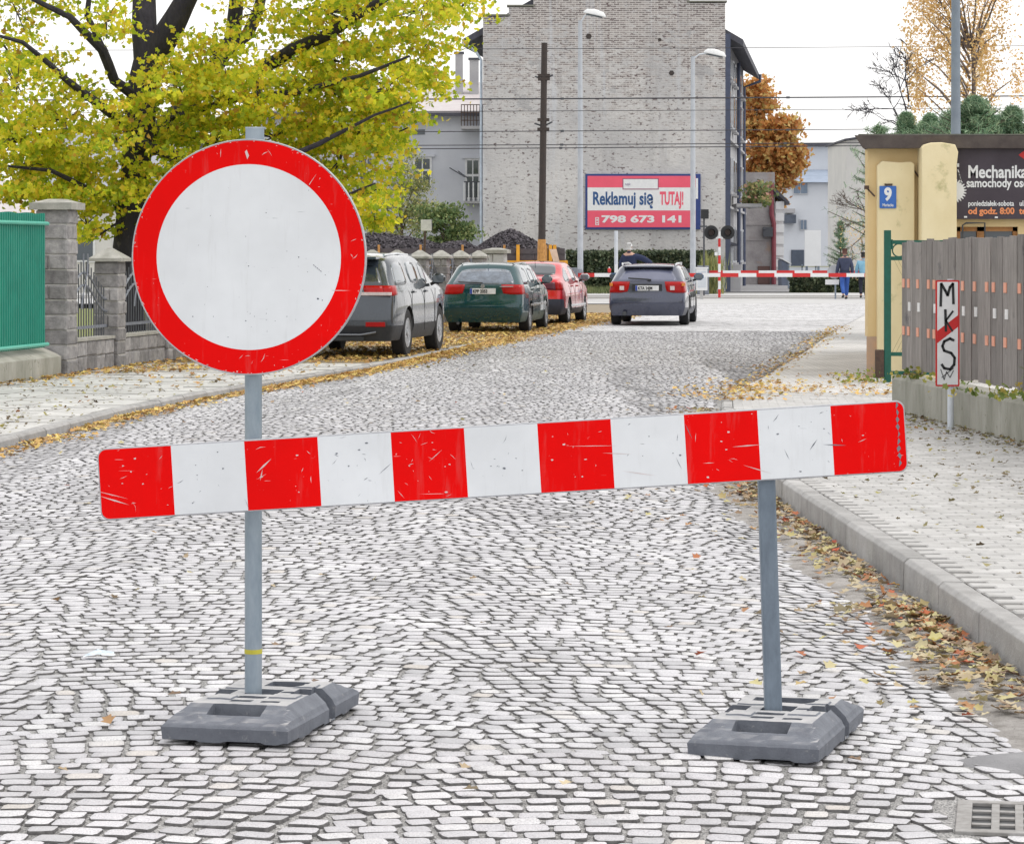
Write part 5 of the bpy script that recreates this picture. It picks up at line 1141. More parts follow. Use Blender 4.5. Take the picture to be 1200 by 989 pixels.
# ------------------------------------------------------------------ gravel wagon
Yv = 101.0; xa, xb = PX(395, Yv), PX(662, Yv); g = thing('freight_wagon', (xa, Yv, 0), 'low orange framed freight wagon with dark side boards behind the parked cars', 'railway wagon')
W = xb-xa; zt, zb_ = PZ(291, Yv), PZ(305.5, Yv)
k = 0
while k*1.5 < W:
    for r_ in range(2): mb = MB(); mb.b2(k*1.5+.02, min(W, k*1.5+1.48), 0, .06, zb_+r_*(zt-zb_)/2+.01, zb_+(r_+1)*(zt-zb_)/2-.01); mb.build('side_board', M['wagon'], g)
    mb = MB(); mb.b2(k*1.5-.04, k*1.5+.04, -.08, .0, zb_-.1, zt+.12); mb.build('stake', M['orange_post'], g); k += 1
for px_ in (645, 650, 607): mb = MB(); x = PX(px_, Yv)-xa; mb.b2(x-.06, x+.06, -.1, -.01, zb_-.1, PZ(287, Yv)); mb.build('stake', M['orange'], g)
mb = MB(); mb.b2(-.1, W+.1, -.07, 2.6, zb_-.28, zb_); mb.build('frame', M['orange'], g)
mb = MB(); mb.b2(0, W, .07, 2.5, zb_, zt-.1); mb.build('bed', M['wagon'], g)
mb = MB(); mb.b2(0, W, 2.44, 2.5, zt-.1, zt); mb.build('far_side', M['wagon'], g)
for px_ in (415, 440, 620, 645):
    mb = MB(); x = PX(px_, Yv)-xa; mb.tube([(x, .1, .46), (x, .22, .46)], .46, 20); mb.tube([(x, 2.1, .46), (x, 2.22, .46)], .46, 20); mb.build('wheelset', M['iron'], g)
cm = mat('dark_gravel', (.10, .09, .10), .95, (.05, .045, .055), 9, .6, .02, 30, rnd=.6, stains=((.22, .19, .18), 14, .6))
def heap(name, x0, x1, yc, ry, z0, fn, n, label):
    V = []; nx, ny = 60, 16
    for j in range(ny+1):
        for i in range(nx+1):
            x = x0+(x1-x0)*i/nx; y = yc-ry+2*ry*j/ny; q = (y-yc)/ry
            V.append((x, y, z0+max(0, fn(x))*(1-q*q)+.05*mnoise.noise(Vector((x*4, y*4, 0)))))
    me = bpy.data.meshes.new(name); me.from_pydata(V, [], [(j*(nx+1)+i, j*(nx+1)+i+1, (j+1)*(nx+1)+i+1, (j+1)*(nx+1)+i) for j in range(ny) for i in range(nx)]); o = link(name, me, cm)
    pos = []
    while len(pos) < n:
        x = random.uniform(x0, x1); q = random.uniform(-1, 1); h = fn(x)
        if h < .03: continue
        pos.append((x, yc+q*ry, z0+h*(1-q*q)+.01))
    rk_ = [(-.5, -.4, -.3), (.5, -.35, -.25), (.4, .5, -.3), (-.45, .4, -.35), (-.3, -.3, .35), (.35, -.25, .3), (.3, .3, .4), (-.35, .3, .25)]
    s_ = inst_mesh('gravel', rk_, [(0, 1, 5, 4), (1, 2, 6, 5), (2, 3, 7, 6), (3, 0, 4, 7), (4, 5, 6, 7)], cm, o, TT(np.array(pos), RNG.uniform(.05, .13, n), rotmats(n))); s_['kind'] = 'stuff'
    tag(o, label, 'gravel heap'); return o
px_ = lambda x, Y=Yv+1.2: x/Y*F+600
def hprof(pts): return lambda x: float(np.interp(px_(x), [p[0] for p in pts], [PZ(p[1], Yv+1.2)-(zt-.1) for p in pts]))
heap('gravel_heap', PX(560, Yv), PX(660, Yv), Yv+1.25, 1.2, zt-.12, hprof([(556, 293), (570, 283), (585, 274), (598, 269), (612, 275), (630, 285), (645, 289), (658, 293)]), 2600, 'peaked dark gravel heap on the wagon left of the dark utility pole')
heap('gravel_heap', PX(400, Yv), PX(559, Yv), Yv+1.25, 1.2, zt-.12, hprof([(398, 292), (420, 280), (436, 272), (455, 275), (480, 279), (500, 283), (515, 287), (530, 284), (545, 283), (560, 292)]), 3600, 'long low dark gravel heap on the wagon behind the grey car roof')
# ------------------------------------------------------------------ trees
bark = mat('dark_bark', (.055, .05, .065), .95, (.025, .024, .035), 9, 1, .03, 14, stretch=(1, 1, .25), stains=((.16, .14, .13), 3, .64))
bark2 = mat('brown_bark', (.12, .09, .07), .95, (.06, .045, .04), 9, .6, .02, 14)
M['maple'] = leafmat('yellow_green_leaves', [(0, (.25, .37, .02)), (.25, (.47, .56, .03)), (.5, (.68, .69, .04)), (.78, (.85, .76, .06)), (.94, (.78, .56, .05)), (1, (.42, .24, .04))], .6)
M['bushleaf'] = leafmat('grey_green_leaves', [(0, (.12, .16, .08)), (.4, (.24, .28, .10)), (.7, (.38, .38, .14)), (1, (.5, .45, .2))], .4)
M['greenleaf'] = leafmat('green_shrub_leaves', [(0, (.06, .11, .04)), (.5, (.14, .21, .07)), (1, (.28, .32, .12))], .3)
M['orangeleaf'] = leafmat('orange_autumn_leaves', [(0, (.40, .17, .06)), (.35, (.62, .30, .10)), (.7, (.72, .45, .16)), (1, (.56, .52, .2))], .55)
M['birchleaf'] = leafmat('golden_birch_leaves', [(0, (.55, .32, .10)), (.5, (.74, .50, .20)), (1, (.80, .64, .34))], .5)
M['pine'] = leafmat('pine_needles', [(0, (.08, .17, .10)), (.5, (.20, .33, .20)), (1, (.42, .54, .34))], .3)
M['hedge'] = leafmat('hedge_leaves', [(0, (.03, .05, .03)), (.5, (.07, .10, .05)), (.85, (.12, .15, .08)), (1, (.2, .2, .12))], .2)
def limb(mb, pts, n=9, wig=.04):
    """pts: (Vector, radius); smoothed with a little wander"""
    out, rad = [], []
    for (a, ra), (b, rb) in zip(pts[:-1], pts[1:]):
        m_ = max(2, int((b-a).length/.35))
        for k in range(m_):
            t = k/m_; p = a.lerp(b, t); p = p+Vector((mnoise.noise(p*1.7), mnoise.noise(p*1.7+Vector((9, 0, 0))), 0))*wig*(1 if ra < .12 else .6); out.append(p); rad.append(ra+(rb-ra)*t)
    out.append(pts[-1][0]); rad.append(pts[-1][1]); mb.tube(out, rad, n)
# --- the big maple
YT = 45.5
def tp_(px, py, dy=0): return P(px, py, YT+dy)
def rr_(r): return r/F*YT
tg = thing('yellow_maple_tree', (PX(150, YT), YT, -.02), 'big yellow-green maple tree with a dark forked trunk behind the left stone pillars', 'tree')
base = Vector(tg.location)
mb = MB()
def L(pts, n=9): limb(mb, [(tp_(x, y, d)-base, rr_(r)) for x, y, r, d in pts], n)
L([(150, 418, 26, 0), (150, 380, 20, 0), (150, 290, 18, 0), (158, 210, 17, 0), (163, 150, 18, 0), (170, 95, 19, 0), (178, 62, 19, 0)], 14)
L([(174, 78, 17, 0), (170, 35, 15, 0), (169, -20, 13, .3), (165, -110, 10, .5), (150, -200, 6, .8), (130, -280, 3, 1)], 12)
L([(178, 70, 17, 0), (197, 38, 16, -.2), (215, 5, 13, -.4), (238, -40, 11, -.6), (275, -120, 8, -.9), (320, -210, 4, -1.2)], 12)
L([(160, 175, 11, .4), (200, 140, 11, 1.2), (245, 90, 11, 1.8), (273, 45, 10, 2), (277, 0, 9, 2), (285, -90, 7, 2.2), (300, -200, 4, 2.5)], 10)
L([(268, 58, 8, 2), (290, 40, 8, 2.2), (302, 15, 7, 2.3), (318, -60, 5, 2.4), (360, -150, 3, 2.5)], 9)
L([(240, 95, 8, 1.8), (300, 85, 8, 1), (345, 58, 8, .5), (385, 40, 7, 0), (440, 5, 5, -.4), (500, -30, 3, -.6)], 9)
L([(170, 120, 8, 0), (135, 95, 6, -.4), (118, 58, 6, -.8), (80, 20, 4, -1.2), (30, -5, 2.5, -1.5)], 8)
L([(119, 58, 4, -.8), (102, 18, 3.5, -.9), (104, -10, 3, -1), (80, -60, 1.5, -1)], 7)
L([(160, 160, 7, 0), (125, 130, 6, -.8), (80, 95, 4, -1.4), (28, 50, 2.5, -2), (-10, 40, 1.5, -2.3)], 7)
L([(157, 175, 5, .2), (110, 152, 4, -.2), (60, 155, 3, -.6), (0, 170, 2, -1)], 7)
L([(150, 235, 5, -.2), (110, 225, 3.5, -.8), (60, 200, 2.5, -1.4), (10, 195, 1.5, -1.8)], 6)
L([(165, 170, 7, -.2), (230, 190, 5, -1.2), (300, 200, 4, -1.8), (370, 170, 3, -2), (440, 135, 1.6, -2.2), (480, 120, 1, -2.3)], 7)
L([(200, 140, 5, .8), (280, 115, 4.5, -.2), (350, 108, 4, -.8), (420, 90, 2.6, -1.3), (480, 66, 1.4, -1.5)], 7)
L([(280, 200, 4, -1.5), (350, 215, 3, -1.8), (400, 232, 2, -2), (440, 215, 1, -2.1)], 6)
L([(350, 150, 3, .5), (400, 148, 2.4, .3), (450, 163, 1.6, .2), (478, 150, .9, 0)], 6)
L([(130, 225, 3, -.2), (140, 260, 2, -.4), (110, 280, 1.2, -.6)], 5)
clumps = [(20, 15, 40, 25, .45), (62, 78, 45, 22, .5), (20, 100, 40, 34, .9), (90, 112, 46, 28, .7), (35, 150, 55, 26, .8), (25, 198, 55, 36, 2.3), (85, 195, 48, 30, 1.8), (40, 225, 50, 16, 1.2), (15, 165, 40, 24, 1.2), (100, 225, 30, 22, .8), (118, 168, 26, 22, .8), (140, 218, 34, 14, .4), (102, 262, 26, 24, .8), (60, 236, 34, 14, .5), (125, 25, 24, 30, .5), (208, 100, 36, 34, 1.5), (250, 62, 34, 30, 1.1), (215, 150, 40, 28, 1.6), (262, 118, 45, 30, 1.9), (302, 105, 40, 34, 1.6), (300, 15, 40, 26, .7), (345, 95, 45, 32, 1.6), (358, 45, 36, 24, .7), (385, 15, 50, 24, 1.2), (435, 10, 46, 20, .9), (490, 12, 44, 20, .8), (540, 10, 28, 16, .5), (400, 72, 44, 28, 1.5), (452, 58, 40, 24, 1.2), (500, 52, 32, 20, .7), (400, 112, 45, 28, 1.8), (452, 105, 40, 28, 1.6), (493, 96, 28, 20, .9), (370, 150, 45, 28, 1.8), (420, 150, 42, 26, 1.5), (465, 140, 30, 18, .9), (398, 190, 42, 28, 1.4), (440, 182, 32, 26, 1.1), (428, 228, 28, 22, .9), (440, 258, 14, 12, .35), (250, 170, 60, 30, 1.4), (320, 160, 50, 30, 1.4), (340, 200, 40, 26, 1), (290, 215, 40, 30, .8), (230, 215, 50, 30, .7), (185, 232, 24, 20, .6), (196, 190, 24, 26, 1), (75, 140, 40, 20, .7), (10, 60, 24, 20, .5), (150, 130, 22, 20, .5), (-30, 120, 40, 50, 1), (-40, 190, 40, 40, 1), (110, 235, 30, 14, .5), (60, 10, 24, 12, .3)]
for _ in range(26): clumps.append((random.uniform(-120, 540), random.uniform(-260, -30), 60, 38, 1.3))
cp = []; 
tw = MB()
for cx, cy, rx, ry, w_ in clumps:
    d0 = random.uniform(-2.2, 1.6)
    if 130 < cx < 200 and cy > 20: d0 = abs(d0)*.8-.1 if cy < 120 else random.uniform(-1.8, -1)
    ns = max(5, int(rx*ry/48)); c0 = tp_(cx, cy, d0)-base
    for s in range(ns):
        a = random.uniform(0, 2*PI); r = math.sqrt(random.random())
        sx_, sy_ = cx+rx*r*math.cos(a), cy+ry*r*math.sin(a)*.95; q = tp_(sx_, sy_, d0+random.gauss(0, .7))-base
        n = int(w_*600/ns*random.uniform(.4, 1.6))
        if s % 3 == 0: tw.tube([c0+(q-c0)*.1, (c0+q)/2+Vector((0, 0, random.gauss(.03, .05))), q], [.014, .009, .004], 4)
        sl_x = random.uniform(-.35, .2)*(1 if sx_ > 170 else -1)
        dx = RNG.normal(0, .20, n); cp.append(np.stack([q.x+dx, q.y+RNG.normal(0, .20, n), q.z+dx*sl_x+RNG.normal(0, .055, n)-.03*np.abs(dx)], -1))
cp = np.concatenate(cp); n = len(cp)
# droop: leaves tilt around horizontal more than random
rot = rotmats(n); o = inst_mesh('crown', LEAFV, LEAFF, M['maple'], tg, TT(cp, RNG.uniform(.06, .125, n), rot))
mb.build('trunk', bark, tg, smooth=True); tw.build('twigs', bark, tg)['kind'] = 'stuff'
print('maple leaves', n)
# --- generic trees
def simple_tree(name, label, loc, th, tr, blobs, m, leaf, n_per, bk=bark2, sx=1, small=False, group=None, spray=.2, flat=.5, zl=None):
    g = thing(name, loc, label, 'tree', 0, group); mb = MB()
    top_ = Vector((0, 0, th)); limb(mb, [(Vector((0, 0, 0)), tr), (Vector((.05, 0, th*.5)), tr*.75), (top_, tr*.4)], 8)
    cp = []
    for x, y, z, rx, rz_b, w_ in blobs:
        b = Vector((x, y, z)); st = Vector((x*.1, y*.1, min(th*.95, max(th*.25, z-abs(x)*.7-.3))))
        limb(mb, [(st, tr*.35), ((st+b)/2+Vector((0, 0, .15)), tr*.2), (b, tr*.06)], 5)
        ns = max(4, int(10*w_))
        for s in range(ns):
            v = Vector((random.gauss(0, 1), random.gauss(0, 1), random.gauss(0, 1))).normalized()*random.random()**.4
            q = b+Vector((v.x*rx, v.y*rx, v.z*rz_b)); k = int(n_per*w_/ns)
            if s % 2 == 0: mb.tube([b, (b+q)/2, q], [tr*.06, tr*.045, tr*.02], 4)
            cp.append(np.stack([RNG.normal(q.x, spray, k), RNG.normal(q.y, spray, k), RNG.normal(q.z, spray*flat, k)], -1))
    cp = np.concatenate(cp); n = len(cp)
    tv, tf = (SMALLV, SMALLF) if small else (LEAFV, LEAFF)
    inst_mesh('crown', tv, tf, m, g, TT(cp, RNG.uniform(leaf*.6, leaf*1.2, n), rotmats(n)))
    mb.build('trunk', bk, g, smooth=True); return g
def blobs_px(lst, Y, loc): return [(PX(px, Y)-loc[0], dy, PZ(py, Y)-loc[2], r/F*Y, r2/F*Y, w_) for px, py, r, r2, w_, dy in lst]
loc = (PX(888, 150), 150, -.02)
simple_tree('autumn_tree', 'orange-brown autumn tree beside the far side of the brick tenement', loc, 8, .3, blobs_px([(885, 105, 14, 12, .7, 0), (895, 120, 20, 14, .9, 1), (905, 150, 22, 14, 1.3, 0), (885, 150, 22, 20, 1.3, 1), (915, 165, 16, 10, .9, 0), (920, 180, 14, 8, .7, -.5), (895, 180, 24, 16, 1.5, 0), (915, 195, 20, 10, 1.1, 0), (885, 205, 22, 18, 1.3, 0), (905, 215, 22, 12, 1.2, 0), (925, 192, 10, 7, .4, 0), (895, 235, 20, 12, .9, 0), (922, 148, 10, 5, .4, 0)], 150, loc), M['orangeleaf'], .26, 900, spray=.35)
loc = (PX(1140, 62), 62, -.05)
bl = [(1090+random.uniform(-30, 90), random.uniform(-60, 120), random.uniform(9, 16), random.uniform(16, 26), random.uniform(.5, .9), random.uniform(-1.5, 1.5)) for _ in range(34)]
bl += [(1075, 85, 10, 25, .6, 0), (1082, 120, 14, 25, .9, 0), (1120, 120, 20, 20, .9, 0), (1165, 110, 20, 24, 1, 0), (1095, 60, 9, 22, .6, 0), (1190, 90, 14, 30, .9, 0), (1095, 20, 8, 20, .4, 0), (1155, 50, 12, 28, .7, 0)]
simple_tree('birch_tree', 'tall golden birch with drooping twigs behind the workshop roof', loc, 6.5, .09, blobs_px(bl, 62, loc), M['birchleaf'], .08, 400, spray=.09, flat=4.0, small=True, bk=mat('birch_bark', (.22, .18, .16), .9, (.10, .08, .08), 4, .4))
# bare branches left of the birch
g = thing('bare_tree', (PX(1060, 58), 58, -.05), 'bare dark twiggy branches arching left of the golden birch', 'tree'); mb = MB()
def rec(p, d, l, r, k):
    q = p+d*l; mb.tube([p, (p+q)/2+Vector((random.gauss(0, l*.05), 0, random.gauss(0, l*.05))), q], [r, r*.8, r*.6], 5)
    if k == 0: return
    for _ in range(random.choice((2, 3))): rec(q if random.random() < .6 else (p+q)/2, (d+Vector((random.gauss(0, .45), random.gauss(0, .3), random.gauss(0, .4)))).normalized(), l*random.uniform(.6, .85), max(.006, r*.58), k-1)
b0 = g.location; mb.tube([(0, 0, 0), (.1, 0, PZ(150, 58))], [.1, .06], 7)
for (ax, ay, bx, by) in ((1060, 150, 1030, 100), (1062, 130, 1050, 90), (1064, 160, 1035, 130), (1065, 120, 1055, 60)):
    a = P(ax, ay, 58)-b0; b = P(bx, by, 58)-b0; d = (b-a).normalized(); rec(a, d, .45, .02, 5)
mb.build('branches', bark, g)
g = thing('bare_tree', (PX(1012, 106), 106, -.05), 'bare brownish tree leaning in from behind the yellow building corner', 'tree'); mb = MB(); b0 = g.location
mb.tube([(1.5, 0, 0), (1.0, 0, 2.5), (.3, 0, PZ(240, 106))], [.12, .09, .05], 7)
for (ax, ay, bx, by) in ((1016, 248, 990, 236), (1016, 255, 1005, 225), (1014, 270, 1000, 290), (1016, 262, 1004, 262)):
    a = P(ax, ay, 106)-b0; b = P(bx, by, 106)-b0; rec(a, (b-a).normalized(), .5, .03, 5)
mb.build('branches', bark2, g)
cp = np.stack([RNG.normal(PX(1008, 106)-b0.x, .4, 500), RNG.normal(0, .4, 500), RNG.normal(PZ(272, 106), .5, 500)], -1)
inst_mesh('crown', SMALLV, SMALLF, M['birchleaf'], g, TT(cp, RNG.uniform(.04, .09, 500), rotmats(500)))
# pines behind the workshop
def pine(px_, pytop, pybot, wpx, Y, label, n, name='pine_tree', grp=None, kl=.34):
    loc = Vector((PX(px_, Y), Y, -.05)); g = thing(name, loc, label, 'tree', 0, grp); H = PZ(pytop, Y)+.05; Hb = max(.2, PZ(pybot, Y)); w_ = wpx/F*Y
    mb = MB(); mb.tube([(0, 0, 0), (0, 0, H)], [H*.018, .015], 7); Tl = []
    for i in range(n):
        t = 1-.95*random.random()**1.7; z = Hb+(H-Hb)*t; r = w_*3.6*(1-t)**.85*random.uniform(.3, 1.1)+.05; a = random.uniform(0, 2*PI)
        e = Vector((r*math.cos(a), r*math.sin(a), z+r*.45)); mb.tube([(0, 0, z), tuple(e)], [.02, .006], 4)
        k = 64; s = np.linspace(.15, 1.05, k)[:, None]; pos = np.array([0, 0, z])*(1-s)+np.array(e)*s+RNG.normal(0, .035, (k, 3)); Tl.append(TT(pos, RNG.uniform(kl*.25, kl*.5, k), rotmats(k)))
    inst_mesh('crown', [(-.05, -.5, 0), (.05, -.5, 0), (.02, .5, .02), (-.02, .5, .02)], [(0, 1, 2, 3)], M['pine'], g, np.concatenate(Tl)); mb.build('trunk', bark2, g)
Yp = 54
for px_, pt, pb_, w_, lab in ((1062, 138, 330, 14, 'thin young pine just behind the left end of the workshop roof'), (1090, 140, 330, 30, 'bluish green pine behind the workshop roof, second from the left'), (1142, 120, 330, 44, 'tallest bluish green pine behind the workshop roof'), (1186, 132, 330, 30, 'bluish green pine behind the workshop roof near the right edge'), (1115, 138, 330, 36, 'bluish green pine behind the workshop roof, directly below the grey mast'), (1165, 142, 330, 30, 'low bluish green pine between the tallest pine and the right edge')):
    pine(px_, pt, pb_, w_*1.15, Yp+random.uniform(-2, 2), lab, 340)
pine(1030, 150, 225, 24, 66, 'dark pine branch poking out left of the yellow building', 34)
pine(985, 262, 322, 6, 118, 'small dark green conifer beside the man in navy', 90, 'conifer', kl=.32)
# bushes left of the gable
loc = (PX(470, 112), 112, -.02); simple_tree('olive_bush_tree', 'grey-green loose shrub tree behind the wagon right of the maple', loc, 3, .12, blobs_px([(475, 200, 20, 20, 1.1, 0), (465, 225, 26, 20, 1.3, 0), (490, 235, 24, 20, 1.2, 0), (480, 255, 26, 18, 1.2, 0), (450, 250, 28, 22, 1.2, 0), (455, 270, 30, 14, 1, 0), (495, 262, 22, 14, 1, 0), (488, 215, 14, 12, .6, 0)], 112, loc), M['bushleaf'], .12, 800, small=True, spray=.22)
loc = (PX(525, 108), 108, -.02); simple_tree('green_bush', 'ragged green bush behind the wagon in front of the pale house', loc, 2, .1, blobs_px([(515, 262, 18, 12, 1, 0), (527, 250, 14, 12, .8, 0), (540, 268, 16, 10, .9, 0), (520, 278, 24, 10, 1.1, 0), (505, 252, 12, 12, .7, 0), (518, 244, 8, 6, .3, 0), (545, 275, 12, 8, .6, 0)], 108, loc), M['greenleaf'], .13, 650, spray=.2)
# hedges
def hedge(x0, x1, y, d, h, label, n=9000, m='hedge'):
    g = thing('hedge', ((x0+x1)/2, y, 0), label, 'hedge'); w_ = x1-x0
    mb = MB(); mb.b2(-w_/2+.1, w_/2-.1, .12, d-.12, 0, h-.12); mb.build('stems', mat('hedge_core', (.02, .03, .015), .95, None, 8, .3), g)
    face = RNG.random(n); x = RNG.uniform(-w_/2, w_/2, n); t = RNG.random(n)
    y_ = np.where(face < .65, RNG.normal(.05, .06, n), t*d); z = np.where(face < .65, t*h, h+RNG.normal(-.03, .05, n))
    pos = np.stack([x, y_, np.abs(z)], -1); inst_mesh('foliage', LEAFV, LEAFF, M[m], g, TT(pos, RNG.uniform(.08, .16, n), rotmats(n)))
hedge(PX(664, 116), PX(838, 116), 116, 1.2, PZ(296, 116), 'dark green clipped hedge along the foot of the brick gable', 12000)
hedge(PX(926, 116), PX(1012, 116), 116, 1.2, PZ(325, 116), 'low dark green clipped hedge behind the crossing on the right', 7000)
mgr = leafmat('verge_grass', [(0, (.06, .09, .03)), (.6, (.15, .19, .07)), (1, (.3, .3, .14))], .2); n = 9000
pos = np.stack([RNG.uniform(PX(600, 113), PX(838, 113), n), RNG.uniform(112.6, 115.9, n), RNG.uniform(.0, .22, n)], -1)
o = inst_mesh('verge_grass', [(-.06, 0, -.5), (.06, 0, -.5), (0, .1, .5)], [(0, 1, 2)], mgr, None, TT(pos, RNG.uniform(.1, .3, n), rotmats(n, .2))); o['kind'] = 'stuff'
n = 700; pos = np.stack([RNG.normal(PX(835, 112), .25, n), RNG.uniform(111.5, 112.5, n), RNG.uniform(0, 1.5, n)], -1)
o = inst_mesh('reeds', [(-.03, 0, -.5), (.03, 0, -.5), (0, .1, .5)], [(0, 1, 2)], M['bushleaf'], None, TT(pos, RNG.uniform(.4, .8, n), rotmats(n, .12))); tag(o, 'dry upright reedy plant behind the crossing signal post', 'plant')
# yard behind the iron fence
yd = strip('yard_lawn', lambda y: fence_x(y)-26, lambda y: fence_x(y)-.3, 34, 84, 2, lambda x, y: -.04, mat('rough_lawn', (.14, .20, .05), .95, (.22, .2, .08), 1.5, .8, .02, 18), 6)
# ------------------------------------------------------------------ cars
def paint(name, col, rough=.28): 
    return mat(name, mul(col, 1.15), rough, mul(col, 1.0), 3, .02, .001, 40, coat=1, spec=.2, metal=.3, stains=(tuple(c*.9+.008 for c in col), 3, .7))
tyre_m = mat('tyre_rubber', (.02, .021, .024), .8, None, 20, .3); rim_m = mat('alloy_rim', (.5, .52, .55), .3, None, 20, 0, metal=.7); rim_d = mat('dark_alloy_rim', (.2, .21, .23), .3, None, 20, 0, metal=.7)
tail_r = mat('red_tail_lamp', (.42, .0, .0), .3, None, 9, 0, spec=.2, coat=.3); tail_c = mat('clear_lamp', (.7, .6, .6), .15, None, 9, 0, coat=.8); tail_o = mat('amber_lamp', (.8, .25, .02), .15, None, 9, 0, coat=.8)
cglass = mat('tinted_car_glass', (.03, .04, .05), .04, None, 3, 0, spec=.9, coat=.3); cglass2 = mat('pale_car_glass', (.10, .13, .16), .04, (.05, .07, .09), 5, 0, spec=1, coat=.5)
plate_m = mat('number_plate_white', (.78, .79, .8), .4, None, 9, 0); plate_b = mat('plate_blue_band', (.02, .06, .4), .4, None, 9, 0); chrome = mat('chrome_trim', (.7, .72, .75), .15, None, 5, 0, metal=.9)
FR = [-1, -.86, -.5, 0, .5, .86, 1]
def car(name, label, loc, heading, sp):
    root = thing(name, loc, label, 'car', -heading)
    Lc, Wc, Hc = sp['L'], sp['W'], sp['H']; hw = Wc/2; belt = sp['belt']; lo = sp['lightlo']
    st = sp['stations']          # (y from rear, roof z, roof half width factor, plan width factor)
    zb = [sp['sill'], sp['bl'], sp['bh'], lo, belt]; xf = [.93, 1.0, 1.0, .99, .945]
    rows = []
    n = len(st)
    for i, (y, rz0, rwf, pw) in enumerate(st):
        lev = []
        for k in range(5): lev.append([hw*xf[k]*pw, y, min(zb[k], rz0-.02-(4-k)*.005) if k == 4 else zb[k]])
        gt = belt+(rz0-belt)*.86 if rz0-belt > .12 else belt+(rz0-belt)*.6
        bx = hw*xf[4]*pw; rx = hw*rwf*pw
        lev.append([bx+(rx-bx)*.88, y, max(gt, belt+.005)]); lev.append([rx*.955, y, max(rz0, belt+.012)])
        if i < 3 and sp.get('rake'):
            for k in range(7): lev[k][1] = max(lev[k][1], sp['rake'][k]+.08*i)
        if i >= n-3:
            for k in range(7): lev[k][1] = min(lev[k][1], Lc-sp['frake'][k]-.08*(n-1-i))
        rows.append(lev)
    V = []; idx = {}
    def vid(p):
        key = (round(p[0], 4), round(p[1], 4), round(p[2], 4))
        if key not in idx: idx[key] = len(V); V.append((p[0], p[1]-Lc/2, p[2]))
        return idx[key]
    Fc = []; Mi = []
    def face(ps, m_):
        ids = []
        for p in ps:
            i_ = vid(p)
            if i_ not in ids: ids.append(i_)
        if len(ids) >= 3: Fc.append(tuple(ids)); Mi.append(m_)
    PAINT, RG, SG, WS, BUMP, TL, BLK, HL, TC, SK = range(10)
    tag_side = sp['side']
    for i in range(n-1):
        for k in range(6):
            m_ = PAINT
            if k == 0: m_ = BUMP if sp.get('cladding') or sp.get('skirt') else PAINT
            if k == 1 and (i < 1 or i >= n-2) and sp.get('bump_black'): m_ = BUMP
            if k == 3 and i < sp.get('tailwrap', 1): m_ = TL
            if k == 3 and i >= n-2: m_ = HL
            if k == 4 and i in tag_side: m_ = SG
            for s in (1, -1):
                q = [rows[i][k], rows[i+1][k], rows[i+1][k+1], rows[i][k+1]]; q = [(s*a, b, c) for a, b, c in q]
                face(q if s > 0 else q[::-1], m_)
        for j in range(6):       # roof / hood
            def tpnt(r, f): a = rows[r][6]; return (a[0]*f, a[1]+(0), a[2]+sp.get('crown', .035)*(1-f*f))
            m_ = PAINT
            if i in sp['windscreen'] and 1 <= j <= 4: m_ = WS
            if i in sp.get('rearglass_top', ()) and 1 <= j <= 4: m_ = RG
            face([tpnt(i, FR[j]), tpnt(i, FR[j+1]), tpnt(i+1, FR[j+1]), tpnt(i+1, FR[j])][::-1], m_)
            b0, b1 = rows[i][0], rows[i+1][0]; face([(b0[0]*FR[j], b0[1], b0[2]), (b0[0]*FR[j+1], b0[1], b0[2]), (b1[0]*FR[j+1], b1[1], b1[2]), (b1[0]*FR[j], b1[1], b1[2])], BLK)
    for end, r in ((0, rows[0]), (1, rows[-1])):
        for k in range(6):
            for j in range(6):
                def cp_(kk, f):
                    a = r[kk]; cr = sp.get('crown', .035) if kk == 6 else (.02 if kk == 5 else 0); bul = (.09 if end else .06)*(1-f*f)
                    if kk == 6: bul = 0
                    return (a[0]*f, a[1]+(bul if end else -bul), a[2]+cr*(1-f*f))
                m_ = PAINT
                if end == 0:
                    if k == 4 and 1 <= j <= 4 and not sp.get('sedan'): m_ = RG
                    if k == 3 and j in (0, 5): m_ = TL
                    if k == 3 and j in (1, 4) and sp.get('widelamp', True): m_ = TC if sp.get('lamp2') else TL
                    if k == 0 and sp.get('cladding'): m_ = BUMP
                    if k in (0, 1) and sp.get('bump_black'): m_ = BUMP
                else:
                    if k == 3 and j in (0, 1, 4, 5): m_ = HL
                    if k == 2 and 1 <= j <= 4: m_ = BLK
                q = [cp_(k, FR[j]), cp_(k, FR[j+1]), cp_(k+1, FR[j+1]), cp_(k+1, FR[j])]; face(q if not end else q[::-1], m_)
    me = bpy.data.meshes.new('body'); me.from_pydata(V, [], Fc); me.polygons.foreach_set('material_index', Mi)
    bm = bmesh.new(); bm.from_mesh(me); bmesh.ops.recalc_face_normals(bm, faces=bm.faces)
    cl = bm.edges.layers.float.new('crease_edge')
    for e in bm.edges:
        if len(e.link_faces) == 2:
            a, b = [f.material_index for f in e.link_faces]
            if a != b: e[cl] = .45
            elif e.link_faces[0].normal.dot(e.link_faces[1].normal) < .6: e[cl] = .3
    bm.to_mesh(me); bm.free()
    mats_ = [sp['paint'], sp.get('rglass', cglass), sp.get('sglass', cglass2), cglass2, sp['bumper'], tail_r, M['black'], mat('headlamp', (.6, .6, .6), .2, None, 5, 0), sp.get('lamp2', tail_r), M['black']]
    for m_ in mats_: me.materials.append(m_)
    tmp = bpy.data.objects.new('tmp', me); C.objects.link(tmp)
    ss = tmp.modifiers.new('s', 'SUBSURF'); ss.levels = 2; ss.render_levels = 2
    cut = MB(); R_ = sp['wr']; 
    for yy in sp['wy']:
        for s in (-1, 1): cut.tube([(s*hw*1.2, yy, R_), (s*(hw-.27), yy, R_)], R_+.05, 28)
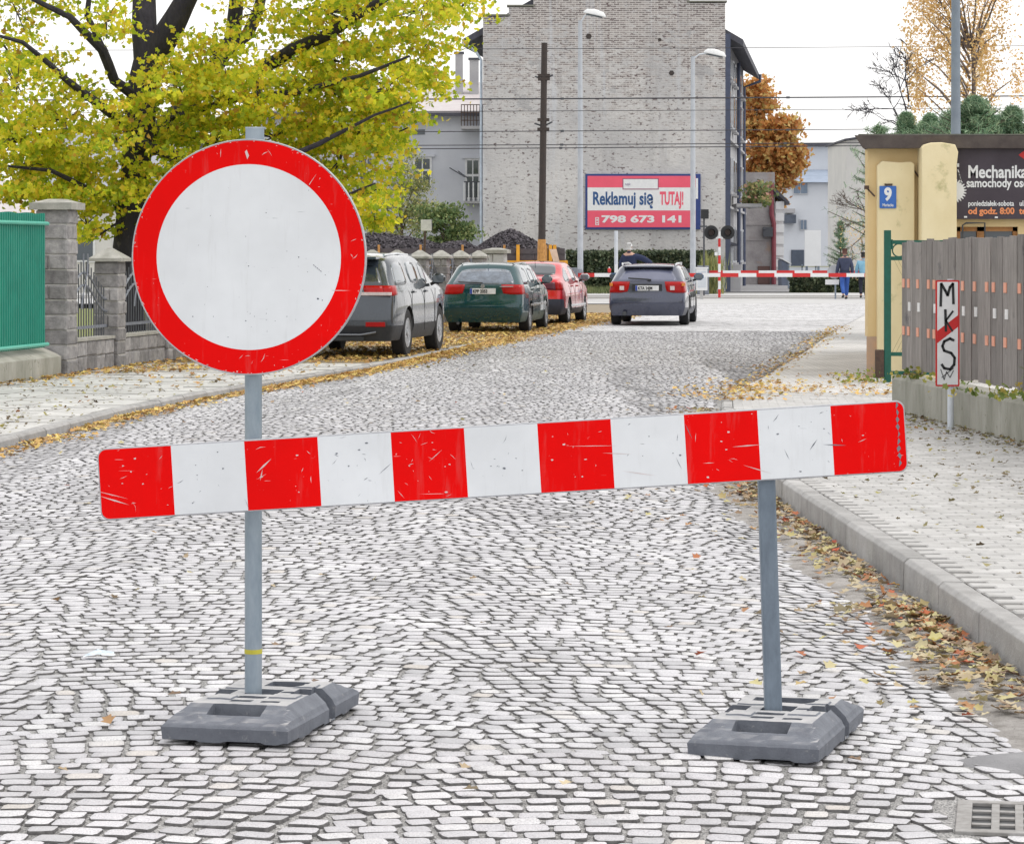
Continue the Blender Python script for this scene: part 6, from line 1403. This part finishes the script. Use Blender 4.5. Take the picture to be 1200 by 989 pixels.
    cme = cut.mesh('cut'); [cme.materials.append(m_) for m_ in mats_]; cme.polygons.foreach_set('material_index', [SK]*len(cme.polygons))
    co = bpy.data.objects.new('cut', cme); C.objects.link(co); bo = tmp.modifiers.new('b', 'BOOLEAN'); bo.operation = 'DIFFERENCE'; bo.object = co; bo.solver = 'EXACT'
    dg = bpy.context.evaluated_depsgraph_get(); full = bpy.data.meshes.new_from_object(tmp.evaluated_get(dg)); bpy.data.objects.remove(tmp); bpy.data.objects.remove(co)
    names = {PAINT: 'body', RG: 'rear_window', SG: 'side_windows', WS: 'windscreen', BUMP: 'bumper_trim', TL: 'tail_lamp', BLK: 'underbody', HL: 'headlamp', TC: 'tail_lamp_inner', SK: 'wheel_arch'}
    for mi, nm in names.items():
        for side in ((-1, 1, -2, 2) if mi == SK else (-1, 1) if mi in (SG, TL, HL, TC) else (0,)):
            bm = bmesh.new(); bm.from_mesh(full)
            kill = [f for f in bm.faces if f.material_index != mi or (side and f.calc_center_median().x*side < 0) or (mi == SK and (f.calc_center_median().y > 0) != (abs(side) == 2))]
            if len(kill) == len(bm.faces): bm.free(); continue
            bmesh.ops.delete(bm, geom=kill, context='FACES')
            for f in bm.faces: f.material_index = 0; f.smooth = True
            m2 = bpy.data.meshes.new(nm); bm.to_mesh(m2); bm.free()
            nm2 = 'side_window' if mi == SG else nm
            o = link(nm2, m2, mats_[mi], root)
            if mi in (RG, SG, TL, TC): 
                so_ = o.modifiers.new('t', 'SOLIDIFY'); so_.thickness = .008; so_.offset = 1 if mi in (TL, TC) else -1
            try: m2.set_sharp_from_angle(angle=R(50))
            except Exception: pass
    # wheels
    for yy in sp['wy']:
        for s in (-1, 1):
            mb = MB(); r = R_; prf = [(r*.62, -.10), (r*.93, -.105), (r, -.085), (r, .085), (r*.93, .105), (r*.62, .10), (r*.6, .05), (r*.6, -.05)]; nn = 28
            mb.add([(z, a*math.cos(2*PI*k/nn), a*math.sin(2*PI*k/nn)) for a, z in prf for k in range(nn)], [(i*nn+k, i*nn+(k+1) % nn, ((i+1) % 8)*nn+(k+1) % nn, ((i+1) % 8)*nn+k) for i in range(8) for k in range(nn)])
            wl = mb.build('wheel', tyre_m, root, smooth=True); wl.location = (s*(hw-.125), yy, R_)
            mb = MB(); mb.tube([(s*.05, 0, 0), (s*.06, 0, 0)], r*.60, 24); mb.tube([(s*.06, 0, 0), (s*.10, 0, 0)], r*.12, 12)
            ri = mb.build('rim', M['black'] if sp.get('spokes', 5) else rim_m, wl)
            mb = MB(); mb.add([(s*z, a*math.cos(2*PI*k/nn), a*math.sin(2*PI*k/nn)) for a, z in ((r*.62, .06), (r*.62, .1), (r*.56, .1), (r*.55, .06)) for k in range(nn)], [(i*nn+k, i*nn+(k+1) % nn, (i+1)*nn+(k+1) % nn, (i+1)*nn+k) for i in range(3) for k in range(nn)])
            ns = sp.get('spokes', 5)
            for q in range(ns):
                a = 2*PI*q/ns; d1, d2 = Vector((0, math.cos(a), math.sin(a))), Vector((0, -math.sin(a), math.cos(a))); w1, w2 = r*.10, r*.15
                pts = [d1*r*.08-d2*w1, d1*r*.08+d2*w1, d1*r*.58+d2*w2, d1*r*.58-d2*w2]; mb.add([(s*.066, p.y, p.z) for p in pts]+[(s*.095, p.y, p.z) for p in pts], [(0, 1, 2, 3), (7, 6, 5, 4), (0, 4, 5, 1), (1, 5, 6, 2), (2, 6, 7, 3), (3, 7, 4, 0)])
            mb.tube([(s*.06, 0, 0), (s*.105, 0, 0)], r*.16, 12); mb.build('spokes', sp.get('rim', rim_m), wl)
    # plate
    pz = sp['plate_z']; py_ = -Lc/2+sp['plate_y']
    mb = MB(); mb.b2(-.26, .26, -.012, .03, -.057, .057); p = mb.build('number_plate', plate_m, root, bevel=.003); p.location = (sp.get('plate_x', 0), py_, pz)
    mb = MB(); mb.b2(-.257, -.215, -.015, -.011, -.054, .054); mb.build('plate_band', plate_b, p)
    lettering(sp['plate'], .092, M['black'], p, (-.2, -.013, -.033), .82, .0035, 'plate_characters')
    # mirrors
    for s in (-1, 1):
        mb = MB(); mb.lathe([(.05, -.08), (.105, -.03), (.11, .03), (.06, .085)], 12); o = mb.build('mirror', sp.get('mirror', sp['paint']), root, smooth=True); my = sp['mirror_y']-Lc/2
        o.location = (s*(hw+.09), my, belt+.09); o.scale = (1.05, .55, 1); mb = MB(); mb.tube([(-s*.13, 0, -.09), (-s*.02, 0, -.03)], .03, 6); mb.build('mirror_stalk', M['black'], o)
        mb = MB(); mb.b2(-.085, .085, -.115, -.09, -.055, .06); mb.build('mirror_glass', cglass2, o)
        for yy in sp['handles']:
            mb = MB(); mb.b2(-.012, .02, -.09, .09, -.016, .016); o = mb.build('door_handle', sp.get('handle', sp['paint']), root, bevel=.008); o.location = (s*(hw*.985), yy-Lc/2, belt-.1)
        for yy in sp['seams']:
            mb = MB(); mb.b2(-.003, .004, -.005, .005, 0, belt-.06-sp['sill']-.12); o = mb.build('door_seam', M['black'], root); o.location = (s*(hw*.998), yy-Lc/2, sp['sill']+.12)
    for e in sp.get('extras', ()): e(root, sp)
    return root
def xbox(name, x, y, z, d, m_, rot=0, bev=.004):
    def f(root, sp): mb = MB(); mb.box((0, 0, 0), d); o = mb.build(name, m_, root, bevel=bev); o.location = (x, y-sp['L']/2, z); o.rotation_euler = (0, rot, 0)
    return f
def xtube(name, pts, r, m_):
    def f(root, sp): mb = MB(); mb.tube([(x, y-sp['L']/2, z) for x, y, z in pts], r, 8); mb.build(name, m_, root, smooth=True)
    return f
def xtext(name, body, size, m_, x, y, z, sx=1):
    def f(root, sp): lettering(body, size, m_, root, (x, y-sp['L']/2, z), sx, .001, name)
    return f
# dark grey SUV
suv = dict(L=4.75, W=1.89, H=1.56, sill=.26, bl=.50, bh=.72, lightlo=.96, belt=1.10, wr=.37, wy=(-1.36, 1.36),
    paint=paint('dark_grey_car_paint', (.035, .045, .06)), bumper=mat('grey_cladding', (.04, .045, .055), .6, None, 9, .1), cladding=True, crown=.05,
    stations=[(0, 1.48, .74, .93), (.30, 1.52, .77, .97), (.75, 1.55, .78, 1), (1.2, 1.57, .78, 1), (1.3, 1.57, .78, 1), (2.25, 1.575, .78, 1), (2.33, 1.575, .78, 1), (2.9, 1.53, .77, 1), (3.65, 1.15, .85, .99), (4.3, 1.08, .82, .96), (4.66, .98, .75, .88), (4.75, .92, .7, .84)],
    rake=[.12, .0, .0, .07, .10, .42, .42], frake=[.1, 0, 0, .05, .1, .12, .15], side=(1, 3-1, 4, 6), windscreen=(7,), tailwrap=1, plate='KR 4LN', plate_z=.86, plate_y=-.0, mirror_y=3.05, handles=(1.5, 2.5), seams=(1.25, 2.3, 3.2), spokes=10, rim=rim_m)
suv['side'] = (1, 2, 4, 6); suv['lamp2'] = tail_r
suv['extras'] = [xbox('clear_lamp_strip', .60, .035, .985, (.52, .05, .05), tail_c), xbox('clear_lamp_strip', -.60, .035, .985, (.52, .05, .05), tail_c), xbox('fog_lamp', .62, -.02, .52, (.30, .04, .07), tail_r), xbox('fog_lamp', -.62, -.02, .52, (.30, .04, .07), tail_r), xtube('skid_plate', [(-.62, .02, .40), (-.4, -.045, .36), (.4, -.045, .36), (.62, .02, .40)], .02, rim_d),
    xbox('spoiler', 0, .38, 1.53, (1.15, .3, .04), suv['paint']), xbox('badge', .48, .02, .80, (.16, .02, .02), chrome), xbox('tow_cover', 0, -.05, .30, (.9, .08, .06), M['black']), xtube('wiper', [(-.05, .08, 1.17), (.35, .13, 1.2)], .012, M['black']),
    xtube('roof_rail', [(.60, .7, 1.575), (.62, 1.6, 1.60), (.60, 2.6, 1.58)], .018, chrome), xtube('roof_rail', [(-.60, .7, 1.575), (-.62, 1.6, 1.60), (-.60, 2.6, 1.58)], .018, chrome)]
car('grey_suv', 'dark grey SUV parked on the leaf-strewn verge right beside the round sign', (-2.32, 45.4, -.01), R(9), suv)
# green estate
est = dict(L=4.58, W=1.70, H=1.44, sill=.22, bl=.42, bh=.60, lightlo=.78, belt=.97, wr=.30, wy=(-1.27, 1.35),
    paint=paint('dark_green_car_paint', (.0, .042, .05)), bumper=mat('green_bumper', (.0, .04, .042), .4, None, 9, .05), skirt=True, crown=.04,
    stations=[(0, 1.34, .70, .94), (.30, 1.36, .72, .98), (.8, 1.38, .735, 1), (1.25, 1.39, .74, 1), (1.33, 1.39, .74, 1), (2.2, 1.39, .74, 1), (2.28, 1.39, .74, 1), (2.75, 1.36, .73, 1), (3.4, 1.0, .84, .99), (4.1, .92, .8, .96), (4.5, .84, .75, .9), (4.58, .78, .7, .86)],
    rake=[.1, .0, .0, .06, .09, .50, .52], frake=[.1, 0, 0, .05, .1, .12, .15], side=(1, 2, 4, 6), windscreen=(7,), tailwrap=1, plate='KPP 2053', plate_z=.845, plate_y=.0, mirror_y=2.85, handles=(1.45, 2.4), seams=(1.29, 2.24, 3.1), spokes=6, rim=rim_m, rglass=mat('pale_reflecting_glass', (.16, .2, .26), .06, (.03, .04, .06), 7, 0, spec=1, coat=.6))
est['extras'] = [xbox('trim_strip', .84, 2.2, .56, (.03, 2.4, .045), chrome), xbox('trim_strip', -.84, 2.2, .56, (.03, 2.4, .045), chrome), xtube('badge', [(0, -.02, .945), (0, .04, .945)], .045, chrome), xtube('wiper', [(-.5, .04, 1.03), (0, .0, 1.01)], .012, M['black']), xtext('model_lettering', 'ESTATE', .05, chrome, .32, -.005, .925, 1.2) if False else xbox('badge_strip', .48, .02, .935, (.28, .015, .018), chrome), xtube('aerial', [(0, .75, 1.47), (0, .65, 1.6)], .006, M['black']), xtube('exhaust', [(-.5, .05, .2), (-.5, -.04, .2)], .03, M['iron']), xtube('roof_rail', [(.53, .6, 1.39), (.55, 1.5, 1.41), (.53, 2.5, 1.4)], .014, est['paint']), xtube('roof_rail', [(-.53, .6, 1.39), (-.55, 1.5, 1.41), (-.53, 2.5, 1.4)], .014, est['paint'])]
car('green_estate_car', 'dark green estate car parked on the verge behind the grey SUV', (-.27, 58.9, -.01), R(8), est)
# red sedan
sed = dict(L=4.35, W=1.70, H=1.42, sill=.22, bl=.36, bh=.58, lightlo=.78, belt=.96, wr=.29, wy=(-1.25, 1.22), sedan=True,
    paint=paint('bright_red_car_paint', (.5, .0, .008)), bumper=mat('dark_grey_bumper', (.035, .04, .065), .5, None, 9, .05), bump_black=True, skirt=True, crown=.03,
    stations=[(0, 1.02, .86, .94), (.25, 1.06, .87, .98), (.52, 1.08, .87, 1), (1.08, 1.36, .73, 1), (1.25, 1.39, .73, 1), (1.7, 1.40, .73, 1), (1.78, 1.40, .73, 1), (2.3, 1.38, .73, 1), (3.1, 1.0, .84, .99), (3.8, .92, .8, .96), (4.27, .84, .75, .9), (4.35, .78, .7, .86)],
    rake=[.1, .0, .0, .04, .05, .06, .08], frake=[.1, 0, 0, .05, .1, .12, .15], side=(2, 3, 4, 6), windscreen=(7,), rearglass_top=(2,), tailwrap=1, plate='KR 6M41', plate_z=.68, plate_y=-.03, mirror_y=2.6, mirror=mat('pale_mirror', (.6, .62, .65), .3, None, 4, 0), handles=(1.4, 2.2), seams=(1.1, 1.74, 2.85), spokes=7, rim=rim_m)
sed['lamp2'] = mat('smoked_lamp', (.12, .02, .04), .2, None, 4, 0)
sed['extras'] = [xbox('trim_strip', .85, 2.2, .42, (.025, 2.2, .05), chrome), xbox('trim_strip', -.85, 2.2, .42, (.025, 2.2, .05), chrome), xtube('aerial', [(0, 1.2, 1.42), (0, 1.1, 1.6)], .006, M['black'])]
sed['side'] = (2, 3, 5, 6)
car('red_saloon_car', 'bright red saloon with dark bumpers parked beyond the green estate', (.70, 65.6, -.01), R(10), sed)
# dark estate on the road
bmw = dict(L=4.75, W=1.78, H=1.43, sill=.22, bl=.40, bh=.60, lightlo=.72, belt=.97, wr=.315, wy=(-1.38, 1.42),
    paint=paint('dark_slate_car_paint', (.05, .058, .095)), bumper=mat('slate_bumper', (.045, .052, .08), .4, None, 9, .05), skirt=True, crown=.04,
    stations=[(0, 1.28, .72, .94), (.32, 1.31, .74, .98), (.9, 1.33, .75, 1), (1.45, 1.335, .755, 1), (1.53, 1.335, .755, 1), (2.3, 1.335, .755, 1), (2.38, 1.335, .755, 1), (2.8, 1.31, .75, 1), (3.5, 1.0, .84, .99), (4.2, .92, .8, .96), (4.66, .84, .75, .9), (4.75, .78, .7, .86)],
    rake=[.1, .0, .0, .06, .08, .46, .50], frake=[.1, 0, 0, .05, .1, .12, .15], side=(1, 2, 4, 6), windscreen=(7,), tailwrap=1, plate='KTA 24JM', plate_z=.83, plate_y=-.005, mirror_y=2.95, handles=(1.6, 2.5), seams=(1.49, 2.34, 3.2), spokes=5, rim=rim_d, mirror=mat('blue_mirror', (.03, .09, .2), .3, None, 4, 0), rglass=mat('greyish_glass', (.14, .15, .22), .10, (.10, .11, .17), 2, 0, spec=.8))
bmw['extras'] = [xbox('clear_lamp_insert', .56, -.0, .83, (.10, .03, .09), tail_c), xbox('clear_lamp_insert', -.56, -.0, .83, (.10, .03, .09), tail_c), xbox('amber_lamp', -.80, .06, .91, (.07, .08, .07), tail_o), xbox('amber_lamp', .80, .06, .91, (.07, .08, .07), tail_o), xtube('wiper', [(-.42, .05, 1.05), (.05, .02, 1.02)], .016, M['black']), xbox('wiper_hub', .05, .02, 1.01, (.08, .05, .04), M['black']),
    xbox('spoiler', 0, .44, 1.30, (1.1, .16, .03), bmw['paint']), xtube('exhaust', [(-.5, .05, .27), (-.5, -.05, .27)], .05, M['iron']),
    xtube('roof_rail', [(.58, .55, 1.33), (.61, .75, 1.37), (.61, 2.4, 1.38), (.58, 2.7, 1.34)], .022, chrome), xtube('roof_rail', [(-.58, .55, 1.33), (-.61, .75, 1.37), (-.61, 2.4, 1.38), (-.58, 2.7, 1.34)], .022, chrome), xbox('plate_recess', 0, .03, .84, (.66, .04, .16), M['black'])]
car('slate_estate_car', 'dark slate estate car with pale roof rails driving up to the level crossing', (3.28, 64.7, road_z(3.28, 64.5)+.01), R(7), bmw)
# ------------------------------------------------------------------ people
def skin(name, verts, edges, radii, m_, parent, root=0, levels=2):
    me = bpy.data.meshes.new(name); me.from_pydata([tuple(v) for v in verts], edges, []); o = link(name, me, m_, parent)
    bpy.context.view_layer.objects.active = o
    sk = o.modifiers.new('skin', 'SKIN'); sk.use_smooth_shade = True
    if not me.skin_vertices: 
        bm = bmesh.new(); bm.from_mesh(me); bm.verts.layers.skin.verify(); bm.to_mesh(me); bm.free()
    for i, r in enumerate(radii):
        sv = me.skin_vertices[0].data[i]; sv.radius = (r, r) if not isinstance(r, tuple) else r; sv.use_root = (i == root)
    ss = o.modifiers.new('sub', 'SUBSURF'); ss.levels = levels; ss.render_levels = levels
    dg = bpy.context.evaluated_depsgraph_get(); nm = bpy.data.meshes.new_from_object(o.evaluated_get(dg)); nm.name = name
    o.modifiers.clear(); o.data = nm
    return o
sk_m = mat('skin', (.55, .34, .26), .6, (.48, .28, .21), 20, .1)
def person(loc, rz, label, jac, trou, hair, hl, stride=.22, arms=((-.02, 0), (.02, 0)), lean=0, pulled=None, hgt=1.0, cap=None, bulk=1.12):
    g = thing('person', loc, label, 'person', rz); g.scale = (hgt,)*3
    hip, kn, an = .92, .50, .09
    def J(x, y, z): return Vector((x, y+lean*max(0, z-.92), z-abs(lean)*.12*max(0, z-.92)))
    # legs: left back, right forward
    lg = {}
    for s, f in ((-1, -stride), (1, stride)):
        hp = Vector((s*.095, 0, hip-.02)); k = Vector((s*.10, f*.45+.05, kn)); a = Vector((s*.10, f*.95-(.03 if f < 0 else 0), an+(.07 if f < 0 else 0)))
        t = a+Vector((0, .14, -.05-(.04 if f < 0 else 0))); lg[s] = (hp, k, a, t)
    sh_ = {s: J(s*.185, 0, 1.42) for s in (-1, 1)}; el = {}; wr = {}
    for i, s in enumerate((-1, 1)):
        f = -s*stride*.5*-1; el[s] = J(s*.25, -.03-s*stride*.15, 1.13); wr[s] = J(s*.265, .05-s*stride*.45, .88)
    if pulled: el[1], wr[1] = pulled
    V = [J(0, 0, .95), J(0, .0, 1.12), J(0, -.01, 1.33), J(0, -.01, 1.45), J(0, .01, 1.53), J(0, .02, 1.60), J(0, .025, 1.70), J(0, .02, 1.755)]; rad = [(.13, .10), (.13, .095), (.15, .10), (.10, .08), .055, (.065, .075), (.075, .09), .05]; E = [(0, 1), (1, 2), (2, 3), (3, 4), (4, 5), (5, 6), (6, 7)]
    def add(p, r, par): V.append(p); rad.append(r); E.append((par, len(V)-1)); return len(V)-1
    for s in (-1, 1):
        a = add(sh_[s], .055, 3); b = add(el[s], .042, a); c = add(wr[s], .028, b); d = (wr[s]-el[s]).normalized(); h = add(wr[s]+d*.07, (.038, .02), c)
        for q in range(4): v = Vector((0, (q-1.5)*.021, 0)); p = add(wr[s]+d*.11+v, .0095, h); add(wr[s]+d*(.165-.012*abs(q-1.4))+v*1.1+Vector((-s*.012, 0, 0)), .008, p)
        p = add(wr[s]+d*.06+Vector((0, .042, 0)), .011, h); add(wr[s]+d*.105+Vector((-s*.01, .058, 0)), .009, p)
        hp, k, an_, t = lg[s]; a = add(hp, .085, 0); b = add(k, .06, a); c = add(an_, .042, b); add(t, .035, c)
    skin('body', V, E, rad, sk_m, g, 0, 1)
    # nose, ears
    mb = MB(); mb.tube([J(0, .115, 1.68), J(0, .135, 1.65)], [.008, .016], 6); mb.build('nose', sk_m, g)
    for s in (-1, 1): mb = MB(); mb.tube([J(s*.078, .02, 1.63), J(s*.085, .01, 1.67), J(s*.078, .015, 1.69)], .014, 6); mb.build('ear', sk_m, g)
    JV = [J(0, 0, .84), J(0, 0, 1.0), J(0, 0, 1.15), J(0, -.01, 1.34), J(0, -.01, 1.46)]; JR = [(.185, .13), (.175, .125), (.165, .12), (.18, .125), (.115, .09)]; JE = [(0, 1), (1, 2), (2, 3), (3, 4)]
    for s in (-1, 1):
        i = len(JV); JV += [sh_[s]+Vector((0, 0, -.02)), el[s], wr[s].lerp(el[s], .08)]; JR += [.075, .065, .052]; JE += [(3, i), (i, i+1), (i+1, i+2)]
    JR = [(r[0]*bulk, r[1]*bulk) if isinstance(r, tuple) else r*bulk for r in JR]
    o = skin('jacket', JV, JE, JR, jac, g, 2)
    mb = MB(); mb.lathe([(.075, 0), (.07, .05)], 12); c_ = mb.build('collar', jac, g); c_.location = J(0, 0, 1.49)
    TV = [J(0, 0, .93)]; TR = [(.15, .115)]; TE = []
    for s in (-1, 1):
        hp, k, an_, t = lg[s]; i = len(TV); TV += [hp+Vector((0, 0, -.05)), k, an_+Vector((0, -.01, .03))]; TR += [.105, .08, .065]; TE += [(0, i), (i, i+1), (i+1, i+2)]
    skin('trousers', TV, TE, TR, trou, g, 0)
    for s in (-1, 1):
        hp, k, an_, t = lg[s]; skin('shoe', [an_+Vector((0, -.05, -.035)), an_+Vector((0, .05, -.045)), t+Vector((0, .02, -.005))], [(0, 1), (1, 2)], [(.05, .045), (.05, .04), (.045, .03)], M['black'], g, 0, 1)
    skin('hair', [J(0, -.02, 1.60+.02), J(0, -.015, 1.68), J(0, .0, 1.74)], [(0, 1), (1, 2)], [(.075, .065) if hl > .5 else (.06, .05), (.088, .09), (.085, .09)], hair, g, 1, 2)
    if cap: 
        mb = MB(); mb.lathe([(.098, 0), (.10, .03), (.085, .075), (.04, .10)], 16); o = mb.build('hat', cap, g, smooth=True); o.location = J(0, .01, 1.70)
    return g
navy = mat('navy_cloth', (.03, .04, .075), .9, (.05, .06, .11), 12, .4); jeans = mat('blue_denim', (.04, .12, .42), .9, (.03, .08, .3), 12, .4); lblue = mat('light_blue_cloth', (.26, .52, .68), .85, (.2, .42, .58), 9, .4); blk = mat('black_cloth', (.02, .022, .04), .9, None, 9, .3); darknavy = mat('dark_navy_cloth', (.012, .018, .05), .9, (.02, .03, .08), 12, .4)
hb = mat('brown_hair', (.10, .04, .03), .8, None, 40, .4); hk = mat('black_hair', (.012, .012, .014), .7, None, 40, .4); hg = mat('grey_hair', (.5, .5, .5), .8, None, 40, .4)
person((PX(990, 99), 99, -.015), R(6), 'man with short brown hair in navy jacket and blue jeans walking away past the barrier', navy, jeans, hb, 0, .2)
person((PX(1013, 99), 99.3, -.015), R(-4), 'dark-haired person in light blue jacket and black trousers walking at the yellow corner', lblue, blk, hk, 1, .16, hgt=.93)
person((PX(738, 94), 94, .0), R(-18), 'person in a dark navy coat and pale hat reaching sideways behind the slate estate car', darknavy, blk, hg, 0, .1, lean=-.12, pulled=(Vector((.45, .02, 1.30)), Vector((.72, .08, 1.12))), cap=M['white'], hgt=1.09, bulk=1.5)
